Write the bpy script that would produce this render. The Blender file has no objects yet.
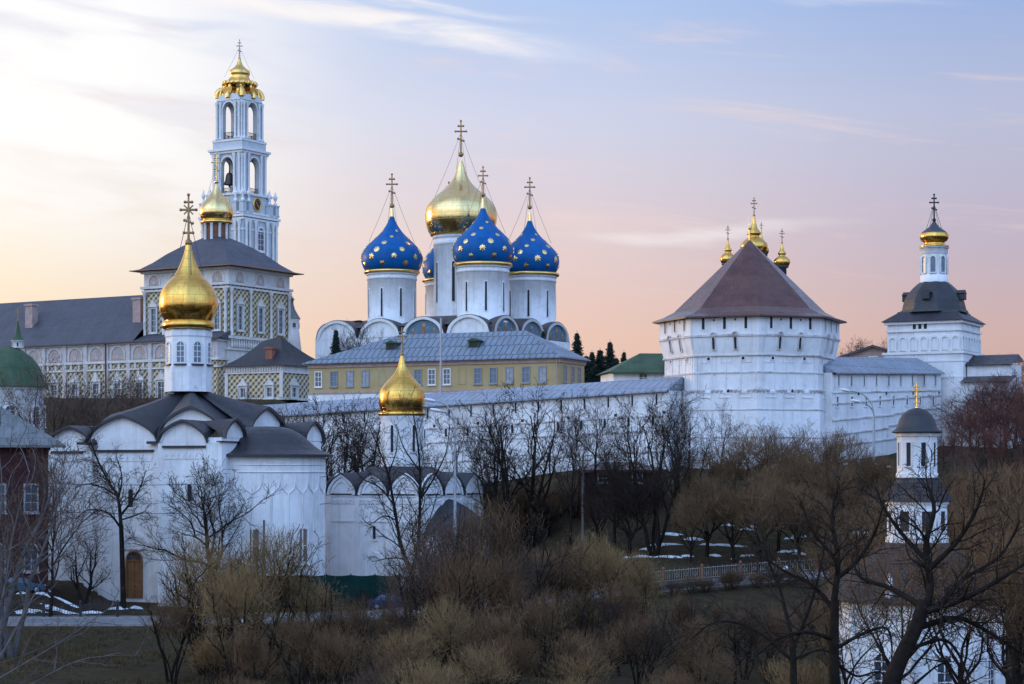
import bpy, math, random
from mathutils import Vector, Matrix
import numpy as np

# ------------------------------------------------------------------ camera, sky, sun, exposure
scene = bpy.context.scene
col = scene.collection
R = math.radians
FPX = 1024 * 70 / 36.0            # focal length in pixels of the 1024 wide frame
CZ = 20.0                         # camera height
HY = 470.0                        # picture row of the horizon

cam = bpy.data.objects.new('camera', bpy.data.cameras.new('camera'))
col.objects.link(cam)
cam.location = (0, 0, CZ)
cam.rotation_euler = (R(90), 0, 0)
cam.data.lens = 70
cam.data.sensor_width = 36
cam.data.shift_y = (HY - 342) / 1024.0
cam.data.clip_start = 0.5
cam.data.clip_end = 20000
scene.camera = cam

def lin(r, g, b, k=1.0):
    def f(c):
        c /= 255.0
        return (c / 12.92 if c <= 0.04045 else ((c + 0.055) / 1.055) ** 2.4) * k
    return (f(r), f(g), f(b), 1.0)

SUN_AZ, SUN_EL = R(-62), R(6.0)   # low evening sun, off to the left of the view

world = bpy.data.worlds.new('World')
scene.world = world
world.use_nodes = True
wn, wl = world.node_tree.nodes, world.node_tree.links
wn.clear()
def wnode(t, **kw):
    n = wn.new(t)
    for k, v in kw.items():
        setattr(n, k, v)
    return n
def wmath(op, a, b=None, c=None, clamp=False):
    n = wnode('ShaderNodeMath', operation=op, use_clamp=clamp)
    for i, q in enumerate((a, b, c)):
        if q is None: continue
        if isinstance(q, (int, float)): n.inputs[i].default_value = q
        else: wl.new(q, n.inputs[i])
    return n.outputs[0]
def wramp(fac, stops):
    n = wnode('ShaderNodeValToRGB')
    e = n.color_ramp.elements
    while len(e) < len(stops): e.new(0.5)
    for q, (p, c) in zip(e, stops):
        q.position = p; q.color = c
    wl.new(fac, n.inputs[0])
    return n.outputs[0]
def wmix(f, a, b, mode='MIX'):
    n = wnode('ShaderNodeMix', data_type='RGBA', blend_type=mode)
    for i, q in ((0, f), (6, a), (7, b)):
        if isinstance(q, (int, float)): n.inputs[i].default_value = q
        elif isinstance(q, tuple): n.inputs[i].default_value = q
        else: wl.new(q, n.inputs[i])
    return n.outputs[2]
def wmap(v, a, b, c=0.0, d=1.0, smooth=True):
    n = wnode('ShaderNodeMapRange')
    n.interpolation_type = 'SMOOTHSTEP' if smooth else 'LINEAR'
    wl.new(v, n.inputs[0])
    for i, q in enumerate((a, b, c, d)): n.inputs[i + 1].default_value = q
    return n.outputs[0]
tc = wnode('ShaderNodeTexCoord')
sep = wnode('ShaderNodeSeparateXYZ')
wl.new(tc.outputs['Generated'], sep.inputs[0])
az = wmath('ARCTAN2', sep.outputs[0], sep.outputs[1])
el = wmath('ARCSINE', sep.outputs[2])
elf = wmath('MULTIPLY', wmath('MAXIMUM', el, 0.0), 1 / 1.5708)
def P(y): return math.atan((HY - y) / FPX) / 1.5708
rL = wramp(elf, [(0.0, lin(250, 208, 166)), (P(330), lin(255, 233, 204)), (P(230), lin(255, 247, 234)),
                 (P(120), lin(255, 251, 250)), (P(0), lin(238, 240, 252)), (0.30, lin(182, 200, 240, 1.15)), (1.0, lin(158, 180, 228, 1.35))])
rC = wramp(elf, [(0.0, lin(236, 190, 172)), (P(340), lin(243, 205, 187)), (P(250), lin(236, 213, 212)),
                 (P(120), lin(215, 219, 241)), (P(0), lin(184, 207, 246)), (0.30, lin(176, 195, 238, 1.15)), (1.0, lin(158, 180, 228, 1.35))])
rR = wramp(elf, [(0.0, lin(202, 160, 160)), (P(340), lin(212, 180, 176)), (P(250), lin(197, 184, 202)),
                 (P(120), lin(189, 195, 223)), (P(0), lin(158, 183, 230)), (0.30, lin(168, 188, 234, 1.15)), (1.0, lin(158, 180, 228, 1.35))])
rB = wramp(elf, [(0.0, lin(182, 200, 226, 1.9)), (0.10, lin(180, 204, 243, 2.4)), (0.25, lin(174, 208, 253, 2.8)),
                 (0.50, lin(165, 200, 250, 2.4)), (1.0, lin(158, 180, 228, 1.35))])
front = wmix(wmap(az, -0.27, 0.02), rL, wmix(wmap(az, -0.02, 0.27), rC, rR))
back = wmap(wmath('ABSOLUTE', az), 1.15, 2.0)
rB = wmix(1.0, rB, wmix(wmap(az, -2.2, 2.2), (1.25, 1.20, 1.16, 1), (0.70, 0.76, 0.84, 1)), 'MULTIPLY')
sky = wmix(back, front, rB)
# the glow over the place where the sun is going down
da = wmath('SUBTRACT', az, SUN_AZ)
dist = wmath('ADD', wmath('MULTIPLY', da, da), wmath('MULTIPLY', wmath('MULTIPLY', el, el), 3.0))
glow = wmap(dist, 0.0, 0.85, 1.0, 0.0)
sky = wmix(glow, sky, lin(255, 214, 150, 1.9))
# thin cirrus: noise drawn out along the azimuth, tilted a little
cxyz = wnode('ShaderNodeCombineXYZ')
tilt = wmath('ADD', el, wmath('MULTIPLY', az, 0.10))
wl.new(wmath('MULTIPLY', az, 7.0), cxyz.inputs[0]); wl.new(wmath('MULTIPLY', tilt, 62.0), cxyz.inputs[1])
nz = wnode('ShaderNodeTexNoise'); nz.inputs['Scale'].default_value = 1.0; nz.inputs['Detail'].default_value = 7
nz.inputs['Roughness'].default_value = 0.62; nz.inputs['Distortion'].default_value = 0.5
wl.new(cxyz.outputs[0], nz.inputs['Vector'])
cl = wmap(nz.outputs[0], 0.52, 0.74)
low = wmath('MULTIPLY', cl, wmath('MULTIPLY', wmap(el, 0.06, 0.10), wmap(el, 0.40, 0.16)))
sky = wmix(wmath('MULTIPLY', low, 0.42), sky, lin(250, 222, 214))
# the bright veil of cloud high on the left
veil = wmath('MULTIPLY', wmap(az, -0.06, -0.21), wmath('MULTIPLY', wmap(el, 0.08, 0.17), wmap(el, 0.42, 0.24)))
n2 = wnode('ShaderNodeTexNoise'); n2.inputs['Scale'].default_value = 1.0; n2.inputs['Detail'].default_value = 6
n2.inputs['Distortion'].default_value = 0.4
c2 = wnode('ShaderNodeCombineXYZ')
tilt2 = wmath('ADD', el, wmath('MULTIPLY', az, 0.13))
wl.new(wmath('MULTIPLY', az, 9.0), c2.inputs[0]); wl.new(wmath('MULTIPLY', tilt2, 46.0), c2.inputs[1])
wl.new(c2.outputs[0], n2.inputs['Vector'])
veil = wmath('MULTIPLY', veil, wmap(n2.outputs[0], 0.32, 0.56))
sky = wmix(wmath('MULTIPLY', veil, 0.95), sky, lin(255, 253, 252, 1.08))
# two long streaks of cirrus
def streak(sky, a0, e0, slope, bow, wid, amin, amax, gain):
    d = wmath('SUBTRACT', wmath('SUBTRACT', el, e0), wmath('MULTIPLY', wmath('SUBTRACT', az, a0), slope))
    q = wmath('SUBTRACT', az, a0)
    d = wmath('SUBTRACT', d, wmath('MULTIPLY', wmath('MULTIPLY', q, q), bow))
    d = wmath('ADD', d, wmath('MULTIPLY', wmath('SUBTRACT', n2.outputs[0], 0.5), 0.022))
    m = wmap(wmath('ABSOLUTE', d), 0.0, wid, 1.0, 0.0)
    m = wmath('MULTIPLY', m, wmath('MULTIPLY', wmap(az, amin, amin + 0.05), wmap(az, amax, amax - 0.10)))
    m = wmath('MULTIPLY', m, wmap(nz.outputs[0], 0.28, 0.62))
    return wmix(wmath('MULTIPLY', m, gain), sky, lin(255, 250, 250, 1.03))
sky = streak(sky, -0.05, 0.219, -0.145, 0.05, 0.0075, -0.32, 0.060, 1.0)
sky = streak(sky, -0.02, 0.226, -0.12, 0.0, 0.0035, -0.12, 0.04, 0.8)
sky = streak(sky, -0.04, 0.229, -0.16, 0.3, 0.005, -0.16, 0.02, 0.6)
sky = streak(sky, 0.17, 0.229, -0.10, 0.0, 0.004, 0.12, 0.25, 0.45)
sky = streak(sky, 0.11, 0.118, 0.03, 0.0, 0.006, 0.02, 0.19, 0.5)
# a physical twilight sky on top, faint
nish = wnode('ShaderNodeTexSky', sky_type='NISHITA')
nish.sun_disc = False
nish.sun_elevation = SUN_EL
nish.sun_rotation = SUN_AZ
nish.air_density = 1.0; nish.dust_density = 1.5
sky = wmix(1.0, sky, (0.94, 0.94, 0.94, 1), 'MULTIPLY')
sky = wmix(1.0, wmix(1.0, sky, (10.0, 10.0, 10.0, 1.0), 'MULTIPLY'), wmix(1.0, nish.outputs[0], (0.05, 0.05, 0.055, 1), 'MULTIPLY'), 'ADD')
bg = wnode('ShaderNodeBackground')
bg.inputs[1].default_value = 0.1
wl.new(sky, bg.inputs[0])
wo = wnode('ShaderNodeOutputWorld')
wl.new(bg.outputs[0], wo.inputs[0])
world.cycles.sampling_method = 'MANUAL'
world.cycles.sample_map_resolution = 1024

sun = bpy.data.objects.new('sun', bpy.data.lights.new('sun', 'SUN'))
col.objects.link(sun)
sun.data.energy = 1.2
sun.data.angle = R(12)
sun.data.color = (1.0, 0.70, 0.45)
sd = Vector((math.sin(SUN_AZ) * math.cos(SUN_EL), math.cos(SUN_AZ) * math.cos(SUN_EL), math.sin(SUN_EL)))
sun.rotation_euler = (-sd).to_track_quat('-Z', 'Y').to_euler()
sun.location = (-100, 100, 120)

vs = scene.view_settings
vs.view_transform = 'Standard'; vs.look = 'None'; vs.exposure = 0.0; vs.gamma = 1.0
vs.use_curve_mapping = False
scene.cycles.max_bounces = 5
scene.cycles.diffuse_bounces = 2
scene.cycles.glossy_bounces = 3
scene.cycles.transparent_max_bounces = 4
scene.cycles.caustics_reflective = False
scene.cycles.caustics_refractive = False

# ------------------------------------------------------------------ helpers
def sc(D): return D / FPX
def Wp(px, py, D): return Vector(((px - 512) / FPX * D, D, CZ + (HY - py) / FPX * D))
def zz(py, D): return CZ + (HY - py) / FPX * D

class MB:
    """collects faces and builds them as ONE mesh object"""
    def __init__(s):
        s.v = []; s.f = []; s.mi = []; s.sm = []; s.uv = []; s.M = Matrix.Identity(4)
    def tv(s, p): return s.M @ Vector(p)
    def poly(s, pts, mi=0, smooth=False, uv=None):
        i = len(s.v)
        s.v.extend([s.tv(p) for p in pts])
        s.f.append(list(range(i, i + len(pts)))); s.mi.append(mi); s.sm.append(smooth); s.uv.append(uv)
    def box(s, x0, x1, y0, y1, z0, z1, mi=0):
        p = [(x0, y0, z0), (x1, y0, z0), (x1, y1, z0), (x0, y1, z0), (x0, y0, z1), (x1, y0, z1), (x1, y1, z1), (x0, y1, z1)]
        for q in ((0, 3, 2, 1), (4, 5, 6, 7), (0, 1, 5, 4), (1, 2, 6, 5), (2, 3, 7, 6), (3, 0, 4, 7)):
            s.poly([p[k] for k in q], mi)
    def prism(s, out, y0, y1, mi=0, caps=True, mi_side=None):
        """outline in x,z (counter-clockwise seen from -y), run from y0 (front) to y1"""
        if mi_side is None: mi_side = mi
        n = len(out)
        if caps:
            s.poly([(x, y0, z) for x, z in out], mi)
            s.poly([(x, y1, z) for x, z in reversed(out)], mi)
        for i in range(n):
            a, b = out[i], out[(i + 1) % n]
            s.poly([(a[0], y0, a[1]), (a[0], y1, a[1]), (b[0], y1, b[1]), (b[0], y0, b[1])], mi_side)
    def ring(s, outer, inner, y0, y1, mi=0):
        n = len(outer)
        for i in range(n):
            j = (i + 1) % n
            a, b, c, d = outer[i], outer[j], inner[j], inner[i]
            s.poly([(a[0], y0, a[1]), (b[0], y0, b[1]), (c[0], y0, c[1]), (d[0], y0, d[1])], mi)
            s.poly([(a[0], y0, a[1]), (a[0], y1, a[1]), (b[0], y1, b[1]), (b[0], y0, b[1])], mi)
            s.poly([(d[0], y0, d[1]), (c[0], y0, c[1]), (c[0], y1, c[1]), (d[0], y1, d[1])], mi)
    def lathe(s, prof, seg=32, c=(0, 0, 0), mi=0, smooth=True, a0=0.0, a1=None, sx=1.0, sy=1.0):
        full = a1 is None
        span = 2 * math.pi if full else a1 - a0
        n = seg if full else seg + 1
        base = len(s.v)
        for (r, z) in prof:
            for k in range(n):
                a = a0 + span * k / seg
                s.v.append(s.tv((c[0] + sx * r * math.cos(a), c[1] + sy * r * math.sin(a), c[2] + z)))
        rm = max(r for r, z in prof)
        L = [0.0]
        for i in range(1, len(prof)):
            L.append(L[-1] + math.hypot(prof[i][0] - prof[i - 1][0], prof[i][1] - prof[i - 1][1]))
        for i in range(len(prof) - 1):
            for k in range(seg):
                k2 = (k + 1) % n
                q = [base + i * n + k, base + i * n + k2, base + (i + 1) * n + k2, base + (i + 1) * n + k]
                u0, u1 = span * rm * k / seg, span * rm * (k + 1) / seg
                s.f.append(q); s.mi.append(mi); s.sm.append(smooth)
                s.uv.append([(u0, L[i]), (u1, L[i]), (u1, L[i + 1]), (u0, L[i + 1])])
    def tube(s, pts, rad, seg=6, mi=0, smooth=True):
        pts = [Vector(p) for p in pts]
        if isinstance(rad, (int, float)): rad = [rad] * len(pts)
        base = len(s.v)
        n = len(pts)
        d0 = (pts[1] - pts[0]).normalized()
        u = d0.orthogonal().normalized()
        for i, p in enumerate(pts):
            d = (pts[min(i + 1, n - 1)] - pts[max(i - 1, 0)])
            if d.length < 1e-9: d = d0
            d = d.normalized()
            u = (u - d * u.dot(d))
            if u.length < 1e-6: u = d.orthogonal()
            u = u.normalized(); w = d.cross(u)
            for k in range(seg):
                a = 2 * math.pi * k / seg
                s.v.append(s.tv(p + (u * math.cos(a) + w * math.sin(a)) * rad[i]))
        for i in range(n - 1):
            for k in range(seg):
                k2 = (k + 1) % seg
                s.f.append([base + i * seg + k, base + i * seg + k2, base + (i + 1) * seg + k2, base + (i + 1) * seg + k])
                s.mi.append(mi); s.sm.append(smooth); s.uv.append(None)
    def ball(s, c, r, mi=0, seg=10, rings=7):
        prof = [(max(1e-4, r * math.sin(math.pi * i / rings)), -r * math.cos(math.pi * i / rings)) for i in range(rings + 1)]
        s.lathe(prof, seg, c, mi)
    def mesh(s, name, mats):
        me = bpy.data.meshes.new(name)
        me.from_pydata([tuple(v) for v in s.v], [], s.f)
        for m in (mats if isinstance(mats, (list, tuple)) else [mats]): me.materials.append(m)
        me.polygons.foreach_set('material_index', s.mi)
        me.polygons.foreach_set('use_smooth', s.sm)
        ul = me.uv_layers.new(name='UVMap')
        data = []
        for f, uv in zip(s.f, s.uv):
            if uv is not None:
                for q in uv: data.extend(q)
                continue
            a, b, c = s.v[f[0]], s.v[f[1]], s.v[f[-1]]
            nrm = (b - a).cross(c - a)
            t = Vector((0, 0, 1)).cross(nrm)
            if t.length < 1e-6 * max(1.0, nrm.length): t = Vector((1, 0, 0))
            t.normalize()
            bt = nrm.cross(t)
            bt = bt.normalized() if bt.length > 1e-9 else Vector((0, 0, 1))
            for k in f:
                p = s.v[k]
                data.extend((p.dot(t), p.dot(bt)))
        ul.data.foreach_set('uv', data)
        me.update()
        return me
    def build(s, name, mats, parent=None, loc=None):
        return link(name, s.mesh(name, mats), parent, loc)

def link(name, data, parent=None, loc=None, rz=0.0):
    o = bpy.data.objects.new(name, data)
    col.objects.link(o)
    if parent is not None: o.parent = parent
    if loc is not None: o.location = loc
    if rz: o.rotation_euler[2] = rz
    return o
def tag(o, label, cat, group=None):
    o['label'] = label; o['category'] = cat
    if group: o['group'] = group
    return o
def thing(name, label, cat, loc=(0, 0, 0), rz=0.0, group=None):
    o = bpy.data.objects.new(name, None)
    o.empty_display_size = 0.5
    col.objects.link(o)
    o.location = loc; o.rotation_euler = (0, 0, rz)
    return tag(o, label, cat, group)
def structure(name, mb, mats):
    o = mb.build(name, mats); o['kind'] = 'structure'; return o
def copy_thing(root, loc, rz=None, scale=None, label=None):
    """a copy of a thing with copies of its parts and sub-parts (mesh data shared)"""
    r = root.copy(); col.objects.link(r)
    r.location = loc
    if rz is not None: r.rotation_euler = (0, 0, rz)
    if scale is not None: r.scale = scale
    if label: r['label'] = label
    for ch in list(root.children):
        c = ch.copy(); col.objects.link(c); c.parent = r
        for g in list(ch.children):
            d = g.copy(); col.objects.link(d); d.parent = c
    return r
def smoothstep(a, b, x):
    t = min(1.0, max(0.0, (x - a) / (b - a)))
    return t * t * (3 - 2 * t)
def interp(tab, x):
    if x <= tab[0][0]: return tab[0][1]
    for (a, p), (b, q) in zip(tab, tab[1:]):
        if x <= b: return p + (q - p) * (x - a) / (b - a)
    return tab[-1][1]
def spline(pts, n=6):
    """Catmull-Rom through 2-D or 3-D points"""
    pts = [Vector(p) for p in pts]
    out = []
    for i in range(len(pts) - 1):
        p0 = pts[max(i - 1, 0)]; p1 = pts[i]; p2 = pts[i + 1]; p3 = pts[min(i + 2, len(pts) - 1)]
        for k in range(n):
            t = k / n
            out.append(0.5 * ((2 * p1) + (p2 - p0) * t + (2 * p0 - 5 * p1 + 4 * p2 - p3) * t * t + (3 * p1 - p0 - 3 * p2 + p3) * t ** 3))
    out.append(pts[-1])
    return out
def FM(x, y, a):
    """frame of a wall: x along it, -y out of it, turned by a about the vertical"""
    return Matrix.Translation((x, y, 0)) @ Matrix.Rotation(a, 4, 'Z')

# ------------------------------------------------------------------ materials
def mat(name, base, rough=0.8, metal=0.0, noise=0.12, nscale=0.8, bump=0.0, bscale=8.0, spec=0.4,
        seams=None, seam_dark=0.55, seam_bump=0.0, stain=None, stain_amt=0.0, stain_scale=0.25, streak=0.0, coat=0.0, rvar=0.0, patch=None, patch_amt=0.0):
    m = bpy.data.materials.new(name); m.use_nodes = True
    nt = m.node_tree; N, L = nt.nodes, nt.links
    bs = N['Principled BSDF']
    bs.inputs['Roughness'].default_value = rough
    bs.inputs['Metallic'].default_value = metal
    bs.inputs['Specular IOR Level'].default_value = spec
    bs.inputs['Coat Weight'].default_value = coat
    geo = N.new('ShaderNodeNewGeometry')
    def noise_tex(scale, detail=5, vec=None, rough_=0.6):
        n = N.new('ShaderNodeTexNoise'); n.inputs['Scale'].default_value = scale
        n.inputs['Detail'].default_value = detail; n.inputs['Roughness'].default_value = rough_
        L.new(vec or geo.outputs['Position'], n.inputs['Vector'])
        return n.outputs[0]
    def mp(v, a, b, c, d):
        n = N.new('ShaderNodeMapRange'); L.new(v, n.inputs[0])
        for i, q in enumerate((a, b, c, d)): n.inputs[i + 1].default_value = q
        return n.outputs[0]
    def mix(f, a, b, mode='MIX'):
        n = N.new('ShaderNodeMix'); n.data_type = 'RGBA'; n.blend_type = mode
        for i, q in ((0, f), (6, a), (7, b)):
            if isinstance(q, (int, float, tuple)): n.inputs[i].default_value = q
            else: L.new(q, n.inputs[i])
        return n.outputs[2]
    b4 = tuple(base) + (1.0,)
    nf = noise_tex(nscale)
    c = mix(mp(nf, 0.3, 0.7, 0, 1), tuple(q * (1 - noise) for q in base) + (1.0,), tuple(min(1, q * (1 + noise)) for q in base) + (1.0,))
    height = None
    if stain:
        sv = noise_tex(stain_scale, 7, None, 0.7)
        c = mix(mp(sv, 0.48, 0.68, 0, stain_amt), c, tuple(stain) + (1.0,))
    if streak:
        mpn = N.new('ShaderNodeMapping'); mpn.inputs['Scale'].default_value = (1.6, 1.6, 0.09)
        L.new(geo.outputs['Position'], mpn.inputs[0])
        sv = noise_tex(1.0, 5, mpn.outputs[0], 0.65)
        c = mix(mp(sv, 0.5, 0.72, 0, streak), c, tuple(q * 0.62 for q in (stain or base)) + (1.0,))
    if patch:
        pv = noise_tex(0.9, 8, None, 0.72)
        c = mix(mp(pv, 0.60, 0.70, 0, patch_amt), c, tuple(patch) + (1.0,))
    if seams:
        uvn = N.new('ShaderNodeUVMap')
        br = N.new('ShaderNodeTexBrick')
        br.offset = seams[2] if len(seams) > 2 else 0.0
        br.inputs['Scale'].default_value = 1.0
        br.inputs['Brick Width'].default_value = seams[0]
        br.inputs['Row Height'].default_value = seams[1]
        br.inputs['Mortar Size'].default_value = seams[3] if len(seams) > 3 else 0.03
        br.inputs['Mortar Smooth'].default_value = 0.3
        br.inputs['Color1'].default_value = (0.86, 0.86, 0.86, 1); br.inputs['Color2'].default_value = (1.0, 1.0, 1.0, 1)
        br.inputs['Mortar'].default_value = (seam_dark, seam_dark, seam_dark, 1)
        L.new(uvn.outputs[0], br.inputs['Vector'])
        c = mix(1.0, c, br.outputs[0], 'MULTIPLY')
        if seam_bump:
            bp = N.new('ShaderNodeBump'); bp.inputs['Strength'].default_value = abs(seam_bump); bp.inputs['Distance'].default_value = 0.05
            bp.invert = seam_bump < 0
            L.new(br.outputs['Fac'], bp.inputs['Height'])
            height = bp
    if bump:
        bp = N.new('ShaderNodeBump'); bp.inputs['Strength'].default_value = bump; bp.inputs['Distance'].default_value = 0.1
        L.new(noise_tex(bscale, 6), bp.inputs['Height'])
        if height: L.new(height.outputs[0], bp.inputs['Normal'])
        height = bp
    if height: L.new(height.outputs[0], bs.inputs['Normal'])
    if rvar:
        L.new(mp(noise_tex(1.7, 4), 0.3, 0.7, rough - rvar, rough + rvar), bs.inputs['Roughness'])
    L.new(c, bs.inputs['Base Color'])
    return m

M = {}
M['white'] = mat('whitewash', (0.83, 0.83, 0.84), 0.9, noise=0.05, nscale=0.7, bump=0.12, bscale=1.6, stain=(0.52, 0.49, 0.49), stain_amt=0.55, stain_scale=0.28, streak=0.32, patch=(0.50, 0.44, 0.41), patch_amt=0.6)
M['white_worn'] = mat('worn_whitewash', (0.81, 0.805, 0.815), 0.9, noise=0.07, nscale=0.5, bump=0.2, bscale=1.2, stain=(0.52, 0.49, 0.49), stain_amt=0.6, stain_scale=0.22, streak=0.38, patch=(0.46, 0.38, 0.35), patch_amt=0.75)
M['white_trim'] = mat('white_stucco_trim', (0.78, 0.775, 0.77), 0.8, noise=0.07, bump=0.05, stain=(0.54, 0.51, 0.50), stain_amt=0.5, stain_scale=0.4, streak=0.2)
M['bell_blue'] = mat('pale_blue_stucco', (0.53, 0.565, 0.585), 0.8, noise=0.07, bump=0.05, stain=(0.42, 0.47, 0.53), stain_amt=0.4)
M['gold'] = mat('gold_leaf', (0.90, 0.50, 0.115), 0.21, 1.0, noise=0.2, nscale=0.7, bump=0.10, bscale=1.3, stain=(0.55, 0.30, 0.07), stain_amt=0.55, stain_scale=0.8, streak=0.3, seams=(1.1, 0.85, 0.5, 0.016), seam_dark=0.5, seam_bump=-0.25, rvar=0.07)
M['gold_pale'] = mat('pale_gold_leaf', (1.0, 0.69, 0.30), 0.18, 1.0, noise=0.12, nscale=0.5, bump=0.08, bscale=0.9, stain=(0.75, 0.48, 0.18), stain_amt=0.5, stain_scale=0.5, streak=0.25, seams=(1.5, 1.2, 0.5, 0.018), seam_dark=0.55, seam_bump=-0.2, rvar=0.07)
M['gold_plain'] = mat('gilding', (0.86, 0.54, 0.16), 0.28, 1.0, noise=0.15, nscale=1.5)
M['gold_old'] = mat('old_dark_gilding', (0.36, 0.22, 0.10), 0.45, 0.7, noise=0.3, nscale=2.0)
M['blue_dome'] = mat('blue_dome_paint', (0.003, 0.105, 0.335), 0.42, 0.0, noise=0.18, nscale=0.5, spec=0.14, stain=(0.03, 0.11, 0.30), stain_amt=0.5, stain_scale=0.5, seams=(1.4, 1.2, 0.5, 0.012), seam_dark=0.72, seam_bump=-0.15, rvar=0.08)
M['black_roof'] = mat('black_sheet_roof', (0.027, 0.027, 0.034), 0.5, 0.0, noise=0.22, nscale=0.5, seams=(0.75, 1.6, 0.5, 0.02), seam_dark=0.6, seam_bump=0.5, spec=0.5, rvar=0.1)
M['grey_roof'] = mat('slate_grey_roof', (0.062, 0.064, 0.082), 0.55, 0.0, noise=0.2, nscale=0.3, seams=(0.8, 2.0, 0.5, 0.03), seam_dark=0.6, seam_bump=0.5, spec=0.5, rvar=0.08)
M['blue_roof'] = mat('galvanised_roof', (0.30, 0.36, 0.45), 0.42, 0.25, stain=(0.20, 0.19, 0.19), stain_amt=0.6, stain_scale=0.3, streak=0.25, noise=0.14, nscale=0.3, seams=(0.95, 2.6, 0.5, 0.08), seam_dark=0.5, seam_bump=0.8, rvar=0.1)
M['blue_roof_dark'] = mat('older_galvanised_roof', (0.22, 0.275, 0.34), 0.45, 0.15, stain=(0.13, 0.13, 0.135), stain_amt=0.6, stain_scale=0.3, streak=0.25, noise=0.16, nscale=0.3, seams=(0.95, 2.4, 0.5, 0.10), seam_dark=0.42, seam_bump=0.9, rvar=0.1)
M['brown_roof'] = mat('brown_tower_roof', (0.110, 0.050, 0.045), 0.25, 0.0, noise=0.25, nscale=0.5, seams=(0.55, 0.9, 0.5, 0.03), seam_dark=0.65, seam_bump=0.4, stain=(0.16, 0.085, 0.06), stain_amt=0.6, stain_scale=0.35, streak=0.3, spec=0.32, rvar=0.1)
M['green_roof'] = mat('green_painted_roof', (0.042, 0.085, 0.038), 0.6, 0.0, noise=0.3, nscale=0.6, seams=(0.9, 2.5, 0.5, 0.03), seam_dark=0.6, seam_bump=0.5, stain=(0.06, 0.09, 0.06), stain_amt=0.6, stain_scale=0.6)
M['patina_roof'] = mat('worn_greenish_roof', (0.155, 0.165, 0.17), 0.6, 0.0, noise=0.25, nscale=0.7, seams=(0.7, 1.6, 0.5, 0.03), seam_dark=0.55, seam_bump=0.5, stain=(0.10, 0.13, 0.115), stain_amt=0.9, stain_scale=0.6)
M['shingle'] = mat('grey_wood_shingle', (0.075, 0.068, 0.07), 0.8, 0.0, noise=0.25, nscale=0.9, seams=(0.22, 0.28, 0.5, 0.02), seam_dark=0.45, seam_bump=-0.6, spec=0.06)
M['vault_roof'] = mat('dark_vault_roof', (0.085, 0.072, 0.072), 0.6, 0.0, noise=0.25, nscale=0.5, seams=(0.9, 1.8, 0.5, 0.02), seam_dark=0.6, seam_bump=0.4)
M['ochre'] = mat('ochre_stucco', (0.46, 0.335, 0.16), 0.9, noise=0.1, nscale=0.4, bump=0.05, stain=(0.46, 0.39, 0.24), stain_amt=0.7, stain_scale=0.3, streak=0.25)
M['brick'] = mat('dark_red_brick', (0.062, 0.027, 0.028), 0.9, noise=0.25, nscale=0.9, seams=(0.28, 0.09, 0.5, 0.012), seam_dark=0.8, stain=(0.07, 0.03, 0.03), stain_amt=0.7, spec=0.06)
M['brick_pale'] = mat('chimney_brick', (0.30, 0.12, 0.08), 0.9, noise=0.25, nscale=1.5, seams=(0.3, 0.1, 0.5, 0.015), seam_dark=0.8)
M['plaster_pale'] = mat('pale_pink_plaster', (0.42, 0.30, 0.27), 0.9, noise=0.2, nscale=1.2)
M['pink'] = mat('pink_shell_niche', (0.52, 0.38, 0.33), 0.9, noise=0.2, nscale=1.5)
M['ledge'] = mat('brown_tile_ledge', (0.10, 0.075, 0.07), 0.85, noise=0.3, nscale=1.5)
M['grey_trim'] = mat('grey_string_course', (0.62, 0.59, 0.59), 0.9, noise=0.15, nscale=0.8, stain=(0.28, 0.22, 0.2), stain_amt=0.9, stain_scale=0.5)  # greyer than the walls, stained brown; ledges, corbels, mouldings
M['hole'] = mat('dark_opening', (0.022, 0.022, 0.028), 0.7, noise=0.2)
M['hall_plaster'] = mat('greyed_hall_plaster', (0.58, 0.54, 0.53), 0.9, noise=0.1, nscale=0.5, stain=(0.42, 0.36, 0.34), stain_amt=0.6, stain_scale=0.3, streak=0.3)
M['curtain'] = mat('curtained_glass', (0.34, 0.36, 0.40), 0.3, 0.0, noise=0.3, nscale=1.5)
M['frame_grey'] = mat('greyed_window_frame', (0.30, 0.29, 0.30), 0.8, noise=0.15, nscale=2)
M['refectory_trim'] = mat('weathered_pale_stone', (0.66, 0.635, 0.61), 0.9, noise=0.09, nscale=0.6, bump=0.08, stain=(0.46, 0.41, 0.38), stain_amt=0.6, stain_scale=0.35, streak=0.3)
M['glass'] = mat('window_glass', (0.06, 0.075, 0.10), 0.12, 0.0, noise=0.3, nscale=1.3, spec=0.7)
M['glass_blue'] = mat('blue_window_glass', (0.10, 0.15, 0.20), 0.2, 0.0, noise=0.25, nscale=1.3, spec=0.6)
M['door'] = mat('orange_wood_door', (0.27, 0.125, 0.05), 0.6, noise=0.2, nscale=2.5, seams=(0.35, 0.9, 0.0, 0.02), seam_dark=0.5, seam_bump=-0.5)
M['wood_shutter'] = mat('brown_board', (0.19, 0.15, 0.125), 0.8, noise=0.2, nscale=2.0)
M['iron'] = mat('black_iron', (0.03, 0.03, 0.035), 0.5, 0.4, noise=0.2, nscale=2.0)
M['wire'] = mat('stay_wire', (0.16, 0.15, 0.16), 0.6, 0.5, noise=0.1)
M['bronze'] = mat('bell_bronze', (0.06, 0.05, 0.045), 0.4, 0.7, noise=0.2)
M['lamp_grey'] = mat('lamp_pole_grey', (0.34, 0.35, 0.38), 0.5, 0.3, noise=0.12, nscale=3)
M['lamp_glass'] = mat('lamp_lens', (0.75, 0.76, 0.78), 0.25, 0.0, noise=0.03)
M['concrete'] = mat('concrete', (0.30, 0.29, 0.29), 0.9, noise=0.2, nscale=2, bump=0.2)
M['white_paint'] = mat('white_paint', (0.72, 0.73, 0.75), 0.6, noise=0.08, nscale=3)
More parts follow.
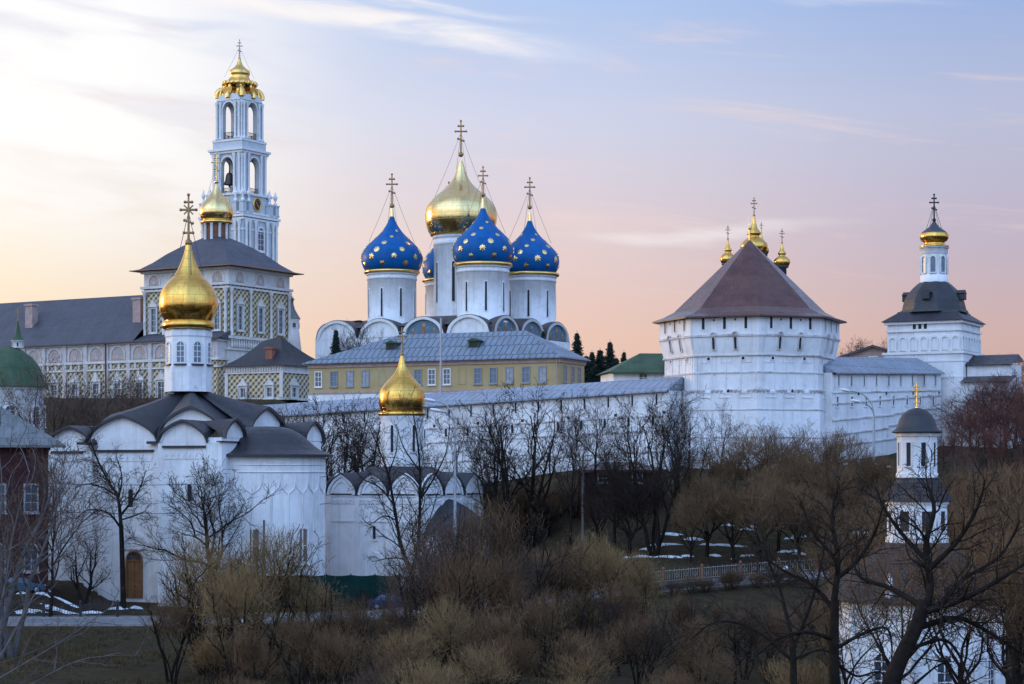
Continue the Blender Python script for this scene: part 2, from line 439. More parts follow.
M['orange_rust'] = mat('rusty_orange_post', (0.20, 0.085, 0.05), 0.8, noise=0.3, nscale=2)
M['net_green'] = mat('green_netting', (0.008, 0.034, 0.031), 0.9, noise=0.3, nscale=0.9, seams=(2.0, 1.5, 0.0, 0.02), seam_dark=0.5, spec=0.06)
M['pole_wood'] = mat('weathered_pole', (0.13, 0.115, 0.105), 0.85, noise=0.2, nscale=2)
M['car_blue'] = mat('car_blue_paint', (0.035, 0.10, 0.17), 0.3, 0.2, noise=0.05, coat=0.6)
M['car_navy'] = mat('car_navy_paint', (0.018, 0.045, 0.16), 0.3, 0.2, noise=0.05, coat=0.6)
M['rubber'] = mat('tyre_rubber', (0.02, 0.02, 0.02), 0.85, noise=0.1)
M['asphalt'] = mat('asphalt', (0.17, 0.165, 0.175), 0.85, noise=0.15, nscale=0.4, bump=0.15, bscale=30, stain=(0.25, 0.24, 0.245), stain_amt=0.6, stain_scale=0.35)
M['kerb'] = mat('kerb_stone', (0.26, 0.25, 0.25), 0.9, noise=0.2, nscale=1.5, bump=0.2)
M['path'] = mat('beaten_path', (0.20, 0.185, 0.18), 0.95, noise=0.2, nscale=0.6, bump=0.3, bscale=6, spec=0.06)
M['snow'] = mat('old_snow', (0.70, 0.73, 0.80), 0.7, noise=0.14, nscale=1.2, bump=0.5, bscale=2.5, stain=(0.42, 0.41, 0.42), stain_amt=0.8, stain_scale=0.7)
M['bark_dark'] = mat('dark_bark', (0.021, 0.0165, 0.014), 0.95, noise=0.35, nscale=3.0, bump=0.5, bscale=9, spec=0.06)
M['bark_brown'] = mat('brown_bark', (0.045, 0.034, 0.027), 0.95, noise=0.3, nscale=3.0, bump=0.4, bscale=9, spec=0.06)
M['bark_grey'] = mat('grey_bark', (0.125, 0.115, 0.115), 0.9, noise=0.3, nscale=3.0, bump=0.3, spec=0.06)
M['twig_dark'] = mat('dark_twigs', (0.040, 0.029, 0.024), 0.9, noise=0.3, nscale=0.6, spec=0.06)
M['twig_brown'] = mat('brown_twigs', (0.148, 0.090, 0.051), 0.9, noise=0.35, nscale=0.5, spec=0.06)
M['twig_olive'] = mat('olive_brown_twigs', (0.225, 0.146, 0.070), 0.9, noise=0.35, nscale=0.45, spec=0.06)
M['twig_grey'] = mat('grey_brown_twigs', (0.104, 0.071, 0.055), 0.9, noise=0.3, nscale=0.6, spec=0.06)
M['twig_red'] = mat('reddish_twigs', (0.135, 0.062, 0.050), 0.9, noise=0.3, nscale=0.4, spec=0.06)
M['needles'] = mat('spruce_needles', (0.022, 0.032, 0.028), 0.9, noise=0.4, nscale=0.8, spec=0.06)
M['grass'] = mat('dry_grass_blades', (0.105, 0.076, 0.040), 0.95, noise=0.4, nscale=0.35, spec=0.06)
M['icon_blue'] = mat('fresco_blue', (0.12, 0.19, 0.25), 0.9, noise=0.25, nscale=1.2)
M['icon_ochre'] = mat('fresco_ochre', (0.30, 0.15, 0.08), 0.9, noise=0.3, nscale=1.5)
M['icon_gold'] = mat('fresco_gold', (0.45, 0.30, 0.10), 0.7, noise=0.2, nscale=1.5)

def ground_material():
    m = bpy.data.materials.new('winter_earth'); m.use_nodes = True
    N, L = m.node_tree.nodes, m.node_tree.links
    bs = N['Principled BSDF']; bs.inputs['Roughness'].default_value = 0.95; bs.inputs['Specular IOR Level'].default_value = 0.06
    geo = N.new('ShaderNodeNewGeometry')
    def nt(s, d):
        n = N.new('ShaderNodeTexNoise'); n.inputs['Scale'].default_value = s; n.inputs['Detail'].default_value = d
        n.inputs['Roughness'].default_value = 0.68
        L.new(geo.outputs['Position'], n.inputs['Vector']); return n.outputs[0]
    def ramp(f, st):
        n = N.new('ShaderNodeValToRGB'); e = n.color_ramp.elements
        while len(e) < len(st): e.new(0.5)
        for q, (p, c) in zip(e, st): q.position = p; q.color = tuple(c) + (1,)
        L.new(f, n.inputs[0]); return n.outputs[0]
    a = ramp(nt(0.09, 8), [(0.30, (0.034, 0.026, 0.018)), (0.46, (0.062, 0.046, 0.028)), (0.58, (0.060, 0.049, 0.026)), (0.72, (0.090, 0.066, 0.038))])
    b = ramp(nt(1.3, 6), [(0.3, (0.55, 0.55, 0.55)), (0.7, (1.15, 1.15, 1.15))])
    mx = N.new('ShaderNodeMix'); mx.data_type = 'RGBA'; mx.blend_type = 'MULTIPLY'; mx.inputs[0].default_value = 1
    L.new(a, mx.inputs[6]); L.new(b, mx.inputs[7]); L.new(mx.outputs[2], bs.inputs['Base Color'])
    bp = N.new('ShaderNodeBump'); bp.inputs['Strength'].default_value = 0.8; bp.inputs['Distance'].default_value = 0.25
    L.new(nt(2.5, 8), bp.inputs['Height']); L.new(bp.outputs[0], bs.inputs['Normal'])
    return m
M['earth'] = ground_material()

def diamond_material():
    """the painted facetted rustication of the refectory: each lozenge is a little pyramid of four tones"""
    m = bpy.data.materials.new('painted_diamond_rustication'); m.use_nodes = True
    N, L = m.node_tree.nodes, m.node_tree.links
    bs = N['Principled BSDF']; bs.inputs['Roughness'].default_value = 0.9
    uv = N.new('ShaderNodeUVMap'); s = N.new('ShaderNodeSeparateXYZ'); L.new(uv.outputs[0], s.inputs[0])
    def ma(op, a, b):
        n = N.new('ShaderNodeMath'); n.operation = op
        for i, q in enumerate((a, b)):
            if isinstance(q, (int, float)): n.inputs[i].default_value = q
            else: L.new(q, n.inputs[i])
        return n.outputs[0]
    def mix(f, a, b):
        n = N.new('ShaderNodeMix'); n.data_type = 'RGBA'
        for i, q in ((0, f), (6, a), (7, b)):
            if isinstance(q, tuple): n.inputs[i].default_value = q
            else: L.new(q, n.inputs[i])
        return n.outputs[2]
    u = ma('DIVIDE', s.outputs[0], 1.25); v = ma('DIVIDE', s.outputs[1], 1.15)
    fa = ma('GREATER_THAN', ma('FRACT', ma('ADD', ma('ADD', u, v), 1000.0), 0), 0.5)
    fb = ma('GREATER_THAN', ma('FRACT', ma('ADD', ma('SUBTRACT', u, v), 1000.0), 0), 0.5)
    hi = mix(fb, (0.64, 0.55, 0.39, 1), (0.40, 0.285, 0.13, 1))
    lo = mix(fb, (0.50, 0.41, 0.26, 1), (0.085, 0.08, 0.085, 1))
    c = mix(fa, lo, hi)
    L.new(c, bs.inputs['Base Color'])
    return m
M['diamond'] = diamond_material()

# ------------------------------------------------------------------ the ground, the road, the path
from mathutils import noise as mnoise
LT = [(-200, -2), (0, -2.2), (20, -4.2), (60, -9.5), (90, -13.2), (120, -14.8), (148, -14.4), (160, -13.6), (165, -12.9), (172, -12.75),
      (182, -12.55), (205, -12.2), (216, -10.5), (234, -4.5), (250, -2.0), (262, 1.0), (300, 8.0), (400, 13.0), (700, 13.0), (1500, -8.0), (4000, -90)]
RT = [(-200, -2), (0, -2.2), (20, -4.2), (60, -9.5), (90, -13.5), (122, -14.9), (135, -14.2), (150, -12.8), (166, -11.3), (174, -10.3), (182, -9.6),
      (192, -7.6), (205, -4.6), (218, -1.6), (232, 0.9), (245, 2.0), (262, 4.0), (300, 8.0), (400, 12.0), (700, 12.0), (1500, -8.0), (4000, -90)]
RY = [(-400, 168), (-40, 168), (-15, 168), (0, 170.5), (15, 175), (25, 178), (45, 181), (80, 180), (400, 170)]
RZ = [(-400, -12.85), (-30, -12.85), (-12, -12.4), (0, -11.4), (15, -10.25), (25, -9.6), (45, -8.8), (80, -8.2), (400, -8)]
RW = 3.6
def road_y(x): return interp(RY, x)
def road_z(x): return interp(RZ, x)
def ground(x, y):
    t = smoothstep(-16, 16, x)
    h = interp(LT, y) * (1 - t) + interp(RT, y) * t
    if y > 195 and x > 30: h += smoothstep(30, 80, x) * 1.5 * smoothstep(195, 230, y)
    n = mnoise.noise(Vector((x * 0.06, y * 0.06, 3.1))) * 0.7 + mnoise.noise(Vector((x * 0.25, y * 0.25, 7.7))) * 0.22
    flat = smoothstep(178, 184, y) * smoothstep(212, 206, y) * smoothstep(2, -6, x)
    h += n * (1 - 0.85 * flat)
    w = smoothstep(RW + 6, RW + 0.6, abs(y - road_y(x)))
    h = h * (1 - w) + (road_z(x) - 0.03) * w
    h += 1.75 * smoothstep(-38, -42, x) * smoothstep(173.2, 175.6, y)
    return CZ + h
def gz(px, D): return ground((px - 512) / FPX * D, D)

def axis(a, b, fine0, fine1, step):
    v = list(np.arange(fine0, fine1 + 1e-6, step))
    s = step; x = fine0
    lo = []
    while x > a:
        s *= 1.25; x -= s; lo.append(max(x, a))
    s = step; x = fine1
    hi = []
    while x < b:
        s *= 1.25; x += s; hi.append(min(x, b))
    return lo[::-1] + v + hi
xs = axis(-4200, 4200, -75, 90, 1.25)
ys = axis(-300, 6000, 30, 300, 1.25)
gm = MB()
for y in ys:
    for x in xs: gm.v.append(Vector((x, y, ground(x, y))))
nx = len(xs)
for j in range(len(ys) - 1):
    for i in range(nx - 1):
        gm.f.append([j * nx + i, j * nx + i + 1, (j + 1) * nx + i + 1, (j + 1) * nx + i]); gm.mi.append(0); gm.sm.append(True); gm.uv.append(None)
structure('ground', gm, M['earth'])

rm = MB(); km = MB(); pm = MB()
rx = list(np.arange(-150, 200, 2.5))
for a, b in zip(rx, rx[1:]):
    ya, yb, za, zb = road_y(a), road_y(b), CZ + road_z(a), CZ + road_z(b)
    rm.poly([(a, ya - RW, za + 0.03), (b, yb - RW, zb + 0.03), (b, yb + RW, zb + 0.03), (a, ya + RW, za + 0.03)])
    for sgn in (-1, 1):
        y0, y1 = sorted((sgn * RW, sgn * (RW + 0.2)))
        for q in (((y0, .17), (y1, .17)), ((y0, -.2), (y0, .17)), ((y1, .17), (y1, -.2))):
            (u0, w0), (u1, w1) = q
            km.poly([(a, ya + u0, za + w0), (b, yb + u0, zb + w0), (b, yb + u1, zb + w1), (a, ya + u1, za + w1)])
    pm.poly([(a, ya + RW + .2, za + .14), (b, yb + RW + .2, zb + .14), (b, yb + RW + 2.2, zb + .14), (a, ya + RW + 2.2, za + .14)])
    pm.poly([(a, ya + RW + 2.2, za + .14), (b, yb + RW + 2.2, zb + .14), (b, yb + RW + 2.2, zb - .4), (a, ya + RW + 2.2, za - .4)])
structure('road', rm, M['asphalt']); structure('kerb', km, M['kerb']); structure('pavement', pm, M['path'])

# old snow lying in patches on the banks (irregular sheets that follow the ground)
sm_ = MB(); rs = random.Random(5)
def snow_patch(px, py_D, lx, ly, drop=0.05):
    D = py_D; cx = (px - 512) / FPX * D
    n = 22; ph = rs.random() * 9
    ring = []
    for rad in (0.0, 0.55, 1.0):
        row = []
        for k in range(n):
            a = 2 * math.pi * k / n
            q = rad * (0.72 + 0.55 * mnoise.noise(Vector((math.cos(a) * 1.6 + ph, math.sin(a) * 1.6, ph))) + 0.2 * math.sin(5 * a + ph))
            x, y = cx + lx * q * math.cos(a), D + ly * q * math.sin(a)
            row.append((x, y, ground(x, y) + (0.22 if rad < .1 else 0.15 if rad < .8 else -0.03)))
        ring.append(row)
    for r in (0, 1):
        for k in range(n):
            k2 = (k + 1) % n
            if r == 0: sm_.poly([ring[0][k], ring[1][k], ring[1][k2]], 0, True)
            else: sm_.poly([ring[1][k], ring[2][k], ring[2][k2], ring[1][k2]], 0, True)
for a in [(660, 197, 5.0, 1.3), (700, 195, 6.5, 1.1), (640, 193, 2.4, .8), (690, 189, 7.0, 1.0), (730, 190, 3.0, .7), (545, 186, 3.0, 2.0), (560, 184, 2.0, .9),
          (500, 185, 3, 1.1), (610, 188, 2.5, .8), (770, 191, 3, .8),
          (828, 204, 3.6, 1.6), (850, 196, 3.4, 1.1), (815, 190, 2.6, 1.0), (868, 230, 2.6, 1.8), (852, 228, 1.6, .9), (935, 214, 2.2, .9), (900, 226, 1.6, .8),
          (60, 177.5, 5, .9), (120, 178, 3, .8), (30, 176.8, 3, .7), (230, 178, 4, .7), (560, 176.5, 3.2, .7), (790, 197, 3, .9), (720, 201, 4, .8)]:
    for q in range(3):
        snow_patch(a[0] + rs.uniform(-.8, .8) * a[2] / a[1] * FPX, a[1] + rs.uniform(-1, 1) * a[3], a[2] * rs.uniform(.10, .36), a[3] * rs.uniform(.12, .30))
for px, D, lx_, ly_ in ((28, 174.0, 1.6, .25), (62, 174.6, 2.0, .25), (92, 175.2, 1.6, .22), (118, 176.6, 1.2, .25)): snow_patch(px, D, lx_, ly_)
so = sm_.build('snow', M['snow']); so['kind'] = 'stuff'; so['label'] = 'old snow left in thin patches on the brown banks'

# ------------------------------------------------------------------ building kit
ONION = spline([(0.76, 0.0), (0.86, 0.035), (0.955, 0.11), (1.0, 0.22), (0.975, 0.32), (0.87, 0.42), (0.70, 0.515), (0.515, 0.605), (0.355, 0.69),
                (0.235, 0.775), (0.145, 0.855), (0.088, 0.93), (0.05, 1.0)], 4)
ONION_FULL = spline([(0.85, 0.0), (0.92, 0.06), (0.985, 0.16), (1.0, 0.28), (0.95, 0.38), (0.83, 0.46), (0.66, 0.54), (0.475, 0.615), (0.315, 0.69), (0.205, 0.77), (0.135, 0.86), (0.09, 0.94), (0.05, 1.0)], 4)
def onion_prof(r, h, base=None, pts=ONION):
    o = [(p.x * r, p.y * h) for p in pts]
    if base: o = [(base, 0.0)] + o
    return o
def prof_at(prof, z):
    for (r0, z0), (r1, z1) in zip(prof, prof[1:]):
        if z0 <= z <= z1 and z1 > z0:
            t = (z - z0) / (z1 - z0); return r0 + (r1 - r0) * t, (r1 - r0) / (z1 - z0)
    return prof[-1][0], 0.0

def cross(parent, x, y, z, h, m, chains=0.0, chain_r=0.0, rot=0.0, ornate=False):
    """Orthodox cross on a ball: three bars, the lowest one slanted, small knobs at the ends, stay chains down to the dome"""
    mb = MB(); mb.M = FM(x, y, rot)
    t = h * 0.026
    if h < 4: t *= 1.15
    mb.ball((0, 0, z + h * 0.04), h * 0.075, 0, 12, 8)
    mb.tube([(0, 0, z), (0, 0, z + h)], [t * 1.1, t * 0.8], 6)
    def bar(zc, w, sl=0.0):
        mb.tube([(-w, 0, zc + sl), (w, 0, zc - sl)], t * 0.85, 6)
        for sg in (-1, 1): mb.ball((sg * w, 0, zc - sg * sl), t * 1.25, 0, 8, 5)
    bar(z + h * 0.70, h * 0.155); bar(z + h * 0.855, h * 0.07); bar(z + h * 0.46, h * 0.08, h * 0.03)
    mb.ball((0, 0, z + h), t * 1.3, 0, 8, 5)
    if ornate:
        for a in range(4):
            an = math.pi / 4 + a * math.pi / 2
            mb.tube([(0, 0, z + h * .70), (math.cos(an) * h * .13, 0, z + h * .70 + math.sin(an) * h * .13)], t * 0.55, 5)
        bar(z + h * 0.24, h * 0.09)
    o = mb.build('cross', m, parent)
    if chains:
        cb = MB(); cb.M = FM(x, y, rot)
        for k in range(4):
            an = k * math.pi / 2 + 0.35
            a = Vector((0, 0, z + h * 0.66)); b = Vector((chain_r * math.cos(an), chain_r * math.sin(an), z - chains))
            mid = (a + b) / 2 - Vector((0, 0, chains * 0.04))
            cb.tube([a, mid, b], 0.035, 3)
        cb.build('stay_chain', M['wire'], o)
    return o

def arch_pts(w, h, n=10, z0=0.0, flat=False):
    """outline of a round-headed opening, counter-clockwise from bottom left, sill at z0"""
    r = w / 2
    if flat: return [(-r, z0), (r, z0), (r, z0 + h), (-r, z0 + h)]
    pts = [(-r, z0), (r, z0)]
    for i in range(n + 1):
        a = math.pi * i / n
        pts.append((r * math.cos(a), z0 + h - r + r * math.sin(a)))
    return pts
WIN = {}
def window(parent, Mx, w, h, frame, pane, arch=True, fw=0.15, d=0.10, bars=(1, 2), sill=True, key=None, name='window', head=False):
    """frame, pane, glazing bars and sill as one part; base of the opening at the frame's origin, front towards -y"""
    k = (round(w, 3), round(h, 3), frame.name, pane.name, arch, fw, d, bars, sill, head)
    if k not in WIN:
        mb = MB()
        inn = arch_pts(w, h, 10, 0.0, not arch)
        out = arch_pts(w + 2 * fw, h + 2 * fw, 10, -fw, not arch)
        mb.ring(out, inn, -d, 0.02, 0)
        mb.poly([(x, -0.025, z) for x, z in inn], 1)
        if bars:
            bw = 0.035 if w < 1.4 else 0.05
            for i in range(1, bars[0] + 1):
                x = -w / 2 + w * i / (bars[0] + 1); mb.box(x - bw, x + bw, -0.06, -0.03, 0, h * (0.98 if not arch or abs(x) < 0.05 else 0.9), 0)
            for i in range(1, bars[1] + 1):
                z = (h - (w / 2 if arch else 0)) * i / (bars[1] + (0 if arch else 1))
                mb.box(-w / 2, w / 2, -0.055, -0.032, z - bw, z + bw, 0)
        if sill: mb.box(-w / 2 - fw * 1.6, w / 2 + fw * 1.6, -d * 1.8, -0.005, -fw - 0.12, -fw + 0.004, 0)
        if head:
            W2 = w / 2 + fw * 1.5
            mb.box(-W2, W2, -d * 1.9, -0.004, h + fw + 0.02, h + fw + 0.25, 0)
            tri = [(-W2 * .9, h + fw + .25), (W2 * .9, h + fw + .25), (W2 * .35, h + fw + .25 + w * .55), (0, h + fw + .25 + w * 1.15), (-W2 * .35, h + fw + .25 + w * .55)]
            mb.prism(tri, -d * 1.5, -0.006, 0)
            for sg in (-1, 1): mb.lathe([(.13, -fw), (.13, h + fw)], 8, (sg * (w / 2 + fw * 1.05), -d * 1.2, 0), 0)
        WIN[k] = mb.mesh(name, [frame, pane])
    o = bpy.data.objects.new(name, WIN[k]); col.objects.link(o)
    o.parent = parent; o.matrix_local = Mx
    return o
SLIT = {}
def slit(parent, Mx, w, h, name='loophole', arch=False, frame=None, fw=0.10, d=0.06):
    """a narrow opening: dark slot set in a slightly raised reveal"""
    frame = frame or M['white']
    k = (round(w, 3), round(h, 3), arch, frame.name, fw, d)
    if k not in SLIT:
        mb = MB()
        inn = arch_pts(w, h, 6, 0, not arch); out = arch_pts(w + 2 * fw, h + 2 * fw, 6, -fw, not arch)
        mb.ring(out, inn, -d, 0.02, 0)
        mb.poly([(x, -0.012, z) for x, z in inn], 1)
        SLIT[k] = mb.mesh(name, [frame, M['hole']])
    o = bpy.data.objects.new(name, SLIT[k]); col.objects.link(o)
    o.parent = parent; o.matrix_local = Mx
    return o
def T3(x, y, z): return Matrix.Translation((x, y, z))
def arch_wall(mb, x0, x1, z0, z1, cx, ow, oz0, oh, y0, y1, mi=0, n=12):
    """a wall panel from y0 (front) to y1 with a round-headed opening through it"""
    r = ow / 2
    def fr(pts):
        mb.poly([(x, y0, z) for x, z in pts], mi); mb.poly([(x, y1, z) for x, z in reversed(pts)], mi)
    fr([(x0, z0), (cx - r, z0), (cx - r, z1), (x0, z1)]); fr([(cx + r, z0), (x1, z0), (x1, z1), (cx + r, z1)])
    if oz0 > z0: fr([(cx - r, z0), (cx + r, z0), (cx + r, oz0), (cx - r, oz0)])
    zs = oz0 + oh - r
    A = [(cx + r * math.cos(math.pi * i / n), zs + r * math.sin(math.pi * i / n)) for i in range(n + 1)]
    for a, b in zip(A, A[1:]): fr([b, a, (a[0], z1), (b[0], z1)])
    edge = [(cx - r, oz0), (cx + r, oz0)] + A
    for i in range(len(edge)):
        a, b = edge[i], edge[(i + 1) % len(edge)]
        mb.poly([(a[0], y0, a[1]), (b[0], y0, b[1]), (b[0], y1, b[1]), (a[0], y1, a[1])], mi)
    mb.poly([(x0, y0, z1), (x1, y0, z1), (x1, y1, z1), (x0, y1, z1)], mi)
    for x in (x0, x1): mb.poly([(x, y0, z0), (x, y1, z0), (x, y1, z1), (x, y0, z1)], mi)

def gable_curve(w, h, n=16, point=0.28):
    """ogee-topped kokoshnik outline from left spring to right spring"""
    out = []
    for i in range(n + 1):
        t = -1 + 2 * i / n
        a = abs(t)
        out.append((t * w / 2, h * ((1 - point) * math.sqrt(max(0.0, 1 - a ** 2.0)) + point * (1 - a) ** 1.25)))
    return out
def kokoshnik_roof(mb, curve, Mx, apex, over=0.5, lift=0.18, thick=0.22, mi=0, steps=7, sag=0.10, y_in=None):
    """roof sheet swept from a gable's curved edge up to a far point, with a thick overhanging lip; Mx = wall frame"""
    old = mb.M; mb.M = Matrix.Identity(4)
    ap = Vector(apex)
    rows = []
    edge = [Mx @ Vector((x * 1.06, -over, z + lift)) for x, z in curve]
    low = [Mx @ Vector((x * 1.06, -over, z + lift - thick)) for x, z in curve]
    lowb = [Mx @ Vector((x * 1.0, 0.05, z - 0.02)) for x, z in curve]
    for k in range(steps + 1):
        t = k / steps
        rows.append([e.lerp(ap, t) - Vector((0, 0, sag * (e - ap).length * t * (1 - t))) for e in edge])
    def T(p): return old @ p
    for k in range(steps):
        for i in range(len(curve) - 1):
            mb.poly([T(rows[k][i]), T(rows[k][i + 1]), T(rows[k + 1][i + 1]), T(rows[k + 1][i])], mi, True)
    for i in range(len(curve) - 1):
        mb.poly([T(low[i]), T(low[i + 1]), T(edge[i + 1]), T(edge[i])], mi)
        mb.poly([T(lowb[i]), T(lowb[i + 1]), T(low[i + 1]), T(low[i])], mi)
    mb.M = old

def drum(parent, x, y, z0, z1, r, m, slits=0, sw=0.35, sh=2.5, sz=None, cornice=None, a0=0.0, seg=40, band=True):
    mb = MB()
    h = z1 - z0
    prof = [(r, 0), (r, h * .90)]
    if band: prof = [(r * 1.02, 0), (r * 1.02, h * .03), (r, h * .035), (r, h * .88), (r * 1.025, h * .885), (r * 1.025, h * .93), (r, h * .935), (r * 1.01, h * .96)]
    prof += [(r * 1.05, h * .97), (r * 1.05, h), (r * .5, h + 0.01)]
    mb.lathe(prof, seg, (x, y, z0), 0, False)
    for k, i in enumerate(prof): pass
    for i in range(len(mb.sm)): mb.sm[i] = False
    o = mb.build('drum', m, parent)
    smooth_drum(o)
    for k in range(slits):
        a = a0 + 2 * math.pi * k / slits
        zc = sz if sz is not None else z0 + h * 0.45 - sh / 2
        Mx = Matrix.Translation((x, y, zc)) @ Matrix.Rotation(a, 4, 'Z') @ Matrix.Translation((0, -r * 1.0 + 0.01, 0))
        slit(o, Mx, sw, sh, 'window', True, m, 0.12, 0.10)
    if cornice:
        cb = MB()
        cb.lathe([(r * .9, 0), (r * 1.12, 0.05), (r * 1.15, h * .02 + .05), (r * 1.12, h * .05 + .1), (r * .8, h * .06 + .12)], seg, (x, y, z1), 0)
        cb.build('cornice', cornice, o)
    return o
def smooth_drum(o):
    me = o.data
    me.polygons.foreach_set('use_smooth', [abs(p.normal.z) < 0.2 for p in me.polygons])

def star_dome(parent, x, y, z, r, h, base, mats, rows=6, seed=0, stars=True, name='dome'):
    prof = onion_prof(r, h, base, ONION if stars else ONION_FULL)
    mb = MB()
    mb.lathe(prof, 48, (x, y, z), 0, True)
    if stars:
        rg = random.Random(seed)
        # gold stars: little eight-pointed plates standing on the sheet
        for j, f in enumerate((0.13, 0.245, 0.36, 0.475, 0.59, 0.70)):
            rr, sl = prof_at(prof, f * h)
            n = max(4, int(round(8.4 - j * .8)))
            s = (0.60, 0.70, 0.66, 0.58, 0.48, 0.38)[j] * r / 6.0
            for k in range(n):
                a = 2 * math.pi * (k + 0.5 * (j % 2)) / n + 0.13 * seed
                nrm = Vector((math.cos(a), math.sin(a), -sl)).normalized()
                tn = Vector((-math.sin(a), math.cos(a), 0)); bn = nrm.cross(tn)
                c = Vector((x + rr * math.cos(a), y + rr * math.sin(a), z + f * h))
                pts = []
                jt = rg.uniform(-.2, .2); kk = rg.uniform(.85, 1.1)
                for q in range(16):
                    an = math.pi * q / 8 + jt
                    pts.append(c + nrm * 0.05 + (tn * math.cos(an) + bn * math.sin(an)) * kk * (s if q % 2 == 0 else s * .70))
                top = c + nrm * (0.05 + s * .16)
                for q in range(16): mb.poly([pts[q], pts[(q + 1) % 16], top], 1)
                low = [c - nrm * .06 + (p - c - nrm * .05) for p in pts]
                for q in range(16): mb.poly([low[q], low[(q + 1) % 16], pts[(q + 1) % 16], pts[q]], 1)
    return mb.build(name, mats, parent)

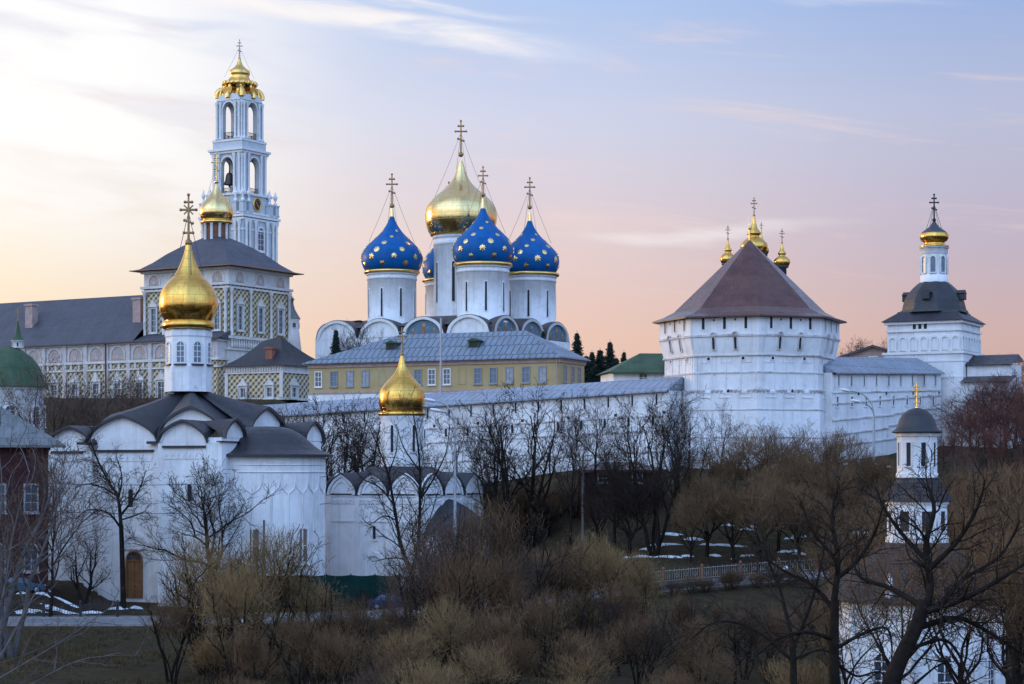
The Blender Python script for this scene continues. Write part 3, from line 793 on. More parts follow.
# ------------------------------------------------------------------ the tall pale blue bell tower
def bell_tower():
    D = 470.0; s = sc(D)
    p = Wp(239.5, HY, D); base = ground(p.x, D) - 0.5
    t = thing('bell_tower', 'tall pale blue bell tower in tiers of arches under a gilded crown', 'bell tower', (p.x, D, base), R(-32))
    Z = lambda py: zz(py, D) - base
    B, G = M['bell_blue'], M['white_trim']
    # plain lower storeys
    mb = MB()
    w = 7.6; zt = Z(220)
    mb.box(-w, w, -w, w, 0, zt, 0)
    mb.build('lower_storeys', B, t)
    cm = MB()
    for zc, ww, hh in ((Z(219.5), 8.3, 0.55), (Z(222.5), 7.95, 0.5), (Z(268), 8.2, 0.8), (Z(233), 7.8, .35)):
        cm.box(-ww, ww, -ww, ww, zc - hh / 2, zc + hh / 2)
    cm.build('cornice', G, t)
    colm = {}
    def column(x, y, z0, z1, r, parent=t):
        k = (round(z1 - z0, 2), r)
        if k not in colm:
            h = z1 - z0; c = MB()
            c.lathe([(r * 1.5, 0), (r * 1.5, h * .04), (r * 1.1, h * .06), (r, h * .09), (r * .9, h * .88), (r * 1.1, h * .9), (r * 1.0, h * .92), (r * 1.6, h * .97), (r * 1.6, h)], 10)
            colm[k] = c.mesh('column', [G])
        o = link('column', colm[k], parent, (x, y, z0))
    for a in range(4):
        Fm = FM(0, 0, a * math.pi / 2)
        for dx in (-6.6, -5.2, -2.6, 2.6, 5.2, 6.6):
            q = Fm @ Vector((dx, -w - .45, 0))
            column(q.x, q.y, Z(266), Z(224), 0.42)
        if a in (0, 1, 3):
            window(t, Fm @ T3(0, -w - .01, Z(252)), 2.6, Z(228) - Z(250), G, M['glass'], True, .45, .3, (1, 3))
    # stage with the clocks
    def stage(half, za, zb, name):
        m = MB(); m.box(-half, half, -half, half, za, zb); return m.build(name, B, t)
    stage(6.3, zt, Z(196.5), 'clock_stage')
    cm = MB()
    for zc, ww, hh in ((Z(197), 6.7, .5), (Z(216.5), 7.9, .5)): cm.box(-ww, ww, -ww, ww, zc - hh / 2, zc + hh / 2)
    cm.build('cornice', G, t)
    for a in range(4):
        Fm = FM(0, 0, a * math.pi / 2)
        k = MB(); k.M = Fm @ T3(0, -6.34, Z(206.5)) @ Matrix.Rotation(math.pi / 2, 4, 'X')
        k.lathe([(1.75, 0), (1.75, .22), (1.4, .26), (1.4, .12)], 24, mi=1)
        k.lathe([(1.42, .10), (0.001, .13)], 24, mi=0)
        for q in range(12):
            an = q * math.pi / 6
            k.M = Fm @ T3(0, -6.34, Z(206.5)) @ Matrix.Rotation(math.pi / 2, 4, 'X') @ Matrix.Rotation(an, 4, 'Z')
            k.box(-.06, .06, 1.08, 1.32, .12, .17, 1)
        for an, ln in ((0.6, .8), (-2.2, 1.15)):
            k.M = Fm @ T3(0, -6.34, Z(206.5)) @ Matrix.Rotation(math.pi / 2, 4, 'X') @ Matrix.Rotation(an, 4, 'Z')
            k.box(-.07, .07, -.1, ln, .14, .20, 1)
        k.build('clock', [M['iron'], M['gold_plain']], t)
        # urns on the corners of the wide cornice, balusters by the arches
    um = MB(); um.lathe([(.5, 0), (.5, .5), (.25, .6), (.2, .9), (.5, 1.4), (.62, 1.9), (.5, 2.3), (.2, 2.45), (.28, 2.7), (.12, 3.0), (.02, 3.5)], 10)
    ume = um.mesh('urn', [G])
    for sx in (-1, 1):
        for sy in (-1, 1):
            for dx, dy in ((7.2, 7.2), (7.2, 4.6), (4.6, 7.2)):
                link('pedestal', PED.setdefault('ped', ped_mesh(G, B)), t, (sx * dx, sy * dy, Z(216.2)))
                link('urn', ume, t, (sx * dx, sy * dy, Z(216.2) + 2.7))
    # two open arcades
    def arcade(half, z0, z1, ow, ztop, corn, name, colr):
        m = MB()
        for a in range(4):
            m.M = FM(0, 0, a * math.pi / 2)
            arch_wall(m, -half + .9, half - .9, z0, z1, 0, ow, z0 + .02, ztop - z0, -half, -half + 1.3)
            # cut corners
            m.poly([(half - .9, -half, z0), (half, -half + .9, z0), (half, -half + .9, z1), (half - .9, -half, z1)])
        m.M = Matrix.Identity(4)
        m.box(-half + .05, half - .05, -half + .05, half - .05, z1 - .05, z1 + .3)
        m.box(-half + .05, half - .05, -half + .05, half - .05, z0 - .3, z0 + .01)
        m.build(name, B, t)
        for a in range(4):
            tr = MB(); tr.M = FM(0, 0, a * math.pi / 2)
            inn = arch_pts(ow, ztop - z0, 12, z0 + .02); out = arch_pts(ow + .8, ztop - z0 + .4, 12, z0 + .02)
            tr.ring(out, inn, -half - .14, -half + .02)
            tr.build('arch_surround', G, t)
        for zc, ww, hh in corn:
            c = MB(); c.box(-ww, ww, -ww, ww, zc - hh / 2, zc + hh / 2); c.build('cornice', G, t)
        for a in range(4):
            Fm = FM(0, 0, a * math.pi / 2)
            for dx in (-half + .75, half - .75, -ow / 2 - .62, ow / 2 + .62):
                q = Fm @ Vector((dx, -half - .32, 0)); column(q.x, q.y, z0, z1, colr)
            q = Fm @ Vector((half - .28, -half + .28, 0)); column(q.x, q.y, z0, z1, colr)
            r = MB(); r.M = Fm
            zr = z0 + 1.7
            r.box(-ow / 2, ow / 2, -half + .4, -half + .52, zr - .1, zr); r.box(-ow / 2, ow / 2, -half + .4, -half + .52, z0 + .15, z0 + .25)
            n = 9
            for i in range(n): x = -ow / 2 + ow * (i + .5) / n; r.box(x - .06, x + .06, -half + .42, -half + .5, z0 + .2, zr - .05)
            r.build('railing', M['iron'], t)
    z4, z4t = Z(197), Z(156.5)
    arcade(5.35, z4, z4t, 4.4, Z(159.5), [(Z(152.5), 6.35, .5), (Z(154.5), 5.9, .7), (Z(143), 5.5, .4)], 'bell_arcade', .36)
    m = MB(); m.box(-5.3, 5.3, -5.3, 5.3, z4t + .2, Z(141.5)); m.build('parapet', B, t)
    z5, z5t = Z(141.5), Z(100)
    arcade(4.75, z5, z5t - 1.0, 4.2, Z(104.5), [], 'top_arcade', .33)
    # round-headed gables over the top arcade
    g = MB()
    for a in range(4):
        g.M = FM(0, 0, a * math.pi / 2)
        cv = [(x, z) for x, z in gable_curve(8.6, Z(95.5) - Z(103), 14, .1)]
        g.prism([(x, Z(103) + z) for x, z in reversed(cv)], -4.95, -3.8)
    g.build('gable', G, t)
    t.scale = (.83, .83, 1)
    # gilded crown
    c = MB()
    zc = lambda py: Z(py)
    c.lathe([(4.3, zc(102)), (4.3, zc(99.5)), (3.9, zc(96.5)), (3.3, zc(93)), (3.0, zc(90.3)), (3.5, zc(88)), (3.95, zc(86)), (4.05, zc(84)), (3.6, zc(82)), (2.7, zc(80.5)),
             (2.3, zc(77)), (2.5, zc(75)), (2.6, zc(73.5)), (2.45, zc(71)), (1.9, zc(69.5)), (1.2, zc(67)), (.7, zc(64.5)), (.42, zc(61)), (.3, zc(59))], 24, mi=0)
    for a in range(8):
        an = a * math.pi / 4 + math.pi / 4
        big = a % 2 == 0
        rr = 5.0 if big else 4.5
        c.M = Matrix.Rotation(an - math.pi / 2, 4, 'Z')
        # scrolled volute standing out at the corner
        pts = []
        for i in range(22):
            q = i / 21; ang = q * 3.3 * math.pi - .4; rad = (1 - q * .86) * (1.75 if big else 1.25)
            pts.append((0, rr - 1.1 + rad * math.cos(ang), zc(96.5 if big else 98) + rad * math.sin(ang)))
        c.tube(pts, [.60 * (1 - i / 32) for i in range(22)], 7)
        c.tube([(0, rr - .3, zc(99)), (0, rr - .5, zc(92)), (0, 3.4, zc(88)), (0, 3.9, zc(85.5))], [.6, .55, .5, .3], 6)
        c.ball((0, rr - 1.1, zc(96.5 if big else 98)), .75 if big else .5)
        # hanging shield over each arch
        c.M = Matrix.Rotation(a // 2 * math.pi / 2, 4, 'Z')
        c.prism([(-1.3, zc(94)), (0, zc(100.5)), (1.3, zc(94)), (1.5, zc(90)), (-1.5, zc(90))], -4.6, -3.0)
    c.M = Matrix.Identity(4)
    for a in range(20):
        an = a * math.pi / 10
        c.tube([(3.9 * math.cos(an), 3.9 * math.sin(an), zc(86.5)), (4.25 * math.cos(an), 4.25 * math.sin(an), zc(84.2)), (4.05 * math.cos(an), 4.05 * math.sin(an), zc(82.2))], [.28, .34, .12], 5)
    co = c.build('gilded_crown', M['gold_plain'], t); co.scale = (1.16, 1.16, 1)
    cross(t, 0, 0, Z(60), Z(40) - Z(60), M['gold_old'], chains=4.2, chain_r=4.3, rot=R(32))
    # the bell in the lower arcade hangs there and could be lifted away
    q = Wp(229.5, HY, D - 2)
    b = MB()
    b.lathe([(1.45, 0), (1.35, .25), (1.05, .9), (.9, 1.8), (.8, 2.3), (.55, 2.7), (.2, 2.8), (.18, 3.2), (.05, 3.2)], 18)
    b.lathe([(1.4, .02), (.2, 1.9)], 18)
    b.tube([(0, 0, 3.1), (0, 0, 5.2)], .15, 6)
    bo = b.build('church_bell', M['bronze'])
    bo.location = (q.x, D - 2, zz(186, D))
    tag(bo, 'dark bell hanging in the lower open arch of the tall blue tower', 'bell')
    cl = MB(); cl.tube([(0, 0, 1.8), (0, 0, -.3)], .08, 5); cl.ball((0, 0, -.3), .28); cl.build('clapper', M['iron'], bo)
PED = {}
def ped_mesh(G, B):
    m = MB(); m.box(-.75, .75, -.75, .75, 0, 2.35); m.box(-.9, .9, -.9, .9, 2.35, 2.7); m.box(-.9, .9, -.9, .9, 0, .3)
    return m.mesh('pedestal', [B])
bell_tower()

# ------------------------------------------------------------------ refectory with the painted diamond walls
def refectory():
    D = 380.0
    p = Wp(228.7, HY, D); base = ground(p.x, D + 8) - 1
    t = thing('refectory_church', 'long refectory church with ochre diamond painted walls and slate hip roof', 'church', (p.x, D, base), R(-31))
    Z = lambda py, DD=D: zz(py, DD) - base
    W, T, DM = M['refectory_trim'], M['refectory_trim'], M['diamond']
    w = 21.2; w2 = 19.0
    z_e, z_c, z_b = Z(265.5), Z(283), Z(337)
    mb = MB(); mb.box(-w, 0, 0, w2, 0, z_b); mb.box(-w, 0, 0, w2, z_c, z_e); mb.build('wall', W, t)
    mb = MB(); mb.box(-w + .02, -.02, .02, w2 - .02, z_b, z_c); mb.build('diamond_wall', DM, t)
    c = MB()
    for zc, o, hh in ((z_c, .55, .5), (z_c - .7, .35, .4), (z_e - .35, .5, .5), (z_b, .6, .5), (z_b - 2.2, .35, .4)):
        c.box(-w - o, o, -o, w2 + o, zc - hh / 2, zc + hh / 2)
    c.build('cornice', T, t)
    # roof, dish shaped
    r = MB()
    prof = [(0, 1.2), (.05, 1.06), (.24, .88), (.48, .70), (.72, .48), (.90, .27), (1.0, .15)]
    cx, cy, hh = -w / 2, w2 / 2, Z(236, 392) - z_e
    rings = []
    for f, q in prof:
        e = q * (w / 2); e2 = q * (w2 / 2)
        rings.append([(cx - e, cy - e2, z_e + f * hh), (cx + e, cy - e2, z_e + f * hh), (cx + e, cy + e2, z_e + f * hh), (cx - e, cy + e2, z_e + f * hh)])
    for a, b in zip(rings, rings[1:]):
        for k in range(4): r.poly([a[k], a[(k + 1) % 4], b[(k + 1) % 4], b[k]])
    r.poly(rings[0][::-1]); r.build('roof', M['grey_roof'], t)
    e = MB()
    for k in range(4):
        q, q2 = (w / 2 * 1.2, w2 / 2 * 1.2) if k % 2 == 0 else (w2 / 2 * 1.2, w / 2 * 1.2)
        e.M = Matrix.Translation((cx, cy, 0)) @ Matrix.Rotation(k * math.pi / 2, 4, 'Z')
        e.box(-q - .03, q + .03, -q2 - .06, -q2 + .12, z_e - .12, z_e + .05)
    e.build('eave_board', M['icon_ochre'], t)
    # shell niches in the frieze, paired columns, windows with tall white surrounds
    nm = MB(); zc = z_c + .4
    nm.ring(arch_pts(3.2, 2.3, 12), arch_pts(2.5, 1.95, 12), -.16, .02, 0)
    nm.poly([(x, -.02, z) for x, z in arch_pts(2.5, 1.95, 12)], 1)
    for k in range(1, 6):
        a = math.pi * k / 6; nm.tube([(0, -.04, .2), (1.15 * math.cos(a), -.04, .7 + 1.15 * math.sin(a))], .06, 4, 0)
    nme = nm.mesh('shell_niche', [T, M['pink']])
    km = MB(); hcol = z_c - z_b - 1.1
    km.lathe([(.42, 0), (.42, .4), (.3, .5), (.28, hcol * .35), (.36, hcol * .37), (.28, hcol * .39), (.26, hcol * .9), (.45, hcol * .94), (.45, hcol)], 10)
    kme = km.mesh('column', [T])
    def face(Fm, n, L):
        for i in range(n):
            x = L * (i + .5) / n
            o = link('shell_niche', nme, t); o.matrix_local = Fm @ T3(x, 0, zc)
            window(t, Fm @ T3(x, -.03, z_b + 1.6), 1.2, 4.5, T, M['glass'], False, .32, .3, (1, 3), True, head=True)
        for i in range(n + 1):
            x = min(L - .5, max(.5, L * i / n))
            for dx in (0,):
                o = link('column', kme, t); o.matrix_local = Fm @ T3(x + dx, -.34, z_b + .28)
    F1 = Matrix.Translation((-w, 0, 0))
    F2 = Matrix.Rotation(math.pi / 2, 4, 'Z')
    face(F1, 4, w); face(F2, 3, w2)
    bl = MB()
    for Fm in (F1, F2):
        for i in range(26):
            x = .5 + (w2 - 1) * i / 25
            bl.M = Fm; bl.lathe([(.2, z_b - 1.9), (.28, z_b - 1.3), (.12, z_b - .7), (.2, z_b - .35)], 6, (x, -.42, 0))
    bl.build('balustrade', T, t)
    # drum and gilded cupola on the roof
    dr = MB(); dx, dy = cx - .2, cy
    zt = Z(223.0, 392); zb = z_e + hh * .9
    dr.lathe([(2.35, 0), (2.35, zt - zb)], 24, (dx, dy, zb), 0)
    dro = dr.build('drum', M['orange_rust'], t)
    for k in range(10):
        a = 2 * math.pi * k / 10
        c2 = MB(); c2.lathe([(.34, 0), (.28, .3), (.28, zt - zb - .4), (.4, zt - zb)], 8); o = c2.build('column', T, dro, (dx + 2.55 * math.cos(a), dy + 2.55 * math.sin(a), zb))
    cb = MB(); cb.lathe([(2.3, 0), (3.1, .05), (3.15, .4), (2.9, .65), (2.3, .7)], 24, (dx, dy, zt)); cb.build('cornice', M['gold_plain'], dro)
    mb = MB(); mb.lathe(onion_prof(3.35, Z(181, 392) - zt - .5, 2.6), 36, (dx, dy, zt + .55)); mb.build('dome', M['gold_pale'], t)
    cross(t, dx, dy, Z(182, 392), Z(152, 392) - Z(182, 392), M['gold_pale'], chains=5.0, chain_r=2.6, rot=R(31))
    # the long wing with its great roof
    zw = Z(342.5, 392); x0 = -84.0; yf = -2.6; xw = -w + .3
    zcw = zw - 3.9
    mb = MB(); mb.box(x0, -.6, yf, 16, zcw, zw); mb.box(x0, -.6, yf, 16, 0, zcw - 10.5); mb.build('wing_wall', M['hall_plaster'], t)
    mb = MB(); mb.box(x0 + .02, -.62, yf + .02, 15.9, zcw - 10.5, zcw); mb.build('wing_diamond_wall', DM, t)
    c = MB()
    for zc2, o, h2 in ((zcw, .4, .5), (zcw - 1.5, .3, .3), (zw - .3, .4, .45)): c.box(x0 - o, -.6 + o, yf - o, 16, zc2 - h2 / 2, zc2 + h2 / 2)
    for i in range(40):
        x = x0 + 2.1 * i
        c.box(x - .22, x + .22, yf - .28, yf - .02, zcw - 1.3, zcw - .3)
    c.build('cornice', T, t)
    n3 = MB()
    n3.ring(arch_pts(4.0, 2.9, 14), arch_pts(3.2, 2.5, 14), -.18, .02, 0); n3.poly([(x, -.02, z) for x, z in arch_pts(3.2, 2.5, 14)], 1)
    for k in range(1, 8):
        a = math.pi * k / 8; n3.tube([(0, -.04, .2), (1.5 * math.cos(a), -.04, .9 + 1.5 * math.sin(a))], .07, 4, 0)
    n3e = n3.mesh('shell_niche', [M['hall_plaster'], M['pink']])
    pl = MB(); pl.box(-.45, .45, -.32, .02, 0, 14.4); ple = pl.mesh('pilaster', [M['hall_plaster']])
    for i in range(14):
        x = -3.2 - 5.6 * i
        o = link('shell_niche', n3e, t); o.matrix_local = T3(x, yf, zcw + .45)
        o = link('pilaster', ple, t); o.matrix_local = T3(x - 2.8, yf, zcw - 10.5)
        if i > 0: window(t, T3(x, yf - .0, zcw - 8.4), 1.5, 4.2, T, M['glass'], False, .4, .3, (1, 3), True, head=True)
    # gable roof of the wing, lower lean-to before the main block
    r = MB(); ov = 1.0
    zr = Z(295.5, 403); yr = 8.0
    r.poly([(x0, yf - ov, zw), (xw, yf - ov, zw), (xw, yr, zr), (x0, yr, zr)])
    r.poly([(x0, yr, zr), (xw, yr, zr), (xw, 16 + ov, zw), (x0, 16 + ov, zw)])
    r.poly([(x0, yf - ov, zw - .25), (x0, 16 + ov, zw - .25), (x0, 16 + ov, zw), (x0, yr, zr), (x0, yf - ov, zw)])
    r.poly([(xw, yf - ov, zw), (.4, yf - ov, zw), (.4, .05, zw + 1.5), (xw, .05, zw + 1.5)])
    r.poly([(.4, yf - ov, zw), (.4, .05, zw - .2), (.4, .05, zw + 1.5)])
    r.box(x0, .4, yf - ov, yf - ov + .15, zw - .25, zw - .004)
    r.build('wing_roof', M['grey_roof'], t)
    for px, top, bot in ((127.5, 310, 331), (-3, 313, 336)):
        ch = MB(); xx = (px - 228.7) * .191 / .857 - 1.5
        y = 1.8; zb2 = zw + (zr - zw) * (y - yf + ov) / (yr - yf + ov)
        hh2 = 4.2
        ch.box(xx - 1.0, xx + 1.0, y - .8, y + .8, zb2 - 1.0, zb2 + hh2 - .4); ch.box(xx - 1.2, xx + 1.2, y - 1.0, y + 1.0, zb2 + hh2 - .4, zb2 + hh2)
        ch.build('chimney', M['plaster_pale'], t)
    dp = MB(); dp.tube([(-28.4, yf - .55, zw), (-28.4, yf - .45, zcw - 10)], .13, 6); dp.build('downpipe', M['iron'], t)
    # the porch towards us
    q = Matrix.Rotation(R(31), 4, 'Z') @ (Vector((Wp(283, HY, 359).x, 359, 0)) - Vector((p.x, D, 0)))
    zp = Z(365.5, 360); lw, ld = 13.2, 7.4
    mb = MB(); mb.M = T3(q.x, q.y, 0); mb.box(-lw, 0, 0, ld + 8, 0, zp - 6.2); mb.box(-lw, 0, 0, ld + 8, zp - 1.2, zp); mb.build('porch_wall', W, t)
    mb = MB(); mb.M = T3(q.x, q.y, 0); mb.box(-lw + .02, -.02, .02, ld + 7.9, zp - 6.2, zp - 1.2); mb.build('porch_diamond_wall', DM, t)
    c = MB(); c.M = T3(q.x, q.y, 0)
    for i in range(22):
        x = -lw + .4 + (lw - .8) * i / 21; c.box(x - .16, x + .16, -.2, -.02, zp - 1.0, zp - .25)
    c.box(-lw - .25, .25, -.25, ld + 8, zp - 1.35, zp - 1.1); c.box(-lw - .3, .3, -.3, ld + 8, zp - .2, zp + .02)
    for x in (-lw + .3, -.3): c.box(x - .35, x + .35, -.22, -.02, 0, zp - 1.3)
    c.build('porch_cornice', T, t)
    for x in (-lw * .68, -lw * .22):
        window(t, T3(q.x + x, q.y, zp - 5.6), 1.1, 1.6, T, M['glass'], False, .4, .3, (1, 1), True, head=True)
    window(t, T3(q.x, q.y + 3, zp - 5.6) @ Matrix.Rotation(math.pi / 2, 4, 'Z'), 1.1, 1.6, T, M['glass'], False, .4, .3, (1, 1), True, head=True)
    r = MB(); r.M = T3(q.x, q.y, 0)
    zt2 = Z(336, 365); o = .8
    A = [(-lw - o, -o, zp), (o, -o, zp), (o, ld + 8, zp), (-lw - o, ld + 8, zp)]
    pk = [(-lw * .62, 4.5, zt2 - .8), (-lw * .30, 4.5, zt2)]
    mids = []
    def curve(a, b, k=6, sagf=.18):
        a, b = Vector(a), Vector(b)
        return [a.lerp(b, i / k) - Vector((0, 0, sagf * (b.z - a.z) * 4 * (i / k) * (1 - i / k) * .6)) for i in range(k + 1)]
    C = [curve(A[0], pk[0]), curve(A[1], pk[1]), curve(A[2], pk[1]), curve(A[3], pk[0])]
    for k in range(4):
        a, b = C[k], C[(k + 1) % 4]
        for i in range(6): r.poly([a[i], b[i], b[i + 1], a[i + 1]], 0, True)
    r.build('porch_roof', M['black_roof'], t)
    ch = MB(); ch.M = T3(q.x, q.y, 0); cxx = -lw * .30
    ch.box(cxx - .75, cxx + .75, .9, 2.2, zp, zp + 3.4); ch.box(cxx - .95, cxx + .95, .7, 2.4, zp + 3.1, zp + 3.5); ch.build('porch_chimney', M['brick_pale'], t)
refectory()

def far_turret():
    D = 432.0
    p = Wp(291, HY, D); base = ground(p.x, D) - 1
    t = thing('turret', 'slim white and blue turret peeping out behind the refectory corner', 'turret', (p.x, D, base))
    Z = lambda py: zz(py, D) - base
    mb = MB(); mb.lathe([(2.1, 0), (2.1, Z(352)), (2.3, Z(351)), (1.75, Z(330)), (1.75, Z(321)), (1.95, Z(320)), (1.95, Z(319))], 20)
    mb.build('shaft', M['white_trim'], t)
    for k in range(6):
        window(t, Matrix.Rotation(k * math.pi / 3 + .5, 4, 'Z') @ T3(0, -1.76, Z(328)), .8, 1.1, M['white_trim'], M['glass'], True, .12, .08, None, False)
    r = MB(); r.lathe([(2.1, 0), (1.6, .8), (.9, 2.0), (.55, 3.2), (.55, 4.0), (.8, 4.2), (.2, 5.0), (.05, 6.2)], 20, (0, 0, Z(319))); r.build('roof', M['patina_roof'], t)
far_turret()

# ------------------------------------------------------------------ five-domed cathedral
def cathedral():
    D = 380.0
    pF = Wp(483, HY, D)
    base = ground(pF.x, 395) - 1
    t = thing('cathedral', 'white cathedral with four starred blue onion domes around a large gold dome', 'cathedral', (pF.x, D, base), R(-30))
    Z = lambda py, DD: zz(py, DD) - base
    S = 20.2
    W = M['white']
    # body: local x along the long left face, front corner to the right of the near drum
    x0, x1, y0, y1 = -35.2, 5.0, -5.2, 25.0
    zs = Z(336.5, 381)
    mb = MB(); mb.box(x0, x1, y0, y1, 0, zs + .2); mb.build('wall', W, t)
    gw = 10.05; hh = 3.75
    rf = MB()
    rin = 7.0
    def gable(Fm, w, painted):
        cv = gable_curve(w * .96, hh if w > 9 else hh * 1.02, 18, .04)
        out = [(x, z) for x, z in cv]
        inn = [(x * .86, z * .86) for x, z in cv]
        g = MB(); g.M = Fm
        n = len(out)
        for i in range(n - 1):
            a, b, c, d = out[i], out[i + 1], inn[i + 1], inn[i]
            g.poly([(d[0], -.45, d[1]), (c[0], -.45, c[1]), (b[0], -.45, b[1]), (a[0], -.45, a[1])], 0)
            g.poly([(c[0], -.45, c[1]), (d[0], -.45, d[1]), (d[0], 0, d[1]), (c[0], 0, c[1])], 0)
            g.poly([(a[0], -.45, a[1]), (b[0], -.45, b[1]), (b[0], .3, b[1]), (a[0], .3, a[1])], 0)
        g.poly([(x, 0.0, z) for x, z in inn][::-1], 1)
        o = g.build('gable', [M['white_trim'] if painted != 2 else M['hall_plaster'], M['icon_blue'] if painted else W], t)
        if painted:
            f = MB(); f.M = Fm
            for dx, k in ((0, 1.0), (-.24 * w, .62), (.24 * w, .62)):
                f.prism([(dx - .5 * k, .1), (dx + .5 * k, .1), (dx + .42 * k, 1.5 * k), (dx + .18 * k, 1.9 * k), (dx - .18 * k, 1.9 * k), (dx - .42 * k, 1.5 * k)], -.05, -.01, 0)
                f.prism([(dx + .36 * k * math.cos(a), 2.15 * k + .36 * k * math.sin(a)) for a in [i * math.pi / 5 for i in range(10)]], -.06, -.01, 1)
            f.build('wall_painting', [M['icon_ochre'], M['icon_gold']], o)
        # barrel roof running inwards behind it
        rf.M = Fm
        oo = [(x * 1.0, z * 1.0 + .10) for x, z in cv]
        for i in range(n - 1):
            a, b = oo[i], oo[i + 1]
            rf.poly([(b[0], -.38, b[1]), (a[0], -.38, a[1]), (a[0], rin, a[1] * .8 + 1.0), (b[0], rin, b[1] * .8 + 1.0)], 0, True)
    for i in range(4):
        x = x1 - gw * (i + .5)
        gable(Matrix.Translation((x, y0, zs)), gw, 1 if i == 1 else 0)
    F2 = Matrix.Translation((x1, y0, zs)) @ Matrix.Rotation(math.pi / 2, 4, 'Z')
    for i in range(3):
        gable(F2 @ T3(10.066 * (i + .5), 0, 0), 10.0, 2)
    F3 = Matrix.Translation((x0, y1, zs)) @ Matrix.Rotation(-math.pi / 2, 4, 'Z')
    for i in range(3): gable(F3 @ T3(10.066 * (i + .5), 0, 0), 10.0, 0)
    F4 = Matrix.Translation((x1, y1, zs)) @ Matrix.Rotation(math.pi, 4, 'Z')
    for i in range(4): gable(F4 @ T3(gw * (i + .5), 0, 0), gw, 0)
    rf.M = Matrix.Identity(4)
    zr = Z(316, 388)
    a = [(x0 + .5, y0 + .5, zs + 2.2), (x1 - .5, y0 + .5, zs + 2.2), (x1 - .5, y1 - .5, zs + 2.2), (x0 + .5, y1 - .5, zs + 2.2)]
    b = [(x0 + 8, y0 + 8, zr), (x1 - 8, y0 + 8, zr), (x1 - 8, y1 - 8, zr), (x0 + 8, y1 - 8, zr)]
    for k in range(4): rf.poly([a[k], a[(k + 1) % 4], b[(k + 1) % 4], b[k]])
    rf.poly(b)
    rf.build('roof', M['vault_roof'], t)
    pil = MB(); pil.box(-.6, .6, -.4, .05, 0, zs)
    pme = pil.mesh('pilaster', [W])
    for i in range(5):
        o = link('pilaster', pme, t); o.matrix_local = T3(min(x1 - .61, max(x0 + .61, x1 - gw * i)), y0, 0)
    for i in range(4):
        o = link('pilaster', pme, t); o.matrix_local = Matrix.Translation((x1, min(y1 - .61, max(y0 + .61, y0 + 10.066 * i)), 0)) @ Matrix.Rotation(math.pi / 2, 4, 'Z')
    for i in range(4):
        for zq in (zs - 7, zs - 14):
            slit(t, T3(x1 - gw * (i + .5), y0, zq), .9, 4.2, 'window', True, W, .25, .12)
    # drums and domes: (x, y, drum bottom/top rows, radius px, dome radius px, dome base row, tip row, cross rows)
    def unit(x, y, top, bot, r_px, R_px, db, tip, c0, c1, mats, stars, seed, DD, gold=False, nsl=8):
        s = sc(DD)
        r = r_px * s
        drum(t, x, y, Z(bot, DD) - 1.8, Z(top, DD), r, W, nsl, .42 if not gold else .6, (bot - top) * s * (.62 if not gold else .52), None, M['gold_plain'] if not gold else M['gold_plain'], a0=.35 + seed * .3)
        h = Z(tip, DD) - Z(db, DD)
        d = star_dome(t, x, y, Z(db, DD), R_px * s, h, r * .98, mats, seed=seed, stars=stars)
        if not gold:
            tp = MB(); tp.lathe([(.62 * r_px / 24, -1.1), (.42, .2), (.3, 1.4), (.22, 1.8)], 14, (x, y, Z(tip + 3, DD))); tp.build('gilded_tip', M['gold_pale'], t)
        cross(t, x, y, Z(c1, DD), Z(c0, DD) - Z(c1, DD), M['gold_old'], chains=h * (.60), chain_r=R_px * s * .78, rot=R(30))
    bl = [M['blue_dome'], M['gold_pale']]
    # local grid: near drum at the origin, far left along -x, right along +y
    unit(0, 0, 267, 314, 26, 30.6, 266, 205, 167, 196, bl, True, 1, 380)
    unit(-S * .985 - .9, 0, 274, 319, 24.5, 30.6, 273, 214, 174, 207, bl, True, 2, 390)
    unit(-.95, S * .98, 276.5, 319, 26.0, 29.6, 275.0, 218, 177.5, 208, bl, True, 3, 397)
    unit(-S, S, 282, 314, 23.5, 26.5, 281, 222, 182, 214, bl, True, 4, 407)
    unit(-S * .50 - .3, S * .44, 236.5, 313, 27, 36.2, 235, 161, 121, 156, [M['gold_pale'], M['gold_pale']], False, 5, 393, gold=True)
cathedral()

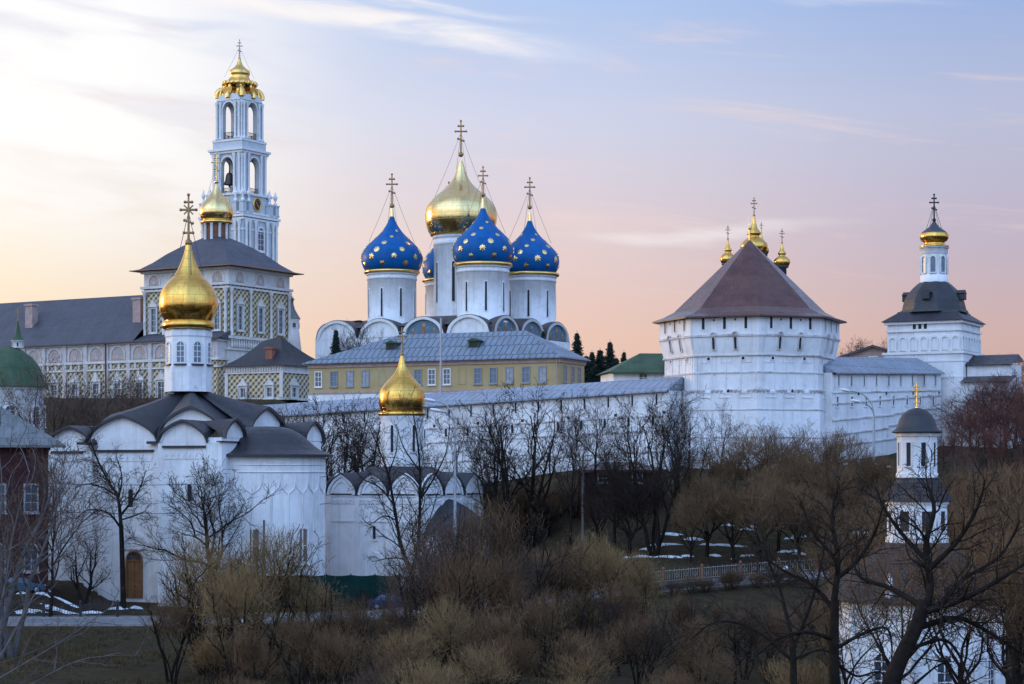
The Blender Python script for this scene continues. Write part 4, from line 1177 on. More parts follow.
# ------------------------------------------------------------------ long ochre building with the blue sheet roof
def ochre_building():
    D = 283.0
    p = Wp(559, HY, D); base = ground(p.x, D + 4) - 1.5
    t = thing('ochre_building', 'long ochre two storey building with pale blue sheet metal roof behind the fortress wall', 'building', (p.x, D, base), R(-24.6))
    Z = lambda py, DD=D: zz(py, DD) - base
    L, dp = 41.0, 9.4
    ze = Z(357); zb = Z(389)
    mb = MB(); mb.box(-L, 0, 0, dp, zb, ze); mb.build('wall', M['ochre'], t)
    mb = MB(); mb.box(-L - .1, .1, -.1, dp + .1, 0, zb); mb.build('white_base_wall', M['white'], t)
    c = MB(); c.box(-L - .3, .3, -.3, dp + .3, ze - .35, ze - .02); c.box(-L - .18, .18, -.18, dp + .18, ze - .75, ze - .35); c.box(-L - .22, .22, -.22, dp + .22, zb - .12, zb + .14)
    c.build('cornice', M['plaster_pale'], t)
    # window axes by picture column
    th = R(24.6)
    def xl(px):
        # local x of the facade point seen at column px
        u = (px - 512) / FPX
        return (u * D - p.x) / (math.cos(th) + u * math.sin(th))
    for px in (318.5, 334, 350, 365.5, 418, 432, 447, 478, 493.5, 509.5, 526, 542.5):
        window(t, T3(xl(px), -.0, Z(381.5)), 1.0, 2.1, M['frame_grey'] if int(px) % 3 else M['white_trim'], M[('glass', 'glass_blue', 'curtain')[int(px * 7) % 3]], False, .14, .12, (1, 2), True)
    for px in (382, 462):
        bm = MB(); bm.M = T3(xl(px), 0, Z(381.5)); bm.ring(arch_pts(1.3, 2.3, 4, -.1, True), arch_pts(1.05, 2.1, 4, 0, True), -.06, .02); bm.build('blind_window', M['ochre'], t)
    F2 = Matrix.Rotation(math.pi / 2, 4, 'Z')
    for y in (2.2, 5.0, 7.4): window(t, F2 @ T3(y, -.0, Z(380.5)), 1.05, 2.15, M['plaster_pale'], M['glass_blue'], False, .13, .07, (1, 2), True)
    r = MB(); o = .75
    zr = Z(330.5, 290)
    A = [(-L - o, -o, ze), (o, -o, ze), (o, dp + o, ze), (-L - o, dp + o, ze)]
    pk = [(-L + 13.0, dp / 2, zr), (-7.2, dp / 2, zr)]
    r.poly([A[0], A[1], pk[1], pk[0]]); r.poly([A[1], A[2], pk[1]]); r.poly([A[2], A[3], pk[0], pk[1]]); r.poly([A[3], A[0], pk[0]])
    rb = MB()
    for a, b in ((A[0], A[1]), (A[1], A[2])):
        r.poly([(a[0], a[1], a[2] - .14), (b[0], b[1], b[2] - .14), b, a])
    ro = r.build('roof', M['blue_roof_dark'], t)
    for px in (386, 469):
        d = MB(); x = xl(px); y = 2.0; zq = ze + (zr - ze) * (y + o) / (dp / 2 + o)
        d.box(x - .85, x + .85, y - .5, y + 1.8, zq - .6, zq + .62, 0); d.poly([(x - .65, y - .52, zq - .25), (x + .65, y - .52, zq - .25), (x + .65, y - .52, zq + .45), (x - .65, y - .52, zq + .45)], 1)
        d.prism([(x - 1.15, zq + .62), (x + 1.15, zq + .62), (x, zq + 1.05)], y - .8, y + 1.8, 2)
        d.build('dormer', [M['green_roof'], M['hole'], M['green_roof']], ro)
    for px, hh in ((441, 0),):
        pass
    dpm = MB(); dpm.tube([(-.25, -.35, ze - .3), (-.25, -.25, zb - 1)], .09, 6); dpm.build('downpipe', M['plaster_pale'], t)
ochre_building()

# ------------------------------------------------------------------ gate church whose cupolas show over the tower roof
def gate_church():
    D = 300.0
    p = Wp(753, HY, D); base = ground(p.x, D) - 1
    t = thing('cupola_church', 'church with small gilded baroque cupolas standing behind the big tower roof', 'church', (p.x, D, base))
    Z = lambda py: zz(py, D) - base
    s = sc(D)
    mb = MB(); mb.box(-6.0, 6.0, -5.0, 5.0, 0, Z(302)); mb.build('wall', M['white'], t)
    for sx in (-4, 0, 4): window(t, T3(sx, -5.0, Z(330)), 1.2, 2.8, M['white_trim'], M['glass'], True, .25, .15)
    r = MB()
    A = [(-6.5, -5.5, Z(302)), (6.5, -5.5, Z(302)), (6.5, 5.5, Z(302)), (-6.5, 5.5, Z(302))]; B = [(-2, -2, Z(276)), (2, -2, Z(276)), (2, 2, Z(276)), (-2, 2, Z(276))]
    for k in range(4): r.poly([A[k], A[(k + 1) % 4], B[(k + 1) % 4], B[k]])
    r.poly(B); r.build('roof', M['grey_roof'], t)
    def cup(px, yo, top, c_top, bulb, k):
        x = (px - 753) * s
        d = MB(); d.lathe([(.62 * k, 0), (.62 * k, Z(bulb + 8 * k) - Z(318)), (.9 * k, Z(bulb + 8 * k) - Z(318) + .1), (.9 * k, Z(bulb + 8 * k) - Z(318) + .35)], 14, (x, yo, Z(318))); d.build('drum', M['grey_roof'], t)
        m = MB(); z = Z(bulb + 7 * k)
        H = Z(top) - z
        m.lathe([(.62 * k, 0), (.95 * k, H * .06), (1.13 * k, H * .18), (1.08 * k, H * .28), (.75 * k, H * .38), (.45 * k, H * .44), (.42 * k, H * .49), (.58 * k, H * .52), (.55 * k, H * .56), (.3 * k, H * .66), (.17 * k, H * .8), (.08 * k, H)], 20, (x, yo, z))
        m.build('dome', M['gold'], t)
        cross(t, x, yo, Z(top + 1.5), Z(c_top) - Z(top + 1.5), M['gold_old'])
    cup(754, 0, 215, 198, 242, 1.85)
    cup(726, -2.6, 240, 228, 259, 1.05)
    cup(780, -2.2, 243.5, 231, 261, 1.1)
    cup(764, 3.2, 229, 220, 246, 1.05)
gate_church()

# ------------------------------------------------------------------ fortress walls with their sheet roofs
def fortress_wall(name_label, A, B, za, zb, roof_run, roof_rise, seg_ledges, slots, low_slots, seed, gather=None):
    """A, B: ground points of the outer face, za/zb: eave heights at both ends"""
    a, b = Vector((A[0], A[1], 0)), Vector((B[0], B[1], 0))
    L = (b - a).length; ang = math.atan2(b.y - a.y, b.x - a.x)
    base = min(ground(A[0], A[1]), ground(B[0], B[1])) - 3.0
    t = thing('fortress_wall', name_label, 'wall', (a.x, a.y, base), ang)
    ze = lambda x: (za + (zb - za) * x / L) - base
    th = 3.4
    m = MB()
    n = 24
    for i in range(n):
        x0, x1 = L * i / n, L * (i + 1) / n
        m.poly([(x0, 0, 0), (x1, 0, 0), (x1, 0, ze(x1)), (x0, 0, ze(x0))])
        m.poly([(x1, th, 0), (x0, th, 0), (x0, th, ze(x0)), (x1, th, ze(x1))])
    m.poly([(0, th, 0), (0, 0, 0), (0, 0, ze(0)), (0, th, ze(0))]); m.poly([(L, 0, 0), (L, th, 0), (L, th, ze(L)), (L, 0, ze(L))])
    m.build('wall', M['white_worn'], t)
    r = MB(); o = .55
    n = 12
    for i in range(n):
        x0, x1 = L * i / n, L * (i + 1) / n
        f0, f1, k0, k1 = ze(x0), ze(x1), ze(x0) + roof_rise, ze(x1) + roof_rise
        r.poly([(x0, -o, f0), (x1, -o, f1), (x1, roof_run, k1), (x0, roof_run, k0)])
        r.poly([(x0, roof_run, k0), (x1, roof_run, k1), (x1, roof_run + 3.2, f1), (x0, roof_run + 3.2, f0)])
        r.poly([(x0, -o, f0 - .16), (x1, -o, f1 - .16), (x1, -o, f1), (x0, -o, f0)])
        r.poly([(x1, -o, f1 - .16), (x0, -o, f0 - .16), (x0, .1, f0 - .10), (x1, .1, f1 - .10)])
    for x in (0, L):
        r.poly([(x, -o, ze(x)), (x, roof_run, ze(x) + roof_rise), (x, roof_run + 3.2, ze(x))])
    r.build('roof', M['blue_roof'], t)
    lg = MB()
    for (dz, x0, x1, dep, hgt, sl) in seg_ledges:
        x0 *= L; x1 *= L
        z0, z1 = ze(x0) - dz, ze(x1) - dz + sl
        p = [(x0, -dep, z0), (x1, -dep, z1), (x1, -dep, z1 + hgt), (x0, -dep, z0 + hgt)]
        lg.poly(p); lg.poly([(x0, .02, z0), (x1, .02, z1), p[1], p[0]]); lg.poly([p[3], p[2], (x1, .02, z1 + hgt * 1.6), (x0, .02, z0 + hgt * 1.6)])
        lg.poly([(x0, .02, z0), p[0], p[3], (x0, .02, z0 + hgt)]); lg.poly([p[1], (x1, .02, z1), (x1, .02, z1 + hgt), p[2]])
    lg.build('string_course', M['grey_trim'] if slots < 60 else M['ledge'], t)
    rg = random.Random(seed)
    for i in range(slots):
        x = L * (i + .5) / slots
        slit(t, T3(x, 0, ze(x) - 1.55), .26, 1.25, 'loophole', False, M['white_worn'], .10, .08)
    for i in range(low_slots):
        x = L * (i + .35) / low_slots
        slit(t, T3(x, 0, ze(x) - 3.9), .34, 1.1, 'loophole', False, M['white_worn'], .16, .10)
        if i % 2: slit(t, T3(x + 1.4, 0, ze(x) - 2.6), .38, .34, 'loophole', False, M['white_worn'], .08, .05)
    return t
A = Wp(236, HY, 258); B = Wp(669, HY, 227)
fortress_wall('long white fortress wall with blue sheet roof running from the old churches to the octagonal tower', (A.x, A.y), (B.x, B.y), zz(418.5, 258), zz(390.3, 227), 3.6, 1.75,
              [(2.9, 0, 1, .12, .14, 0), (4.6, 0, 1, .10, .12, 0), (7.0, .1, 1, .1, .12, 0)], 20, 20, 3)
A = Wp(832, HY, 229); B = Wp(941, HY, 246)
t_rw = fortress_wall('short white fortress wall between the octagonal tower and the dark domed gate tower', (A.x, A.y), (B.x, B.y), zz(372.6, 229), zz(373, 246), 3.4, 2.0,
              [(2.4, .0, 1, .12, .12, .2), (3.7, .0, 1, .13, .15, .9), (5.6, 0, .55, .13, .15, .5), (5.0, .55, 1, .13, .15, .7), (7.3, 0, .5, .14, .15, .6), (6.4, .5, 1, .13, .15, .7), (8.6, .0, .7, .13, .15, .8)], 9, 8, 4)

# ------------------------------------------------------------------ the octagonal corner tower
def octagonal_tower():
    D = 235.0
    p = Wp(749.5, HY, D)
    base = ground(p.x, 224) - 3.5
    t = thing('octagonal_tower', 'massive white octagonal fortress tower under a brown pyramid roof', 'tower', (p.x, D, base), R(-1.0))
    Df = 225.0
    Z = lambda py: zz(py, Df) - base
    r8 = 10.28
    W = M['white_worn']
    a0 = -math.pi / 2
    zt = Z(314.3)
    mb = MB()
    prof = [(r8 * 1.06, 0), (r8 * 1.03, Z(470)), (r8 * 1.012, Z(438)), (r8 * 1.0, Z(409)), (r8 * 1.0, Z(391)), (r8 * .975, Z(389.5)), (r8 * .972, Z(356)), (r8 * .985, Z(354)), (r8 * 1.012, Z(344)), (r8 * 1.03, Z(336)), (r8 * 1.03, zt)]
    mb.lathe(prof, 8, (0, 0, 0), 0, False, a0)
    mb.build('wall', W, t)
    bd = MB()
    def band(py, k, o, hgt):
        z = Z(py)
        bd.lathe([(r8 * k - .05, -hgt * .8), (r8 * k + o, -hgt / 2), (r8 * k + o, hgt / 2), (r8 * k - .05, hgt * .9)], 8, (0, 0, z), 0, False, a0)
    for py, k, o, hgt in ((335, 1.03, .13, .20), (354.5, .985, .12, .16), (372, .975, .10, .14), (409.5, 1.0, .07, .13), (437.5, 1.012, .07, .14), (463, 1.025, .07, .14)):
        band(py, k, o, hgt)
    bd.build('string_course', M['grey_trim'], t)
    # roof: flared eaves then a tall pyramid
    r = MB()
    za = zz(240.0, 235) - base
    ze = zt - .05
    rr = [(r8 * 1.115, ze - .05), (r8 * .99, ze + .38), (r8 * .865, ze + 1.05), (.05, za)]
    r.lathe([(r8 * 1.0, ze - .12), (r8 * 1.115, ze - .22)] + rr, 8, (0, 0, 0), 0, False, a0)
    r.build('roof', M['brown_roof'], t)
    f = MB(); f.tube([(0, 0, za - .3), (0, 0, za + 2.6)], [.1, .05], 6); f.ball((0, 0, za + 1.4), .2); f.build('finial', M['gold_plain'], t)
    # each face: loopholes, little arches on the machicolation, corbel row, relief ribs
    ap = math.cos(math.pi / 8); Wf = 2 * r8 * math.sin(math.pi / 8)
    eb = MB(); eb.ring(arch_pts(.80, .5, 8), arch_pts(.5, .36, 8), -.14, .02); ebm = eb.mesh('arch_moulding', [M['grey_trim']])
    cb = MB()
    for i in range(3): cb.lathe([(.001, -.35), (.16, -.2), (.22, 0), (.22, .1), (.001, .1)], 8, ((i - 1) * .52, -.02, 0))
    cbm = cb.mesh('corbel', [M['grey_trim']])
    for k in range(8):
        a = math.pi / 8 + k * math.pi / 4
        F = lambda kk: Matrix.Rotation(a, 4, 'Z') @ T3(0, -r8 * kk * ap, 0)
        for u in (.18, .50, .82): slit(t, F(1.03) @ T3((u - .5) * Wf, 0, Z(328.3)), .34, 1.32, 'loophole', False, W, .1, .06)
        for u in (.34, .66): slit(t, F(1.03) @ T3((u - .5) * Wf, 0, Z(320)), .22, .22, 'loophole', False, W, .05, .05)
        for u in (.33, .66):
            tilt_ = Matrix.Rotation(R(9), 4, 'X')
            slit(t, F(1.006) @ T3((u - .5) * Wf, .0, Z(348.5)) @ tilt_, .30, 1.4, 'loophole', True, M['grey_trim'], .1, .10)
            o = link('arch_moulding', ebm, t); o.matrix_local = F(1.03) @ T3((u - .5) * Wf, -.04, Z(335.4))
        for u in (.24, .76): slit(t, F(.975) @ T3((u - .5) * Wf, 0, Z(359.2)), .36, .36, 'loophole', True, W, .10, .10)
        slit(t, F(1.0) @ T3(.05 * Wf, 0, Z(392.5)), .42, .42, 'loophole', True, W, .12, .08)
        for u in (.06, .36, .66, .94):
            o = link('corbel', cbm, t); o.matrix_local = F(1.0) @ T3((u - .5) * Wf * .94, 0, Z(389.8))
        ribs = MB(); ribs.M = F(.974)
        for u in (.06, .28, .5, .72, .94): ribs.box((u - .5) * Wf - .06, (u - .5) * Wf + .06, -.07, .03, Z(388.5), Z(356))
        for u in (.2, .5, .8):
            ribs.ring([(x + (u - .5) * Wf, z + Z(362)) for x, z in arch_pts(1.3, .8, 6, 0, True)], [(x + (u - .5) * Wf, z + Z(362)) for x, z in arch_pts(1.14, .64, 6, .08, True)], -.05, .03)
        for u in (.2, .5, .8):
            ribs.ring([(x + (u - .5) * Wf, z + Z(397.5)) for x, z in arch_pts(1.5, .6, 6, 0, True)], [(x + (u - .5) * Wf, z + Z(397.5)) for x, z in arch_pts(1.34, .46, 6, .07, True)], -.32, -.2)
        ribs.build('relief', W, t)
octagonal_tower()

# ------------------------------------------------------------------ gate tower with the dark domed roof and little gold cupola
def gate_tower():
    D = 246.0
    p = Wp(961, HY, D); base = ground(p.x, D) - 3
    th = 28.0
    t = thing('gate_tower', 'square white gate tower with black domed roof and slim gold topped drum', 'tower', (p.x, D, base), R(-th))
    Z = lambda py, DD=249.0: zz(py, DD) - base
    s = sc(D)
    w = 9.35; d = 9.0
    W = M['white_worn']
    mb = MB()
    mb.box(-w, 0, 0, d, Z(353), Z(321)); mb.box(-w - .35, .35, -.35, d + .35, 0, Z(353.2)); mb.build('wall', W, t)
    c = MB()
    for py, o, hh in ((322.5, .35, .45), (331, .18, .25), (353.5, .55, .3), (362, .42, .16), (378, .42, .18)):
        c.box(-w - o, o, -o, d + o, Z(py) - hh / 2, Z(py) + hh / 2)
    c.build('cornice', M['white_trim'], t)
    nb = MB(); nb.ring(arch_pts(1.05, 1.9, 10), arch_pts(.75, 1.65, 10), -.16, .02); nb.poly([(x, -.012, z) for x, z in arch_pts(.75, 1.65, 10)], 0)
    nbm = nb.mesh('blind_arch', [M['white_trim']])
    F2 = Matrix.Rotation(math.pi / 2, 4, 'Z')
    for i in range(7):
        o = link('blind_arch', nbm, t); o.matrix_local = T3(-w + w * (i + .5) / 7, 0, Z(351.0))
        o = link('blind_arch', nbm, t); o.matrix_local = F2 @ T3(d * (i + .5) / 7, 0, Z(351.0))
    for x in (-.7, 0, .7): slit(t, T3(-w * .5 + x - .5, 0, Z(329.4)), .42, .85, 'window', True, W, .08, .08)
    r = MB()
    cx, cy = -w / 2, d / 2
    def sq(q, z): return [(cx - q * w / 2, cy - q * d / 2, z), (cx + q * w / 2, cy - q * d / 2, z), (cx + q * w / 2, cy + q * d / 2, z), (cx - q * w / 2, cy + q * d / 2, z)]
    lv = [(1.14, Z(321.5)), (.80, Z(312.5)), (.78, Z(311.0))]
    for k in range(len(lv) - 1):
        a, b = sq(*lv[k]), sq(*lv[k + 1])
        for i in range(4): r.poly([a[i], a[(i + 1) % 4], b[(i + 1) % 4], b[i]])
    r.poly(sq(1.14, Z(321.5) - .02)[::-1])
    # eight sided dome on top
    zd = Z(311.5)
    hd = Z(280.0) - zd
    pr = [(4.25, 0), (4.1, .35), (3.95, .38), (3.85, hd * .22), (3.65, hd * .42), (3.25, hd * .62), (2.65, hd * .80), (2.1, hd * .93), (1.75, hd)]
    r.lathe([(a * 1.02, z) for a, z in pr], 8, (cx, cy, zd), 0, False, math.pi / 8)
    for k in range(4):
        a = k * math.pi / 2
        r.M = T3(cx, cy, zd) @ Matrix.Rotation(a, 4, 'Z')
        r.prism([(-.5, hd * .40), (.5, hd * .40), (.5, hd * .58), (.68, hd * .61), (0, hd * .72), (-.68, hd * .61), (-.5, hd * .58)], -4.0, -2.2, 0)
    r.M = Matrix.Identity(4)
    r.build('roof', M['black_roof'], t)
    z0, z1 = Z(281), Z(245)
    d1 = MB(); rr = 1.62
    d1.lathe([(rr * 1.06, 0), (rr * 1.06, .9), (rr * .98, 1.0), (rr * .98, (z1 - z0) * .80), (rr * 1.05, (z1 - z0) * .83), (rr * 1.05, z1 - z0 - .15), (rr * 1.15, z1 - z0 - .1), (rr * 1.15, z1 - z0)], 24, (cx, cy, z0), 0)
    dro = d1.build('drum', M['white'], t); smooth_drum(dro)
    for k in range(8):
        window(dro, T3(cx, cy, z0 + 1.3) @ Matrix.Rotation(k * math.pi / 4 + .2, 4, 'Z') @ T3(0, -rr * .985, 0), .62, 2.0, M['white_trim'], M['glass_blue'], True, .14, .14, None, False)
    m = MB()
    zq = Z(245)
    H = Z(217) - zq
    gold = [(1.75, 0), (1.9, .2), (1.35, .3), (1.3, .7), (1.6, H * .24), (1.8, H * .34), (1.83, H * .43), (1.68, H * .52)]
    m.lathe(gold, 28, (cx, cy, zq), 0)
    blk = [(1.69, H * .515), (1.38, H * .60), (.98, H * .68), (.62, H * .76), (.36, H * .86), (.16, H * .95), (.08, H)]
    m.lathe(blk, 28, (cx, cy, zq), 1)
    m.build('dome', [M['gold'], M['grey_roof']], t)
    cross(t, cx, cy, Z(218), Z(191) - Z(218), M['iron'], chains=2.0, chain_r=1.5, rot=R(th))
    # lean-to with a dark roof on its right
    q = MB(); q.box(.5, 6.0, 1.0, 6.0, 0, Z(366)); q.build('annex_wall', W, t)
    q = MB(); q.poly([(.35, .5, Z(365.8)), (6.3, .5, Z(365.8)), (6.0, 4.6, Z(355)), (.35, 4.6, Z(355))]); q.poly([(6.3, .5, Z(365.8)), (6.3, 6.3, Z(362)), (6.0, 4.6, Z(355))]); q.box(.35, 6.3, .45, .6, Z(366.6), Z(365.9))
    q.build('annex_roof', M['black_roof'], t)
    q = MB(); q.box(.45, 6.4, -1.5, 1.0, 0, Z(384)); q.build('annex_wall', W, t)
    q = MB(); q.poly([(.36, -2.0, Z(384)), (6.7, -2.0, Z(384)), (6.7, 1.2, Z(377)), (.36, 1.2, Z(377))]); q.build('annex_roof', M['vault_roof'], t)
gate_tower()

# ------------------------------------------------------------------ small houses behind the walls
def house(label, px, D, w, d, z_eave_py, z_ridge_py, rot, wall, roof, gable_front=False, wins=(), chimney=False):
    p = Wp(px, HY, D); base = ground(p.x, D) - 1
    t = thing('house', label, 'house', (p.x, D, base), R(rot))
    ze, zr = zz(z_eave_py, D) - base, zz(z_ridge_py, D) - base
    m = MB(); m.box(-w / 2, w / 2, 0, d, 0, ze)
    if gable_front:
        m.poly([(-w / 2, 0, ze), (w / 2, 0, ze), (0, 0, zr)]); m.poly([(w / 2, d, ze), (-w / 2, d, ze), (0, d, zr)])
    m.build('wall', wall, t)
    r = MB(); o = .6
    if gable_front:
        for sg in (-1, 1):
            k = (zr - ze) / (w / 2)
            r.poly([(sg * (w / 2 + o), -o, ze - o * k + .08), (0, -o, zr + .08), (0, d + o, zr + .08), (sg * (w / 2 + o), d + o, ze - o * k + .08)])
            r.poly([(sg * (w / 2 + o), -o, ze - o * k - .2), (0, -o, zr - .2), (0, -o, zr + .08), (sg * (w / 2 + o), -o, ze - o * k + .08)])
    else:
        A = [(-w / 2 - o, -o, ze), (w / 2 + o, -o, ze), (w / 2 + o, d + o, ze), (-w / 2 - o, d + o, ze)]
        pk = [(-w / 2 + d * .5, d / 2, zr), (w / 2 - d * .5, d / 2, zr)]
        r.poly([A[0], A[1], pk[1], pk[0]]); r.poly([A[1], A[2], pk[1]]); r.poly([A[2], A[3], pk[0], pk[1]]); r.poly([A[3], A[0], pk[0]])
        r.box(-w / 2 - o, w / 2 + o, -o - .1, -o, ze - .25, ze + .02)
    r.build('roof', roof, t)
    for (x, py, ww, hh) in wins:
        window(t, T3(x, 0, zz(py, D) - base), ww, hh, M['white_trim'], M['glass'], False, .12, .08)
    return t
h = house('low white house with steep green roof beside the octagonal tower', 673, 262, 16.0, 9.0, 372.5, 351.5, 8, M['white'], M['green_roof'], False, ((-4, 385, 1.0, 1.4),))
q = MB(); q.box(-1.0, .6, -1.2, 1.0, zz(366, 262) - h.location.z, zz(363, 262) - h.location.z + .4); q.poly([(-1, -1.21, zz(366, 262) - h.location.z + .1), (.6, -1.21, zz(366, 262) - h.location.z + .1), (-.2, -1.21, zz(362, 262) - h.location.z + .2)]); q.build('dormer', M['hole'], h)
house('small drab house gable with grey roof behind the short right wall', 873, 268, 10.5, 9.0, 358.5, 345.5, -14, M['plaster_pale'], M['grey_roof'], True, ((0, 366, .9, 1.2),))

house('low shed with dull reddish roof half hidden by trees at the long wall', 622, 207, 8.4, 5.0, 470, 462, 3, M['brick'], M['brown_roof'], False, ((-2.0, 482, .9, 1.2), (1.6, 482, .9, 1.2)))

# green-domed corner tower at the left edge
def green_tower():
    D = 242.0
    p = Wp(8, HY, D); base = ground(p.x, D) - 1
    t = thing('green_domed_tower', 'round white tower with a mossy green dome and small lantern spire', 'tower', (p.x, D, base))
    Z = lambda py: zz(py, D) - base
    s = sc(D)
    m = MB(); r = 35.5 * s
    m.lathe([(r, 0), (r, Z(391)), (r * 1.04, Z(390)), (r * 1.04, Z(387.5))], 32); o = m.build('wall', M['white_worn'], t); smooth_drum(o)
    for k in range(8): window(t, Matrix.Rotation(k * math.pi / 4 + .3, 4, 'Z') @ T3(0, -r - .01, Z(425)), 1.1, 2.2, M['white_trim'], M['glass'], True, .25, .12)
    d = MB(); H = Z(347) - Z(387)
    d.lathe([(r * 1.12, -.1), (r * 1.12, .12), (r * 1.02, .6), (r * .98, H * .25), (r * .88, H * .5), (r * .68, H * .74), (r * .42, H * .91), (r * .16, H * 1.0)], 32, (0, 0, Z(387)))
    d.build('dome', M['green_roof'], t)
    l = MB(); l.lathe([(.66, 0), (.66, Z(341.5) - Z(348)), (.9, Z(341) - Z(348)), (.9, Z(340.4) - Z(348))], 12, (1.2, 0, Z(348))); lo = l.build('lantern', M['white_trim'], t)
    for k in range(6): slit(lo, T3(1.2, 0, Z(346.5)) @ Matrix.Rotation(k * math.pi / 3 + .2, 4, 'Z') @ T3(0, -.66, 0), .22, .5, 'window', True, M['white_trim'], .05, .05)
    sp = MB(); sp.lathe([(.92, 0), (.45, .5), (.3, 1.0), (.1, Z(322) - Z(340)), (.04, Z(319) - Z(340))], 12, (1.2, 0, Z(340.4))); sp.build('spire', M['green_roof'], t)
    cross(t, 1.2, 0, Z(321), 1.5, M['gold_old'])
green_tower()

# dark red brick house at the left edge
def brick_house():
    D = 176.0
    p = Wp(44.5, HY, D); base = ground(p.x, D + 5) - .6
    t = thing('brick_house', 'dark red brick house with worn pale green sheet roof at the left edge', 'house', (p.x, D + 1.5, base), R(14))
    Z = lambda py: zz(py, D + 1.5) - base
    w, d = 16.0, 8.0
    ze = Z(444)
    m = MB(); m.box(-w, 0, 0, d, 0, ze); m.build('wall', M['brick'], t)
    c = MB(); c.box(-w - .2, .2, -.2, d + .2, ze - .5, ze - .15); c.box(-w - .1, .1, -.1, d + .1, Z(520), Z(520) + .25)
    for i in range(40): c.box(-w + .2 + i * .4, -w + .35 + i * .4, -.12, 0, ze - .8, ze - .5)
    c.build('cornice', M['brick'], t)
    for py in (511, 570):
        for x in (-1.5, -4.3, -7.1):
            window(t, T3(x, 0, Z(py)), 1.0, 2.3, M['frame_grey'], M['glass'], py > 520, .16, .08, (1, 2), True)
    r = MB(); o = .7; zr = Z(397)
    A = [(-w - o, -o, ze - .1), (o + .8, -o, ze - .1), (o + .8, d + o, ze - .1), (-w - o, d + o, ze - .1)]
    pk = [(-w + 5, d / 2, zr), (-5.4, d / 2, zr)]
    r.poly([A[0], A[1], pk[1], pk[0]]); r.poly([A[1], A[2], pk[1]]); r.poly([A[2], A[3], pk[0], pk[1]]); r.poly([A[3], A[0], pk[0]])
    r.box(-w - o, o + .8, -o - .08, -o, ze - .32, ze - .09); r.box(o + .72, o + .8, -o, d + o, ze - .32, ze - .11)
    r.build('roof', M['patina_roof'], t)
brick_house()

